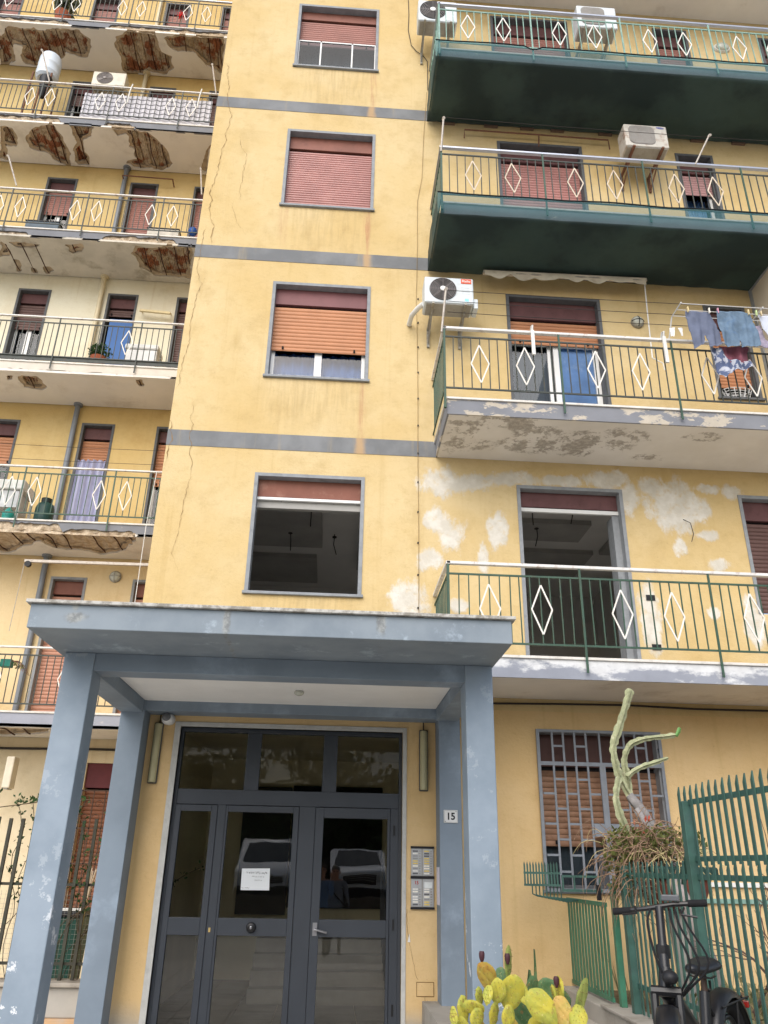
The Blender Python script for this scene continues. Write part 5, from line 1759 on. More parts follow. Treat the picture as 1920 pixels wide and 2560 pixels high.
# door panel and lilac curtain
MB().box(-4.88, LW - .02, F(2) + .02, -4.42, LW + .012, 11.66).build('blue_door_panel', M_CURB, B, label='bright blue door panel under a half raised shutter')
curtain(B, -4.99, -4.45, F(1) + .03, 8.44, LW + .02, M_CURL, 5, .035).__setitem__('label', 'lilac curtain filling a left balcony doorway')
gb = thing('gas_bottle', 'dark green gas bottle on left balcony near the sink', 'gas bottle', (-5.01, 12.5, F(1)))
MB().lathe((-5.01, 12.5, F(1) + .02), [(.12, 0), (.15, .02), (.155, .06), (.155, .26), (.13, .34), (.07, .38), (.03, .39)], 20).build('bottle', plain('dark green enamel', lin(36, 66, 62), .4, .1, 8), gb, smooth=True)
m = MB()
m.lathe((-5.01, 12.5, F(1) + .37), [(.085, 0), (.09, .1), (.084, .1), (.08, 0)], 16)
m.build('collar', plain('dark enamel', lin(34, 44, 44), .4), gb)
sk_ = thing('utility_sink', 'white enamel utility sink on left balcony with green bag below', 'sink', (-5.75, 12.75, F(1)))
m = MB()
m.box(-6.3, 12.45, F(1) + .62, -5.42, 13.0, F(1) + .80)
m.build('basin', M_WHITE, sk_, bevel=.02)
for x, y in ((-6.27, 12.48), (-5.45, 12.48), (-5.45, 12.97), (-6.27, 12.97)):
    MB().box(x - .02, y - .02, F(1), x + .02, y + .02, F(1) + .62).build('leg', M_WHITE, sk_)
MB().box(-6.2, 12.5, F(1) + .3, -5.5, 12.96, F(1) + .61).build('skirt', plain('pale grey panel', lin(200, 202, 204), .6), sk_)
m = MB()
leaves(m, (-5.54, 12.4, F(1) + .14), (.1, .06, .12), 40, .08, rl)
tag(MB().lathe((-5.55, 12.4, F(1)), [(.09, 0), (.10, .12), (.05, .2), (.02, .24)], 12).build('plastic_jug', plain('teal plastic', lin(40, 140, 128), .4), None, smooth=True), 'teal plastic jug on the floor under the white sink', 'jug')
for x0, x1, lab in ((-6.5, -5.85, 'left'), (-4.12, -3.5, 'right')):
    t = thing('planter_box', 'long empty planter box behind the left railing, ' + lab + ' of two', 'planter', ((x0 + x1) / 2, 12.42, F(3)))
    m = MB()
    m.box(x0, 12.34, F(3) + .02, x1, 12.5, F(3) + .23)
    m.build('box_body', plain('slate planter ' + lab, lin(92, 106, 116) if lab == 'left' else lin(206, 200, 188), .6), t, bevel=.01)
    MB().box(x0 - .012, 12.328, F(3) + .231, x1 + .012, 12.512, F(3) + .25).build('rim', M_BLACK, t)
tag(MB().sphere((-3.24, 12.4, F(3) + .26), (.09, .08, .11)).build('blue_bag', plain('blue plastic bag', lin(32, 78, 150), .4, .2, 14), None, smooth='all'), 'crumpled blue bag at the railing end by the bay', 'bag')
m = MB()
leaves(m, (-7.05, 12.6, 20.1), (.28, .2, .22), 160, .22, rl, .8)
t = thing('spiky_plant', 'spiky grey green plant on the topmost left balcony', 'plant', (-7.05, 12.6, F(5)))
m.build('foliage', leaf_mat('grey green blade', (.08, .11, .07, 1), (.17, .20, .13, 1)), t)
MB().lathe((-7.05, 12.6, F(5)), [(.12, 0), (.17, .55), (.18, .6)], 16).build('pot', M_TERRA, t)
m = MB()
leaves(m, (-4.33, 12.58, 19.99), (.06, .05, .07), 60, .06, rl)
t = thing('red_flower', 'small bright red flower on the topmost left balcony', 'flower', (-4.33, 12.58, F(5)))
m.build('petals', plain('red petals', lin(226, 40, 44), .6), t)
m = MB()
m.tube([(-4.33, 12.58, F(5)), (-4.33, 12.58, 19.97)], .01, 5)
m.build('stem', M_LEAFD, t)
t = thing('hanging_planter', 'green plastic pot with trailing stems on the lowest left balcony', 'plant', (-5.06, 12.38, 4.28))
MB().box(-5.13, 12.32, 4.28, -4.96, 12.44, 4.40).build('pot', plain('emerald plastic', lin(30, 120, 104), .5), t, bevel=.01)
m = MB()
for i in range(7):
    m.tube(catenary((-5.0 + i * .02, 12.35, 4.38), (-4.85 + i * .035, 12.3, 4.26 - .02 * i), -.04, 5), .004, 4)
m.build('stem', M_RUST, t)
leaves_m = MB()
leaves(leaves_m, (-4.83, 12.32, 4.29), (.1, .05, .05), 40, .04, rl)
leaves_m.build('foliage', M_LEAFO, t)
# ---------------------------------------------------------------- porch fittings
M_LENS = plain('yellowed lamp diffuser', lin(186, 180, 142, .82), .35, .06, 4, .4, 0, .1, 90)
for x, z0, z1, lab in ((-1.905, 2.36, 3.0, 'left'), (1.02, 2.35, 3.0, 'right')):
    t = thing('fluorescent_lamp', 'long yellowed tube lamp on the porch wall, ' + lab + ' of the door', 'wall lamp', (x, FW, z0), 'tube lamps beside the door')
    MB().box(x - .05, FW - .035, z0, x + .05, FW - .002, z1).build('lamp_base', plain('grey lamp base ' + lab, lin(86, 86, 84), .6), t, bevel=.012)
    m = MB()
    poly = []
    for i in range(13):
        a = math.pi * i / 12
        poly.append((x + .042 * math.cos(a), FW - .036 - .045 * math.sin(a)))
    m.prism(poly, z0 + .012, z1 - .012, 'z')
    m.build('diffuser', M_LENS, t, bevel=.012, fix=True)
    MB().tube([(x, FW - .01, z1), (x, FW - .01, 3.09)], .006, 5).build('feed_cable', M_CABLE, t)
t = thing('security_camera', 'white dome security camera above the left tube lamp', 'camera', (-1.80, 8.93, 2.98))
MB().lathe((-1.80, FW - .002, 3.035), [(.06, 0), (.062, -.06), (.05, -.075)], 24, 'y').build('mount', M_PVC, t, smooth=True)
MB().sphere((-1.80, 8.93, 3.025), (.068, .068, .062), 24, 14).build('dome_body', M_PVC, t, smooth='all')
MB().lathe((-1.808, 8.878, 3.04), [(.046, 0), (.046, -.012), (.036, -.02), (.001, -.022)], 22, 'y').build('lens', plain('grey camera lens', lin(96, 98, 100), .2, .05, 4, .6), t, smooth=True)

# house number plate
t = thing('house_number_plate', 'white enamel house number 15 on the right pilaster', 'sign', (1.27, 8.745, 2.02))
MB().box(1.198, 8.738, 2.022, 1.344, 8.749, 2.148).build('plate', M_PVC, t, bevel=.003)
m = MB()
for (a, b, c, d) in ((1.204, 2.028, 1.338, 2.030), (1.204, 2.140, 1.338, 2.142), (1.204, 2.030, 1.206, 2.140), (1.336, 2.030, 1.338, 2.140)):
    m.box(a, 8.7365, b, c, 8.7379, d)
m.build('border_line', plain('grey line', lin(120, 120, 116), .5), t)
text_part('15', .095, (1.271, 8.737, 2.083), t, M_BLACK, .0008, bold=.0028)
for x, z in ((1.326, 2.132), (1.214, 2.036)):
    MB().lathe((x, 8.7375, z), [(.004, 0), (.004, -.002), (.001, -.003)], 8, 'y').build('screw', M_BLACK, t)

# intercom panel
t = thing('intercom_panel', 'aluminium door intercom with rows of name buttons beside the door', 'intercom', (1.0, FW, 1.2))
MB().box(.885, FW - .018, 1.205, 1.125, FW - .002, 1.79).build('back_box', M_ACG, t)
m = MB()
for z in (1.778, 1.487, 1.2):
    MB().box(.88, FW - .032, z, 1.13, FW - .0185, z + (.02 if z != 1.487 else .024)).build('frame_bar', M_BLACK, t)
M_ALU = plain('brushed panel', lin(176, 178, 180), .35, .06, 30, .5, .4)
ri = random.Random(9)
for (x0, x1) in ((.888, .998), (1.008, 1.122)):
    for (z0, z1, kind) in ((1.515, 1.774, 'top'), (1.224, 1.483, 'bottom')):
        MB().box(x0, FW - .026, z0, x1, FW - .0185, z1).build('button_module', M_ALU, t, bevel=.002)
        n = 10
        for j in range(n):
            z = z1 - .016 - j * (z1 - z0 - .02) / n
            if kind == 'bottom' and j < 3:
                continue
            colr = ri.choice([(236, 232, 220), (220, 196, 110), (150, 150, 150), (96, 96, 98), (228, 226, 220)])
            MB().box(x0 + .014, FW - .0285, z - .014, x0 + .068, FW - .0262, z - .001).build('name_label', plain('label', lin(*colr), .6, .1, 60), t)
            MB().box(x0 + .078, FW - .031, z - .012, x0 + .096, FW - .0262, z - .003).build('call_button', M_ACG, t)
text_part('15', .045, (.942, FW - .027, 1.447), t, plain('red print', lin(160, 40, 32), .5), .0006, bold=.001)
MB().box(1.024, FW - .0285, 1.40, 1.105, FW - .0262, 1.455).build('speaker_plate', plain('pale plate', lin(214, 220, 220), .4), t)

# paper notice taped inside the door, with handwriting
t = thing('paper_notice', 'white handwritten paper notice taped to the door glass', 'notice', (-.73, FW + .06, 1.347))
MB().quad((-.877, yd - .004, 1.347), (-.583, yd - .004, 1.349), (-.59, yd - .004, 1.556), (-.88, yd - .004, 1.55)).build('paper', plain('white paper', lin(226, 230, 232, .9), .7, .02, 4), t)
M_INK = plain('dark ink', lin(64, 66, 76), .7)
rh = random.Random(4)
def scrawl(x0, x1, z, h, w):
    m = MB()
    x = x0
    while x < x1:
        L = h * rh.uniform(.5, .9)
        pts = [(x + L * u, yd - .0052, z + h * .5 * math.sin(u * rh.uniform(5, 9) + rh.uniform(0, 3))) for u in (0, .2, .4, .6, .8, 1)]
        for a, b in zip(pts[:-1], pts[1:]):
            m.bar(a, b, .0006, w)
        x += L * 1.25 + (h * .5 if rh.random() < .3 else 0)
    m.build('handwriting', M_INK, t)
scrawl(-.83, -.62, 1.512, .022, .004)
scrawl(-.77, -.65, 1.475, .014, .0025)
scrawl(-.74, -.67, 1.442, .01, .002)
scrawl(-.87, -.79, 1.368, .009, .002)

# narrow paper strip pasted on the pilaster flank
o = MB().box(1.148, 8.80, 1.25, 1.1545, 8.98, 1.60).build('paper_strip', plain('pale lilac paper', lin(214, 210, 222), .8, .08, 20), None)
tag(o, 'torn paper strip pasted on the pilaster flank beside the intercom', 'paper')
o = MB()
o.box(.951, FW - .006, .43, 1.115, FW - .001, .545)
t = thing('wall_cover_plate', 'painted cover plate low on the porch wall', 'cover plate', (1.03, FW, .43))
o.build('plate', M_WALLG, t, bevel=.004)
m = MB()
for a, b, c, d in ((.944, .423, 1.122, .429), (.944, .546, 1.122, .552), (.944, .429, .950, .546), (1.116, .429, 1.122, .546)):
    m.box(a, FW - .003, b, c, FW - .001, d)
m.build('joint_line', M_CRACK, t)
def fissure(pts, w, y):
    m = MB()
    fine = []
    for (a, b) in zip(pts[:-1], pts[1:]):
        n = max(2, int(math.dist(a, b) / .025))
        for i in range(n):
            u = i / n
            fine.append((a[0] + (b[0] - a[0]) * u + rnd.uniform(-.005, .005), a[1] + (b[1] - a[1]) * u))
    for x, z in fine:
        ww = w * rnd.uniform(.4, 1.2)
        m.v += [(x - ww / 2, y, z), (x + ww / 2, y, z)]
    for i in range(len(fine) - 1):
        m.f.append((2 * i, 2 * i + 2, 2 * i + 3, 2 * i + 1))
    m.build('crack', M_CRACK, B)
fissure([(.846, 1.2), (.85, 1.02), (.87, .9), (.91, .75), (.93, .62), (.965, .55)], .004, FW - .003)
fissure([(1.03, .42), (1.04, .35), (1.09, .27), (1.14, .22)], .004, FW - .003)
tag(MB().quad((.853, FW - .004, .90), (.882, FW - .004, .90), (.872, FW - .004, .98)).build('plaster_fleck', M_PVC, None), 'small white fleck of bare plaster below the intercom', 'plaster')
tag(MB().sphere((-.35, 8.0, 3.17), (.05, .05, .03), 16, 8).build('ceiling_lamp', M_FROST, None, smooth='all'), 'small glass lamp in the middle of the porch ceiling', 'lamp')
t = thing('small_post_box', 'grey box at the foot of the porch wall', 'box', (1.06, FW - .04, .16))
MB().box(1.02, FW - .07, .14, 1.15, FW - .003, .27).build('box_body', M_ACG, t, bevel=.006)
# ---------------------------------------------------------------- right garden: raised bed, gate, palisade
M_CONC = plain('pale weathered concrete', lin(186, 180, 170, .84), .9, .1, 2, .2, 0, .3, 25, lin(132, 124, 112), .6, 2.5)
M_SOIL = plain('dry soil with litter', lin(112, 96, 76), .95, .3, 9, .1, 0, .8, 30, lin(150, 132, 100), .7, 6)
rw = thing('retaining_wall', 'pale concrete retaining wall under the green palisade', 'wall', (2.5, 6, -.15))
MB().box(2.40, 2.5, -.155, 2.62, FW - .01, .535).build('wall_face', M_CONC, rw, bevel=.01)
MB().box(2.38, 2.5, .5355, 2.64, 7.72, .56).build('coping', M_CONC, rw, bevel=.006)
o = MB().box(2.62, 2.5, -.155, 9.5, FW - .01, .50).build('garden_bed', M_SOIL, None)
tag(o, 'dry raised garden bed behind the palisade', kind='structure')
o = MB().box(1.0, 3.2, -.155, 2.40, FW - .012, .39).build('side_pavement', M_CONC, None)
tag(o, 'raised concrete pavement beside the porch', kind='structure')

M_GATE = plain('bright green gate paint', lin(66, 126, 100, .88), .5, .16, 8, .4, 0, 0, 60, lin(86, 84, 62), .5, 14)
M_PALI = plain('deep green palisade paint', lin(62, 98, 88, .86), .55, .2, 8, .4, 0, 0, 60, lin(74, 90, 92), .5, 10)
XF = 2.53
gt = thing('green_gate', 'low green slatted gate against the ochre wall', 'gate', (XF, 8.42, .56))
MB().box(XF - .012, 7.79, 1.30, XF + .012, 9.03, 1.335).build('top_rail', M_GATE, gt)
MB().box(XF - .012, 7.79, .56, XF + .012, 9.03, .595).build('bottom_rail', M_GATE, gt)
me = box_mesh('slat', .008, .05, .705, M_GATE)
for i in range(13):
    inst('slat', me, (XF, 7.815 + i * .099, .595), gt)
# fan of spikes beside the gate
sg = thing('spike_guard', 'small fan of dark green anti climb spikes above the gate', 'spike guard', (2.15, 8.6, 1.3))
sm_ = MB()
sm_.prism([(-.008, 0), (.008, 0), (.008, .19), (.0, .225), (-.008, .20)], -.004, .004, 'y')
sme = sm_.mesh('spike', M_PALI)
for i in range(12):
    inst('spike', sme, (1.99 + i * .029, 8.60 - i * .004, 1.445), sg)
MB().bar((1.98, 8.605, 1.565), (2.34, 8.555, 1.565), .014, .02).build('guard_rail', M_PALI, sg)
MB().bar((1.98, 8.605, 1.455), (2.34, 8.555, 1.455), .014, .02).build('guard_rail', M_PALI, sg)
for i in range(9):
    x = 2.06 + i * .036
    MB().tube([(x, 8.6, 1.46), (x, 8.6, 1.375 - i * .006), (x + .05, 8.6, 1.355 - i * .006), (XF, 8.6, 1.325)], .007, 5).build('curved_bar', M_PALI, sg)
m = MB()
m.box(2.335, 8.49, 1.53, 2.74, 8.51, 1.55)
m.box(2.335, 8.49, 1.40, 2.74, 8.51, 1.425)
for x in (2.345, 2.46, 2.72):
    m.box(x - .008, 8.49, 1.425, x + .008, 8.51, 1.53)
m.build('basket_frame', M_PALI, sg)
m = MB()
m.box(2.62, 8.28, 1.335, 2.655, 8.32, 1.47)
m.build('stub_post', M_BLACK, sg)

pf = thing('palisade_fence', 'tall green steel palisade with slanted spikes along the raised bed', 'fence', (XF, 5.3, .55))
MB().box(XF - .025, 7.52, .56, XF + .025, 7.58, 1.50).build('post', M_GATE, pf, bevel=.003)
MB().box(XF - .03, 7.20, .56, XF + .03, 7.27, 1.64).build('post', M_PALI, pf, bevel=.003)
MB().box(XF - .03, 5.80, .56, XF + .03, 5.87, 2.06).build('post', M_PALI, pf, bevel=.003)
MB().bar((XF + .03, 5.86, 1.88), (XF + .06, 6.16, 1.52), .035, .012).build('brace', M_PALI, pf)
MB().box(XF + .012, 2.6, 1.552, XF + .028, 7.2, 1.587).build('rail', M_PALI, pf)
MB().box(XF + .012, 2.6, .74, XF + .028, 7.2, .775).build('rail', M_PALI, pf)
MB().box(XF + .012, 2.6, 1.667, XF + .028, 5.8, 1.70).build('rail', M_PALI, pf)
MB().box(XF + .012, 2.6, 2.033, XF + .028, 5.8, 2.068).build('rail', M_PALI, pf)
def pali(h):
    m = MB()
    w = .0155
    m.prism([(-w, 0), (w, 0), (w, h - .05), (-w, h)], -.005, .005, 'x')
    return m.mesh('pale', M_PALI)
pl, pu = pali(1.10), pali(.52)
rpf = random.Random(12)
i = 0
y = 7.10
while y > 3.2:
    if abs(y - 5.835) > .04:
        inst('pale', pl, (XF + .005, y, .57 + rpf.uniform(-.006, .006)), pf)
    if y < 5.95:
        inst('pale', pu, (XF + .005, y + .01, 1.645 + rpf.uniform(-.005, .005)), pf)
    y -= .099

# ---------------------------------------------------------------- planter with euphorbia and dry vine
M_EU = plain('pale green euphorbia skin', lin(164, 168, 132, .82), .8, .22, 14, .2, 0, .4, 60, lin(194, 188, 160), .8, 26)
M_EUT = plain('grey corky stem', lin(150, 146, 144, .84), .9, .2, 12, .2, 0, .6, 40, lin(96, 88, 84), .6, 9)
pt_ = thing('planter', 'terracotta planter bowl behind the palisade with dark green trough rim', 'planter', (2.95, 7.25, .5))
MB().lathe((2.98, 7.3, 1.30), [(.16, 0), (.24, .06), (.30, .2), (.31, .24), (.27, .24)], 24).build('bowl', plain('weathered red clay', lin(130, 74, 62), .9, .2, 8), pt_, smooth=True)
MB().box(2.70, 6.98, 1.545, 3.25, 7.62, 1.64).build('trough_rim', plain('dark green trough', lin(26, 54, 48), .6, .15, 8), pt_, bevel=.02)
m = MB()
m.tube([(3.0, 7.25, .5), (2.98, 7.28, .9), (2.98, 7.3, 1.31)], [.09, .07, .08], 10)
m.build('pedestal', M_CONC, pt_, smooth=True)
eu = thing('euphorbia_cactus', 'tall ribbed euphorbia with bent pale green arms in the planter', 'cactus', (2.98, 7.5, 1.6))
def ribbed(pts, r0, r1, mat, name='arm', n=10):
    P = [Vector(p) for p in pts]
    out = []
    for a, b in zip(P[:-1], P[1:]):
        for i in range(5):
            out.append(a.lerp(b, i / 5))
    out.append(P[-1])
    # smooth
    for _ in range(2):
        out = [out[0]] + [(out[i - 1] + out[i] * 2 + out[i + 1]) / 4 for i in range(1, len(out) - 1)] + [out[-1]]
    L = len(out)
    rs = [.72 * (r0 + (r1 - r0) * i / (L - 1)) for i in range(L)]
    rs = [q * (1 + .09 * math.sin(i * 1.35) + .10 * math.sin(i * .37 + r0 * 90)) for i, q in enumerate(rs)]
    rs[-1] *= .6
    m = MB()
    m.tube(out, rs, 8, True, lambda k, nn, i: (1.1 + .10 * math.sin(i * 1.9 + k)) if k % 2 == 0 else .42)
    return m.build(name, mat, eu)
ribbed([(2.79, 7.6, 2.225), (2.732, 7.6, 2.332), (2.696, 7.6, 2.433), (2.68, 7.6, 2.536), (2.667, 7.6, 2.656), (2.691, 7.6, 2.732), (2.749, 7.6, 2.856), (2.804, 7.58, 2.997), (2.851, 7.56, 3.125), (2.883, 7.55, 3.221)], .044, .048, M_EU)
ribbed([(2.801, 7.62, 2.2), (2.802, 7.65, 2.338), (2.795, 7.66, 2.455), (2.784, 7.66, 2.545), (2.807, 7.65, 2.635), (2.863, 7.65, 2.713), (2.965, 7.65, 2.754), (3.08, 7.65, 2.777), (3.212, 7.65, 2.791), (3.32, 7.65, 2.81)], .046, .028, M_EU)
ribbed([(3.32, 7.65, 2.80), (3.35, 7.65, 2.835), (3.37, 7.65, 2.88)], .02, .028, plain('fresh green tip', lin(96, 140, 76), .5), 'young_tip')
ribbed([(2.779, 7.6, 2.406), (2.848, 7.6, 2.459), (2.948, 7.6, 2.506), (3.08, 7.6, 2.546), (3.197, 7.6, 2.587)], .036, .022, M_EU)
ribbed([(2.70, 7.45, 1.85), (2.661, 7.45, 1.947), (2.621, 7.45, 2.063), (2.602, 7.46, 2.174), (2.628, 7.5, 2.28), (2.69, 7.56, 2.40)], .05, .036, M_EU)
m = MB()
m.tube([(3.05, 7.45, 1.55), (2.984, 7.55, 1.882), (2.943, 7.55, 1.978), (2.894, 7.55, 2.074), (2.827, 7.55, 2.158), (2.775, 7.58, 2.24)], [.05, .042, .045, .05, .055, .045], 9, True, lambda k, nn, i: 1.0 if k % 2 else .75)
m.build('woody_stem', M_EUT, eu, smooth='all')
m = MB()
m.tube([(2.98, 7.42, 1.55), (2.92, 7.5, 1.85), (2.86, 7.5, 2.0), (2.80, 7.52, 2.12)], [.05, .05, .042, .03], 8)
m.build('woody_stem', M_EUT, eu, smooth='all')

M_TWIG = plain('dry twig', lin(150, 122, 100, .84), .9, .2, 20, .2, 0, 0, 60, lin(196, 172, 140), .6, 30)
M_STRAW = plain('pale straw', lin(206, 190, 140, .84), .9, .15, 20)
vn = thing('dry_vine', 'tangled mass of dry twigs and olive leaves spilling from the planter', 'vine', (2.85, 7.3, 1.6))
rv = random.Random(31)
def tangle(c, rad, n, L, r, mat, droop=.0, seed=0, name='twig_tangle'):
    rr_ = random.Random(seed)
    m = MB()
    for i in range(n):
        p = Vector((c[0] + rr_.gauss(0, rad[0] * .45), c[1] + rr_.gauss(0, rad[1] * .45), c[2] + rr_.gauss(0, rad[2] * .45)))
        d = Vector((rr_.uniform(-1, 1), rr_.uniform(-1, 1), rr_.uniform(-.4, .8))).normalized()
        pts = [p.copy()]
        for s in range(7):
            d = (d + Vector((rr_.uniform(-.45, .45), rr_.uniform(-.45, .45), rr_.uniform(-.4, .3) - droop * s * .16))).normalized()
            p = p + d * L / 7
            pts.append(p.copy())
        rr0 = r * rr_.uniform(.5, 1.3)
        m.tube(pts, [rr0 * (1 - .1 * k) for k in range(8)], 4)
    return m.build(name, mat, vn, kind='stuff')
tangle((2.80, 7.3, 1.78), (.34, .30, .16), 130, .5, .006, M_TWIG, .5, 1)
tangle((2.62, 7.25, 1.55), (.14, .18, .22), 110, .42, .005, M_TWIG, 1.0, 2)
tangle((2.95, 7.15, 1.72), (.18, .12, .06), 40, .4, .005, M_STRAW, .7, 3, 'straw_tangle')
tangle((2.50, 7.45, 1.80), (.10, .12, .08), 8, .4, .005, M_STRAW, .8, 4, 'straw_tangle')
m = MB()
leaves(m, (2.62, 7.35, 1.72), (.22, .2, .24), 520, .055, rv)
leaves(m, (2.95, 7.3, 1.82), (.38, .25, .15), 680, .05, rv)
leaves(m, (2.55, 7.3, 1.5), (.10, .15, .18), 110, .05, rv)
m.build('foliage', M_LEAFO, vn, kind='stuff')
m = MB()
leaves(m, (2.80, 7.35, 1.95), (.16, .12, .10), 12, .05, rv, .9)
m.build('red_bracts', plain('reddish young leaf', lin(170, 80, 60), .7), vn, kind='stuff')

# bare shrub behind the palisade
bs = thing('bare_shrub', 'leafless thin branched shrub behind the green palisade', 'shrub', (3.3, 6.2, .5))
rb = random.Random(77)
def branch(m, p, d, L, r, lvl):
    pts = [p.copy()]
    n = 6
    for i in range(n):
        d = (d + Vector((rb.uniform(-.35, .35), rb.uniform(-.35, .35), rb.uniform(-.2, .3)))).normalized()
        p = p + d * L / n
        pts.append(p.copy())
    m.tube(pts, [r * (1 - .09 * i) for i in range(n + 1)], 5 if lvl else 7)
    if lvl < 3:
        for i in range(3 if lvl < 2 else 2):
            q = pts[rb.randint(2, n)]
            nd = (d + Vector((rb.uniform(-1, 1), rb.uniform(-1, 1), rb.uniform(-.5, .6)))).normalized()
            branch(m, q, nd, L * rb.uniform(.5, .8), r * .6, lvl + 1)
m = MB()
for (x, y, dx, dy) in ((3.1, 6.6, -.1, -.2), (3.2, 6.0, .1, -.4), (3.0, 5.6, .2, -.1), (3.6, 6.1, -.2, .1), (3.2, 5.2, .1, .3)):
    branch(m, Vector((x, y, .48)), Vector((dx, dy, 1)).normalized(), .75, .016, 0)
m.build('branches', plain('brown bark', lin(104, 82, 74), .9, .2, 14), bs, kind='stuff')
m = MB()
m.tube([(3.05, 6.9, .48), (2.98, 6.75, .9), (2.86, 6.75, 1.3), (2.82, 6.9, 1.55)], [.09, .075, .06, .05], 10, True, lambda k, nn, i: 1 + .1 * math.sin(k * 2.4 + i))
m.build('old_trunk', plain('grey mottled bark', lin(158, 148, 142), .9, .2, 10, .2, 0, .6, 30, lin(104, 92, 88), .6, 6), bs, smooth='all')
m = MB()
rg = random.Random(8)
for i in range(420):
    x, y = rg.uniform(2.66, 4.2), rg.uniform(3.4, 8.6)
    h = rg.uniform(.12, .42)
    a = rg.uniform(0, 6.28)
    dx, dy = .1 * math.cos(a), .1 * math.sin(a)
    m.quad((x, y, .495), (x + .008, y + .006, .495), (x + dx * .6 + .006, y + dy * .6, .495 + h * .7), (x + dx, y + dy, .495 + h))
leaves(m, (3.0, 5.6, .7), (.3, 1.5, .25), 500, .05, rg)
g_ = m.build('dry_grass', leaf_mat('straw and weed', (.12, .13, .05, 1), (.34, .30, .15, 1)), None, kind='stuff')
tag(g_, 'dry grass and weeds in the raised bed')
# pale rails on the wall behind the palisade
for z, mt, lab in ((1.483, M_WHITE, 'white'), (1.325, M_GRNPALE, 'pale green')):
    o = MB().box(3.75, FW - .035, z - .022, 8.5, FW - .003, z + .022).build('wall_rail', mt, None)
    tag(o, lab + ' painted rail along the ochre wall behind the palisade', 'rail')

# ---------------------------------------------------------------- prickly pear
def pear_mat(name, a, b, spot=True):
    n = NT(name)
    c = n.mix(n.step(n.noise(9, 4, .6), .3, .7), a, b)
    c = n.mix(n.math('MULTIPLY', n.step(n.noise(7, 6, .65, off=(1, 5, 2)), .5, .68), .6), c, lin(128, 146, 74, .8))
    c = n.mix(n.math('MULTIPLY', n.step(n.noise(22, 7, .72, off=(3, 3, 3)), .56, .66), .75), c, lin(140, 110, 66))
    c = n.mix(n.math('MULTIPLY', n.step(n.noise(70, 4, .6, off=(6, 3, 3)), .6, .7), .5), c, lin(206, 196, 140))
    n.done(c, .6, .25)
    n.bump(n.noise(50, 3, .6), .1, .004)
    return n.m
M_PAD = {'y': pear_mat('yellowing pad', lin(206, 192, 72, .84), lin(172, 176, 80, .84)), 'g': pear_mat('yellow green pad', lin(170, 178, 96, .84), lin(146, 164, 92, .84)), 'd': pear_mat('dark green pad', lin(78, 112, 72, .84), lin(104, 136, 96, .84)), 'o': pear_mat('sunburnt pad', lin(188, 130, 60, .84), lin(190, 172, 80, .84)), 'o2': pear_mat('tan pad', lin(198, 176, 88, .84), lin(206, 168, 92, .84))}
M_SPINE = plain('pale brown spine', lin(128, 104, 70), .9)
PADS = [(1.107, 6.05, 0.932, 0.065, 0.113, -8, 'o'), (1.267, 6.1, 1.01, 0.031, 0.114, 4, 'g'), (1.261, 6.0, 0.845, 0.082, 0.122, 14, 'y'), (1.157, 5.95, 0.863, 0.054, 0.081, 8, 'y'), (1.082, 5.9, 0.848, 0.037, 0.06, 0, 'y'), (1.034, 5.95, 0.832, 0.037, 0.061, -22, 'y'), (0.978, 5.85, 0.785, 0.079, 0.043, 15, 'y'), (0.922, 5.9, 0.763, 0.043, 0.087, -8, 'y'), (0.85, 5.85, 0.731, 0.032, 0.06, -5, 'y'), (1.099, 5.8, 0.75, 0.076, 0.079, 0, 'y'), (0.994, 5.82, 0.732, 0.053, 0.059, 5, 'y'), (1.411, 5.8, 0.796, 0.082, 0.125, -42, 'y'), (1.523, 5.9, 0.858, 0.025, 0.06, -6, 'y'), (1.571, 5.95, 0.872, 0.015, 0.088, 3, 'y'), (1.555, 5.85, 0.761, 0.063, 0.099, -16, 'o2'), (1.693, 5.9, 0.829, 0.043, 0.134, 9, 'g'), (1.641, 5.8, 0.744, 0.059, 0.079, 0, 'y'), (1.468, 6.3, 0.838, 0.051, 0.089, 3, 'd'), (1.577, 6.3, 0.823, 0.089, 0.089, 20, 'd'), (1.402, 6.2, 0.714, 0.084, 0.105, -12, 'd'), (1.693, 6.25, 0.788, 0.046, 0.053, 0, 'd'), (1.253, 6.3, 0.906, 0.043, 0.064, 0, 'd'), (1.327, 6.02, 0.861, 0.041, 0.102, -25, 'y'), (1.19, 5.8, 0.741, 0.046, 0.072, 0, 'y')]
rq = random.Random(15)
for row in ((6.0, .60), (6.05, .46)):
    for i in range(7):
        PADS.append((.9 + i * .125 + rq.uniform(-.03, .03), row[0] + rq.uniform(-.1, .1), row[1] + rq.uniform(-.03, .05), rq.uniform(.05, .08), rq.uniform(.09, .12), rq.uniform(-20, 20), rq.choice('yyog')))
pp = thing('prickly_pear', 'yellowing prickly pear cactus with dark fruits at the foot of the column', 'cactus', (1.28, 6.0, .3))
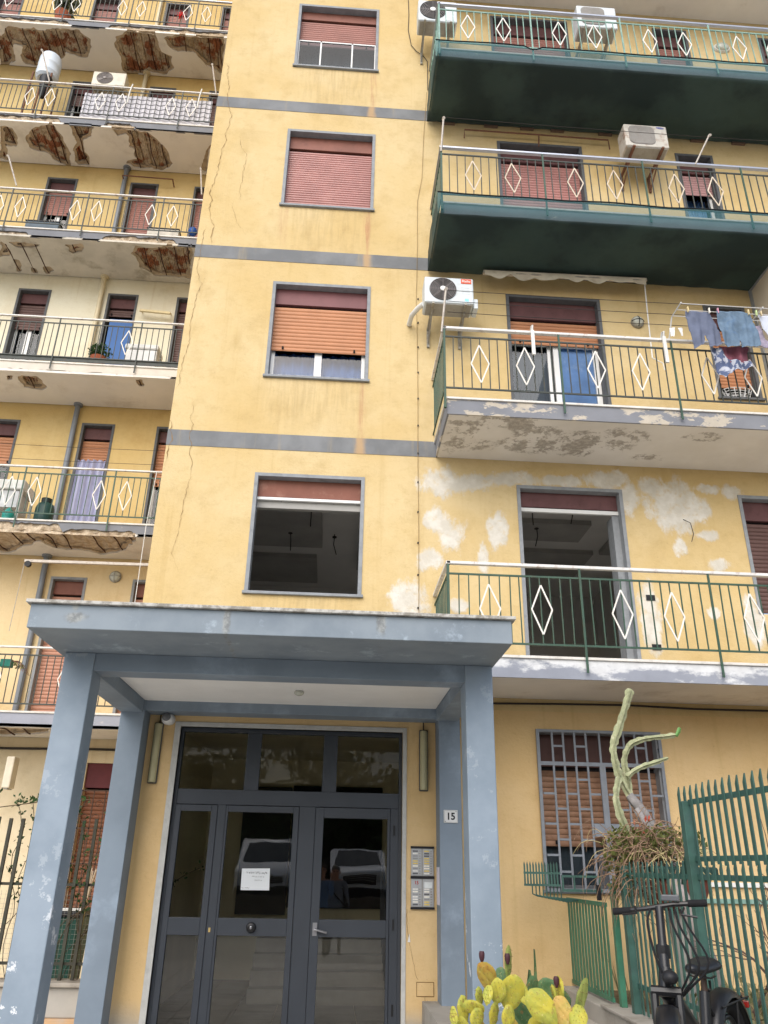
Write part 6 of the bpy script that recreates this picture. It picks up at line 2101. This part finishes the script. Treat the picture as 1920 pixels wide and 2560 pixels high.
for (x, y, z, hw, hh, tilt, cm) in PADS:
    thin = hw < .4 * hh
    m = MB()
    n1, n2 = 22, 6
    yaw = R(rq.gauss(0, 34))
    th = .0105
    rim = []
    hw2 = max(hw, .055) if thin else hw
    if thin:
        yaw = math.acos(min(1, hw / hw2)) * rq.choice((-1, 1))
    rot = Matrix.Translation((x, y, z)) @ Matrix.Rotation(yaw, 4, 'Z') @ Matrix.Rotation(R(tilt), 4, 'Y') @ Matrix.Rotation(R(rq.gauss(0, 17)), 4, 'X')
    skew = rq.uniform(-1, 1)
    bend = rq.uniform(-.5, .5)
    for side in (-1, 1):
        for j in range(n2):
            u = 1 - j / n2
            for k in range(n1):
                a = 2 * math.pi * k / n1
                px, pz = math.cos(a), math.sin(a)
                wid = hw2 * (1.0 if pz > -.1 else 1 - .55 * (pz + .1) ** 2) * (1 + .06 * px * skew)
                wv = 1 + .03 * math.sin(a * 3 + x * 40) + .025 * math.sin(a * 7 + z * 60)
                m.v.append((px * wid * u * wv, side * th * (1 - u ** 7) + bend * (px * wid * u) ** 2 * 4 + .003 * math.sin(px * 9 * u + pz * 7 * u + x * 30), pz * hh * u * wv))
        m.v.append((0, side * th, 0))
    S_ = n2 * n1 + 1
    for si in (0, 1):
        for j in range(n2 - 1):
            for k in range(n1):
                a, b = si * S_ + j * n1 + k, si * S_ + j * n1 + (k + 1) % n1
                q = (a, b, b + n1, a + n1)
                m.f.append(q if si == 0 else q[::-1])
        for k in range(n1):
            e = si * S_ + (n2 - 1) * n1
            q = (e + k, e + (k + 1) % n1, si * S_ + S_ - 1)
            m.f.append(q if si == 0 else q[::-1])
    spots = MB()
    for r_ in range(-2, 3):
        for c_ in range(-2, 3):
            u, v = (c_ + .5 * (r_ % 2)) * .48 + rq.uniform(-.07, .07), r_ * .36 + rq.uniform(-.06, .06)
            if u * u + v * v < .8:
                px, pz = u * hw2 * (.9 if v > 0 else .75), v * hh
                for sd in (-1, 1):
                    spots.lathe((px, sd * th * .86, pz), [(.0018, 0), (.0018, sd * .002), (.0005, sd * .012)], 4, 'y')
    m.xf(rot)
    spots.xf(rot)
    pad = m.build('pad', M_PAD[cm], pp, smooth='all')
    spots.build('spines', M_SPINE, pad, kind='stuff')
M_FRUIT = plain('dark purple fruit', lin(72, 42, 48), .5, .15, 20)
for x, y, z in ((1.075, 6.04, 1.055), (1.248, 6.03, 1.045), (1.545, 5.92, .925)):
    m = MB()
    m.lathe((x, y, z), [(.008, -.035), (.018, -.01), (.02, .015), (.015, .03), (.006, .028)], 12)
    m.build('fruit', M_FRUIT, pp, smooth=True)
# broad dark leaves behind the cactus
ag = thing('agave', 'dark green broad leaved plant behind the prickly pear', 'plant', (1.5, 6.35, .3))
for i, (x, z, w, h, tl) in enumerate(((1.47, .60, .05, .34, 2), (1.575, .58, .085, .30, 18), (1.40, .52, .07, .3, -14), (1.52, .95, .012, .12, 3))):
    m = MB()
    pts = []
    n = 8
    for j in range(n + 1):
        u = j / n
        ww = w * math.sin(math.pi * (.12 + .86 * u)) ** .8
        zz = z - .28 + (h + .28) * u
        dx = math.tan(R(tl)) * (zz - z)
        m.v += [(x + dx - ww, 6.36 + .04 * u, zz), (x + dx, 6.37 + .05 * u + .02, zz), (x + dx + ww, 6.36 + .04 * u, zz)]
    for j in range(n):
        for q in (0, 1):
            a = j * 3 + q
            m.f.append((a, a + 1, a + 4, a + 3))
    m.build('blade', M_PAD['d'], ag, smooth='all')
# ---------------------------------------------------------------- bicycle
bkz = .40
bk0 = Vector((2.22, 4.94, bkz))
hd = Vector((-.70, -.714, 0))
sd_ = Vector((-.714, .70, 0))
hs, ss_ = Vector((-.42, -.9075, 0)), Vector((-.9075, .42, 0))      # front wheel and bars turned towards the street
STEER = [False]          # towards the left of the rider (viewer's right is -sd)
def bp(f, s, z):
    if STEER[0]:
        q = bk0 + hd * .86 * .86 + hs * (f - .86) * .86 + ss_ * s * .88
    else:
        q = bk0 + hd * f * .86 + sd_ * s * .88
    return (q.x, q.y, bkz + z)
bi = thing('bicycle', 'black folding electric bicycle parked in front of the palisade', 'bicycle', tuple(bk0))
M_BK = plain('satin black frame', lin(22, 22, 25), .38, .12, 8, .5)
M_TYRE = plain('tyre rubber', lin(28, 28, 30), .85, .15, 20)
M_BKM = plain('dull steel', lin(150, 150, 152), .35, .1, 12, .5, .7)
def ring(f, s, z, R_, r, name, mat, parent, n=40, k=8):
    m = MB()
    for i in range(n):
        a = 2 * math.pi * i / n
        for j in range(k):
            b = 2 * math.pi * j / k
            rr_ = R_ + r * math.cos(b)
            m.v.append(bp(f + rr_ * math.cos(a), s + r * 1.15 * math.sin(b), z + rr_ * math.sin(a)))
    for i in range(n):
        for j in range(k):
            a, b = i * k + j, i * k + (j + 1) % k
            c, d = ((i + 1) % n) * k + (j + 1) % k, ((i + 1) % n) * k + j
            m.f.append((a, b, c, d))
    return m.build(name, mat, parent, smooth='all', fix=True)
for f, nm in ((1.0, 'front_wheel'), (.0, 'rear_wheel')):
    STEER[0] = (f == 1.0)
    w = sub(nm, bi, bp(f, 0, 0))
    ring(f, 0, .29, .25, .036, 'tyre', M_TYRE, w)
    ring(f, 0, .29, .19, .014, 'rim', M_BK, w)
    m = MB()
    for i in range(20):
        a = 2 * math.pi * i / 20
        m.tube([bp(f, .02 * (-1) ** i, .29), bp(f + .19 * math.cos(a), 0, .29 + .19 * math.sin(a))], .0015, 4)
    m.tube([bp(f, -.07, .29), bp(f, .07, .29)], .035 if f == 0 else .02, 12)
    m.build('spokes_and_hub', M_BKM, w)
    # mudguard
    m = MB()
    n = 22
    a0, a1 = (R(20), R(165)) if f == 1.0 else (R(15), R(170))
    for i in range(n + 1):
        a = a0 + (a1 - a0) * i / n
        for j, (s, dr) in enumerate(((-.064, -.03), (-.055, .0), (-.025, .014), (.025, .014), (.055, .0), (.064, -.03))):
            rr_ = .315 + dr
            m.v.append(bp(f + rr_ * math.cos(a), s, .29 + rr_ * math.sin(a)))
    for i in range(n):
        for j in range(5):
            q = i * 6 + j
            m.f.append((q, q + 1, q + 7, q + 6))
    m.build('mudguard', M_BK, w, smooth='all')
hb, ht = (.86, 0, .70), (.74, 0, 1.03)
STEER[0] = True
m = MB()
for s in (-.065, .065):
    m.tube([bp(1.0, s, .29), bp(.905, s, .66)], [.016, .02], 8)
m.tube([bp(.905, -.08, .665), bp(.905, .08, .665)], .024, 8)
m.tube([bp(.905, 0, .66), bp(*hb)], .024, 8)
m.build('fork', M_BK, bi, smooth=True)
STEER[0] = False
m = MB()
m.tube([bp(.885, 0, .66), bp(.845, 0, .76)], .032, 12)
m.tube([bp(.85, 0, .66), bp(.62, 0, .50), bp(.42, 0, .40), bp(.38, 0, .36)], [.045, .05, .05, .045], 10)
m.tube([bp(.40, 0, .28), bp(.30, 0, .62)], .028, 10)
m.tube([bp(.38, 0, .32), bp(0, .06, .255)], .016, 8)
m.tube([bp(.38, 0, .32), bp(0, -.06, .255)], .016, 8)
m.tube([bp(.31, 0, .58), bp(0, .06, .255)], .012, 8)
m.tube([bp(.31, 0, .58), bp(0, -.06, .255)], .012, 8)
m.build('frame', M_BK, bi, smooth=True)
STEER[0] = True
m = MB()
m.tube([bp(*hb), bp(.80, 0, .86)], .027, 10)
m.tube([bp(.80, 0, .86), bp(*ht)], .022, 10)
m.lathe(bp(.805, 0, .80), [(.034, 0), (.036, .03), (.034, .06)], 12)
m.build('stem', M_BK, bi, smooth=True)
m = MB()
lh, rh_ = Vector(bp(.70, -.27, 1.055)), Vector(bp(.70, .27, 1.0))
m.tube([lh, Vector(bp(.74, -.08, 1.045)), Vector(bp(.74, .08, 1.02)), rh_], .012, 8)
m.build('handlebar', M_BK, bi, smooth=True)
for e, q in ((lh, Vector(bp(.72, -.15, 1.05))), (rh_, Vector(bp(.72, .15, 1.01)))):
    MB().tube([e, e.lerp(q, .9)], .018, 10).build('grip', M_TYRE, bi, smooth=True)
MB().obox(Vector(bp(.73, -.07, 1.075)), (.09, .06, .03), Matrix.Rotation(R(-25), 3, 'Z')).build('display', plain('grey display', lin(92, 94, 98), .3), bi, bevel=.006)
for s in (-.14, .14):
    MB().tube([bp(.74, s, 1.03), bp(.80, s * .9, 1.0), bp(.78, s * 1.5, .99)], .006, 5).build('brake_lever', M_BK, bi)
m = MB()
for i, (s, o) in enumerate(((-.12, .10), (-.06, .16), (.05, .12), (-.09, .2))):
    m.tube(smooth_path([bp(.76, s, 1.02), bp(.76 + o, s * 1.3, .95), bp(.80 + o * 1.2, s * 1.6 - .05, .80), bp(.86 + o * .4, s * .6 - .05, .68), bp(.84, -.02, .60)]), .006, 6)
m.build('cables', M_TYRE, bi, smooth=True)
m = MB()
m.sphere(bp(.95, -.03, .73), (.04, .04, .032), 14, 8)
m.build('headlight', M_BLACK, bi, smooth='all')
STEER[0] = False
# saddle
m = MB()
n, k = 10, 12
for i in range(n + 1):
    u = i / n
    f = .20 + .30 * u
    w_ = .088 * (1 - u) ** .7 + .022
    hgt = .036 * (1 - .4 * u) + .006
    if i in (0, n):
        w_ *= .5
        hgt *= .5
    for j in range(k):
        a = 2 * math.pi * j / k
        sx = w_ * math.cos(a)
        zz = hgt * math.sin(a) * (1 if math.sin(a) > 0 else .7)
        dip = -.014 * math.sin(u * math.pi) + .012 * (1 - u)
        m.v.append(bp(f, sx, .735 + zz + dip))
for i in range(n):
    for j in range(k):
        a, b = i * k + j, i * k + (j + 1) % k
        m.f.append((a, b, b + k, a + k))
m.f.append(tuple(range(k)))
m.f.append(tuple(n * k + j for j in reversed(range(k))))
m.build('saddle', plain('black vinyl saddle', lin(30, 31, 36), .35, .08, 6, .5), bi, smooth='all', fix=True)
MB().tube([bp(.30, 0, .55), bp(.285, 0, .71)], .016, 10).build('seat_post', plain('brown seat post', lin(74, 58, 50), .4, .1, 8, .5, .4), bi, smooth=True)
m = MB()
for s in (-.05, .05):
    m.tube([bp(.22, s, .69), bp(.30, s, .685), bp(.42, s * .5, .70)], .005, 5)
for s in (-.02, .02):
    m.tube([bp(.25, s, .67), bp(.25, s, .63), bp(.27, -s, .62)], .008, 5)
m.build('saddle_springs', M_BK, bi)
m = MB()
for s in (-.06, -.02, .02, .06):
    m.tube([bp(.20, s, .545), bp(-.28, s, .56)], .006, 5)
for f in (.15, 0.0, -.14, -.27):
    m.tube([bp(f, -.06, .55), bp(f, .06, .55)], .006, 5)
for s in (-.065, .065):
    m.tube([bp(-.05, s, .55), bp(0, s, .27)], .006, 5)
m.build('rear_rack', M_BK, bi)
MB().obox(Vector(bp(-.285, 0, .52)), (.10, .03, .035), Matrix.Rotation(R(-37), 3, 'Z')).build('tail_light', plain('red reflector', lin(150, 36, 30), .25, .1, 10, .5), bi, bevel=.006)
m = MB()
m.tube([bp(.39, -.03, .28), bp(.39, -.09, .28)], .045, 14)
m.build('motor_cover', M_BK, bi)
for s, a in ((-1, R(50)), (1, R(230))):
    m = MB()
    e = (.39 + .15 * math.cos(a), s * .09, .28 + .15 * math.sin(a))
    m.tube([bp(.39, s * .09, .28), bp(*e)], .01, 6)
    m.tube([bp(*e), bp(e[0], s * .18, e[2])], .014, 6)
    m.build('pedal_crank', M_BKM, bi)
m = MB()
m.tube([bp(.34, -.05, .30), bp(.26, -.16, .01)], .009, 6)
m.build('kickstand', M_BKM, bi)

# ---------------------------------------------------------------- left garden: low wall, railings, creeper
lw = thing('garden_wall', 'stained low wall left of the porch with terracotta foot', 'wall', (-4.2, 9.3, -.15))
MB().box(-6.5, 9.15, .20, -2.3, 9.42, .46).build('wall_body', M_CONC, lw, bevel=.01)
MB().box(-6.5, 9.12, -.155, -2.3, 9.44, .1985).build('wall_foot', plain('peeling peach paint', lin(206, 168, 128, .84), .85, .12, 3, .2, 0, .2, 30, lin(178, 170, 160), .5, 3), lw)
MB().box(-6.5, 9.10, .4605, -2.3, 9.46, .50).build('coping', plain('stained coping', lin(160, 152, 140), .9, .2, 3, .2, 0, .4, 20, lin(84, 76, 66), .7, 4), lw, bevel=.01)
M_FENL = plain('weathered brown green iron', lin(58, 56, 46), .6, .2, 10, .35, 0, 0, 60, lin(48, 80, 64), .6, 6)
lf = thing('iron_railing', 'dark upright iron bars on the low wall left of the porch', 'fence', (-4.2, 9.3, .5))
me = box_mesh('upright_bar', .032, .032, 1.50, M_FENL)
x = -2.36
i = 0
while x > -5.2:
    inst('upright_bar', me, (x, 9.28, .50 + .01 * math.sin(i * 2.3)), lf)
    x -= .128
    i += 1
for z in (.63, 1.35):
    MB().box(-5.2, 9.30, z, -2.3, 9.312, z + .028).build('flat_rail', M_FENL, lf)
# wire mesh behind the bars
m = MB()
for i in range(64):
    xx = -5.2 + i * .045
    m.box(xx - .001, 9.325, .5, xx + .001, 9.327, 1.3)
for j in range(18):
    zz = .5 + j * .045
    m.box(-5.2, 9.327, zz - .001, -2.3, 9.329, zz + .001)
m.build('wire_mesh', M_BRK, lf, kind='stuff')
cr = thing('creeper', 'thin leafy creeper climbing the iron bars at the left edge', 'plant', (-3.2, 9.3, .5))
rc = random.Random(41)
m = MB()
lm = MB()
for i in range(16):
    p = Vector((rc.uniform(-3.6, -2.45), 9.34, .5))
    pts = [p.copy()]
    d = Vector((rc.uniform(-.2, .2), 0, 1))
    for s in range(12):
        d = (d + Vector((rc.uniform(-.5, .5), rc.uniform(-.1, .1), rc.uniform(-.2, .3)))).normalized()
        p = p + d * .15
        pts.append(p.copy())
        if s > 3:
            leaves(lm, tuple(p), (.06, .04, .05), 7, .05, rc)
    m.tube(pts, .004, 4)
m.tube([(-3.6, 9.34, 2.1), (-3.2, 9.34, 2.16), (-2.95, 9.34, 2.22), (-2.6, 9.34, 2.2)], .005, 4)
for i in range(26):
    u = i / 25
    leaves(lm, (-3.4 + .7 * u, 9.34, 2.14 + .06 * math.sin(u * 6)), (.05, .04, .05), 4, .05, rc)
m.build('vine_stems', plain('vine stem', lin(84, 70, 54), .9), cr, kind='stuff')
lm.build('foliage', M_LEAFD, cr, kind='stuff')
t = thing('wheelie_bin', 'dark green refuse bin behind the iron bars', 'bin', (-3.35, 11.6, -.16))
m = MB()
m.prism([(-3.62, -.1), (-3.1, -.1), (-3.05, .95), (-3.68, .95)], 11.3, 11.85, 'y')
m.build('bin_body', plain('dark green plastic', lin(28, 66, 56), .5, .1, 6), t, bevel=.02)
MB().box(-3.70, 11.26, .952, -3.03, 11.9, 1.02).build('lid', plain('dark bin lid', lin(34, 36, 40), .5), t, bevel=.02)
m = MB()
m.box(-3.70, 11.255, 1.02, -3.03, 11.275, 1.05)
m.build('handle', M_WHITE, t)
o = thing('broom', 'pale twig broom leaning on the bin', 'broom', (-2.95, 11.1, -.16))
MB().tube([(-3.02, 11.1, -.16), (-2.96, 11.15, 1.15)], .013, 8).build('broom_stick', plain('broom wood', lin(150, 134, 92), .8), o)
m = MB()
rc2 = random.Random(2)
for i in range(40):
    m.tube([(-2.96, 11.15, 1.15), (-2.95 + rc2.uniform(-.06, .06), 11.15 + rc2.uniform(-.05, .05), 1.46 + rc2.uniform(-.05, .06))], .003, 4)
m.build('broom_head', plain('bleached bristle', lin(206, 190, 168), .9), o, kind='stuff')
o = MB().tube([(-6, LW - .03, 3.21), (-5.1, LW - .03, 3.205), (-3.87, LW - .03, 3.225), (-2.4, LW - .03, 3.23)], .02, 6).build('wall_conduit', M_CABLE, None)
tag(o, 'dark conduit along the beige wall behind the porch columns', 'conduit')

# ---------------------------------------------------------------- across the street (seen mirrored in the door glass)
rd = MB().box(-60, -60, -.158, 60, -6.6, .42).build('street', plain('dusty street asphalt', (.16, .155, .15, 1), .9, .15, 3, .2, 0, .3, 60), None)
tag(rd, 'raised asphalt street opposite the entrance', kind='structure')
sw = thing('street_wall', 'dark stone wall holding up the street opposite', 'wall', (0, -6.4, -.16))
MB().box(-30, -6.59, -.157, 30, -6.3, .78).build('wall_body', plain('dark stone', lin(88, 82, 74), .95, .25, 4, .2, 0, .6, 12), sw)
def vehicle(name, label, cat, cx, front, w, prof, roof, glass_prof, body, wheels, zg=.43):
    """nose points to +Y; prof is a side outline (distance back from the nose, height)"""
    t = thing(name, label, cat, (cx, front - 2, zg))
    m = MB()
    def P(u, s, z):
        return (cx + s, front - u, zg + z)
    k = len(prof)
    for s, sc in ((-w / 2, 0), (-w / 2 + .10, 1), (w / 2 - .10, 1), (w / 2, 0)):
        for (u, z) in prof:
            ins = .0 if sc else .06
            m.v.append(P(u + (ins if u < 1 else -ins), s if sc == 0 else s, z - (ins if z > 1.2 else 0)))
    for a in range(3):
        for i in range(k):
            j = (i + 1) % k
            m.f.append((a * k + i, a * k + j, (a + 1) * k + j, (a + 1) * k + i))
    m.f.append(tuple(range(k)))
    m.f.append(tuple(3 * k + i for i in reversed(range(k))))
    m.build('body', body, t, smooth=True, bevel=.03, fix=True)
    (u0, z0), (u1, z1) = glass_prof
    gm = plain(cat + ' tinted glass', lin(30, 38, 40), .08, .1, 4, .8)
    e = .012
    nrm = Vector((0, z1 - z0, u1 - u0)).normalized() * .02
    MB().quad(*[Vector(P(u, s, z)) + Vector((0, nrm.y, nrm.z)) for u, s, z in ((u0, -w / 2 + .16, z0), (u0, w / 2 - .16, z0), (u1, w / 2 - .24, z1), (u1, -w / 2 + .24, z1))]).build('windscreen', gm, t)
    for sgn in (-1, 1):
        x = sgn * (w / 2 + e)
        MB().quad(P(u0 + .25, x, z0 + .05), P(roof - .3, x, z0 + .05), P(roof - .35, x, z1 - .1), P(u1 + .12, x, z1 - .1)).build('side_window', gm, t)
        h = t
        MB().box(*(P(-.02, sgn * (w / 2 - .36), .68)), *(P(.1, sgn * (w / 2 - .08), .86))).build('headlight', plain('lamp glass', lin(190, 196, 200), .15, .05, 6, .6), t, bevel=.03)
        MB().box(*P(u0 + .1, sgn * (w / 2 + .05), z0 + .0), *P(u0 + .25, sgn * (w / 2 + .24), z0 + .18)).build('mirror', M_BLACK, t, bevel=.03)
        for u in wheels:
            wh = sub('wheel', t, P(u, sgn * (w / 2 - .1), 0))
            q = P(u, sgn * (w / 2 - .12), .33)
            MB().lathe(q, [(.2, -.1), (.32, -.1), (.335, -.06), (.335, .06), (.32, .1), (.2, .1)], 26, 'x').build('tyre', M_TYRE, wh, smooth=True)
            MB().lathe(q, [(.2, -.09), (.19, .09)], 20, 'x').build('rim', M_BKM, wh, smooth=True)
    MB().box(*P(-.03, -w / 2 + .38, .62), *P(.06, w / 2 - .38, .86)).build('grille', M_BLACK, t, bevel=.02)
    m = MB()
    for z in (.69, .75, .81):
        m.box(*P(-.045, -w / 2 + .42, z), *P(-.031, w / 2 - .42, z + .018))
    m.build('grille_slats', M_BKM, t)
    MB().box(*P(-.06, -w / 2 + .04, .28), *P(.15, w / 2 - .04, .54)).build('bumper', M_BLACK, t, bevel=.04)
    return t
M_CARW = plain('white car paint', lin(226, 228, 230, .9), .25, .02, 2, .5)
vehicle('parked_suv', 'white sport utility car parked across the street', 'car', 1.02, -8.2, 1.78, [(0, .3), (0, .95), (.12, 1.03), (1.05, 1.12), (1.75, 1.66), (2.2, 1.7), (3.9, 1.66), (4.25, 1.1), (4.3, .35)], 3.9, ((1.1, 1.14), (1.72, 1.62)), M_CARW, (.85, 3.5))
vehicle('parked_van', 'white van parked across the street', 'van', -1.85, -8.4, 1.9, [(0, .3), (0, .9), (.1, 1.0), (.75, 1.18), (1.55, 1.85), (1.9, 1.93), (4.7, 1.93), (4.85, 1.7), (4.85, .35)], 4.4, ((.8, 1.2), (1.5, 1.8)), M_CARW, (.8, 3.9))
M_BARK = plain('grey bark', lin(92, 80, 68), .9, .2, 8, .2, 0, .6, 20)
rt = random.Random(99)
lmesh = None
spots_ = [(-9, -15, 7.0), (-4.6, -14.0, 6.2), (-.6, -14.6, 6.6), (3.4, -14.2, 6.0), (7.6, -15, 7.2)]
labs = ['leftmost', 'second from left', 'middle', 'second from right', 'rightmost']
for i, (x, y, h) in enumerate(spots_):
    t = thing('street_tree', 'dense dark street tree opposite the entrance, ' + labs[4 - i] + ' as mirrored', 'tree', (x, y, .42), 'trees across the street')
    m = MB()
    m.tube([(x, y, .4), (x + .1, y, 1.4), (x, y + .1, 2.6), (x + .1, y, 4.2)], [.22, .18, .14, .06], 9)
    for b in range(6):
        a = b * 1.05
        m.tube([(x, y, 2.0 + .25 * b), (x + .8 * math.cos(a), y + .8 * math.sin(a), 2.9 + .3 * b), (x + 1.7 * math.cos(a), y + 1.6 * math.sin(a), 3.5 + .35 * b)], [.08, .05, .02], 6)
    m.build('trunk', M_BARK, t, smooth=True)
    m = MB()
    for c in range(16):
        cc = (x + rt.gauss(0, 1.0), y + rt.gauss(0, .9), rt.uniform(1.6, h - .8))
        leaves(m, cc, (1.0, .9, .8), 130, .28, rt)
    m.build('crown', M_LEAFD, t)
# hedge raised on a dark core to block bright sky between the trunks
t = thing('hedge', 'dark clipped hedge behind the parked cars', 'hedge', (0, -15.5, .42))
m = MB()
for i in range(70):
    leaves(m, (-16 + i * .47, -16 + rt.uniform(-.3, .3), 2.6 + rt.uniform(-1.4, 1.7)), (.6, .6, 1.1), 80, .32, rt)
m.build('foliage', M_LEAFD, t, kind='stuff')
MB().box(-17, -16.6, .4, 17, -16.1, 4.6).build('hedge_core', plain('hedge shade', (.012, .02, .01, 1), .95), t)
# ---------------------------------------------------------------- the two people mirrored in the door glass
def person_mat(name, shirt, trousers, waist, neck):
    n = NT(name)
    c = n.mix(n.step(n.z, waist - .01, waist + .01), trousers, shirt)
    c = n.mix(n.step(n.z, neck - .01, neck + .01), c, lin(206, 156, 128, .8))
    c = n.mix(n.math('SUBTRACT', 1.0, n.step(n.z, -.09, -.08)), c, lin(40, 36, 34))
    return n.done(c, .8, .3)
def person(label, x, y, zg, h, shirt, trousers, hair, pose):
    t = thing('person', label, 'person', (x, y, zg))
    k = h / 1.75
    J = {'pelvis': (0, 0, .95, .15), 'waist': (0, 0, 1.08, .135), 'chest': (0, 0, 1.28, .155), 'neck0': (0, 0, 1.43, .085), 'neck': (0, .005, 1.50, .058), 'head0': (0, .02, 1.57, .075), 'head1': (0, .02, 1.66, .088), 'head2': (0, .01, 1.72, .06)}
    E_ = [('pelvis', 'waist'), ('waist', 'chest'), ('chest', 'neck0'), ('neck0', 'neck'), ('neck', 'head0'), ('head0', 'head1'), ('head1', 'head2')]
    for s, nm in ((-1, 'l'), (1, 'r')):
        J['hip' + nm] = (s * .10, 0, .88, .095)
        J['knee' + nm] = (s * .11, .015, .50, .062)
        J['ank' + nm] = (s * .12, -.01, .09, .042)
        J['toe' + nm] = (s * .14, .17, .04, .036)
        E_ += [('pelvis', 'hip' + nm), ('hip' + nm, 'knee' + nm), ('knee' + nm, 'ank' + nm), ('ank' + nm, 'toe' + nm)]
        J['sh' + nm] = (s * .19, 0, 1.40, .065)
        el, wr, ha = pose[nm]
        J['el' + nm] = el + (.045,)
        J['wr' + nm] = wr + (.032,)
        J['ha' + nm] = ha + (.034,)
        E_ += [('neck0', 'sh' + nm), ('sh' + nm, 'el' + nm), ('el' + nm, 'wr' + nm), ('wr' + nm, 'ha' + nm)]
        w_, h_ = Vector(wr), Vector(ha)
        d = (h_ - w_).normalized()
        side = d.orthogonal().normalized()
        for q, off in enumerate((-.03, -.01, .01, .03)):
            J['f%s%d' % (nm, q)] = tuple(h_ + side * off + d * (.045 + .012 * (q in (1, 2)))) + (.010,)
            E_.append(('ha' + nm, 'f%s%d' % (nm, q)))
        J['th' + nm] = tuple(w_.lerp(h_, .5) + side * -.055 + d * .02) + (.011,)
        E_.append(('wr' + nm, 'th' + nm))
    names_ = list(J)
    me = bpy.data.meshes.new('body')
    me.from_pydata([Vector(J[n][:3]) * k for n in names_], [(names_.index(a), names_.index(b)) for a, b in E_], [])
    me.materials.append(person_mat(label[:12], shirt, trousers, zg + .93 * k, zg + 1.46 * k))
    o = link('body', me, (x, y, zg), t)
    sk = o.modifiers.new('skin', 'SKIN')
    for i, n in enumerate(names_):
        v = me.skin_vertices[0].data[i]
        v.radius = (J[n][3] * k * (1.25 if n in ('pelvis', 'waist', 'chest') else 1), J[n][3] * k * (.8 if n in ('pelvis', 'waist', 'chest') else 1))
        v.use_root = (n == 'pelvis')
    ss = o.modifiers.new('smooth', 'SUBSURF')
    ss.levels = 2
    ss.render_levels = 2
    m = MB()
    hz = zg + 1.69 * k
    m.sphere((x, y - .012, hz + .02), (.092 * k, .102 * k, .085 * k), 16, 10)
    m.v = [(a, b, max(c, hz - .02 + (b - y) * .5)) for a, b, c in m.v]
    m.build('hair', hair, t, smooth='all')
    m = MB()
    for s in (-1, 1):
        m.sphere((x + s * .033 * k, y + .098 * k, zg + 1.665 * k), (.014, .008, .009), 8, 6)
    m.build('eyes', M_BLACK, t, smooth='all')
    MB().sphere((x, y + .105 * k, zg + 1.63 * k), (.014, .02, .024), 8, 6).build('nose', plain('nose skin', lin(206, 156, 128, .8), .7), t, smooth='all')
    MB().box(x - .026, y + .092 * k, zg + 1.583 * k, x + .026, y + .10 * k, zg + 1.592 * k).build('mouth', plain('lips', lin(150, 90, 84), .7), t)
    for s in (-1, 1):
        MB().sphere((x + s * .092 * k, y + .01, zg + 1.65 * k), (.012, .022, .032), 8, 6).build('ear', plain('ear skin', lin(200, 148, 122, .8), .7), t, smooth='all')
    return t
zg = -.16
p1_ = person('person in a blue shirt and dark trousers raising both hands to photograph', -.10, -.45, zg, 1.74, lin(126, 156, 196, .8), lin(36, 38, 46), plain('dark grey hair', lin(60, 56, 54), .8), {'l': ((-.27, .14, 1.18), (-.10, .34, 1.50), (-.06, .38, 1.58)), 'r': ((.25, .16, 1.20), (.24, .32, 1.50), (.22, .36, 1.58))})
p2_ = person('person in a grey shirt with a shoulder bag standing beside the photographer', .22, -.95, zg, 1.72, lin(150, 158, 170, .8), lin(44, 46, 60), plain('grey hair', lin(110, 106, 102), .8), {'l': ((-.28, 0, 1.12), (-.27, .08, .86), (-.26, .11, .78)), 'r': ((.28, 0, 1.12), (.28, .06, .86), (.27, .09, .78))})
o = MB().tube([(.22 - .17, -.95, zg + 1.44), (.22 - .05, -.81, zg + 1.25), (.22 + .16, -.86, zg + .98), (.22 + .22, -.95, zg + .9)], .014, 6).build('bag_strap', M_BLACK, None)
bg = thing('shoulder_bag', 'black shoulder bag worn by the person in grey', 'bag', (.46, -.95, .65))
o.parent = bg
o.location = Vector(WL[o.name]) - WL[bg.name]
MB().box(.42, -1.05, .62, .50, -.82, .86).build('bag_body', M_BLACK, bg, bevel=.02)
# ---------------------------------------------------------------- ground
def ground_mat():
    n = NT('worn asphalt and dust')
    c = n.mix(n.step(n.noise(.3, 6, .6), .3, .7), lin(172, 168, 160), lin(192, 188, 180))
    c = n.mix(n.math('MULTIPLY', n.step(n.noise(18, 6, .7), .4, .7), .4), c, lin(140, 136, 130))
    n.bump(n.noise(60, 4, .7), .3, .01)
    return n.done(c, .9, .2)
g = MB().quad((-250, -250, -.16), (250, -250, -.16), (250, 250, -.16), (-250, 250, -.16)).build('ground', ground_mat(), None)
tag(g, 'worn grey asphalt and concrete ground', kind='structure')
pv = MB()
rp = random.Random(5)
M_PAVE = plain('pale concrete paving', lin(206, 200, 190, .9), .8, .08, 1.5, .3, 0, .2, 30, lin(130, 124, 114), .5, 2)
base = MB().box(-2.9, 2.2, -.156, 2.0, 9.04, -.012).build('path', M_PAVE, None)
tag(base, 'pale paved path leading to the entrance door', kind='structure')
for i in range(8):
    for j in range(11):
        x, y = -2.88 + i * .61, 2.22 + j * .62
        MB().box(x + .006, y + .006, -.011, x + .604, y + .614, -.0 + rp.uniform(-.002, .002)).build('paving_slab', M_PAVE, base)
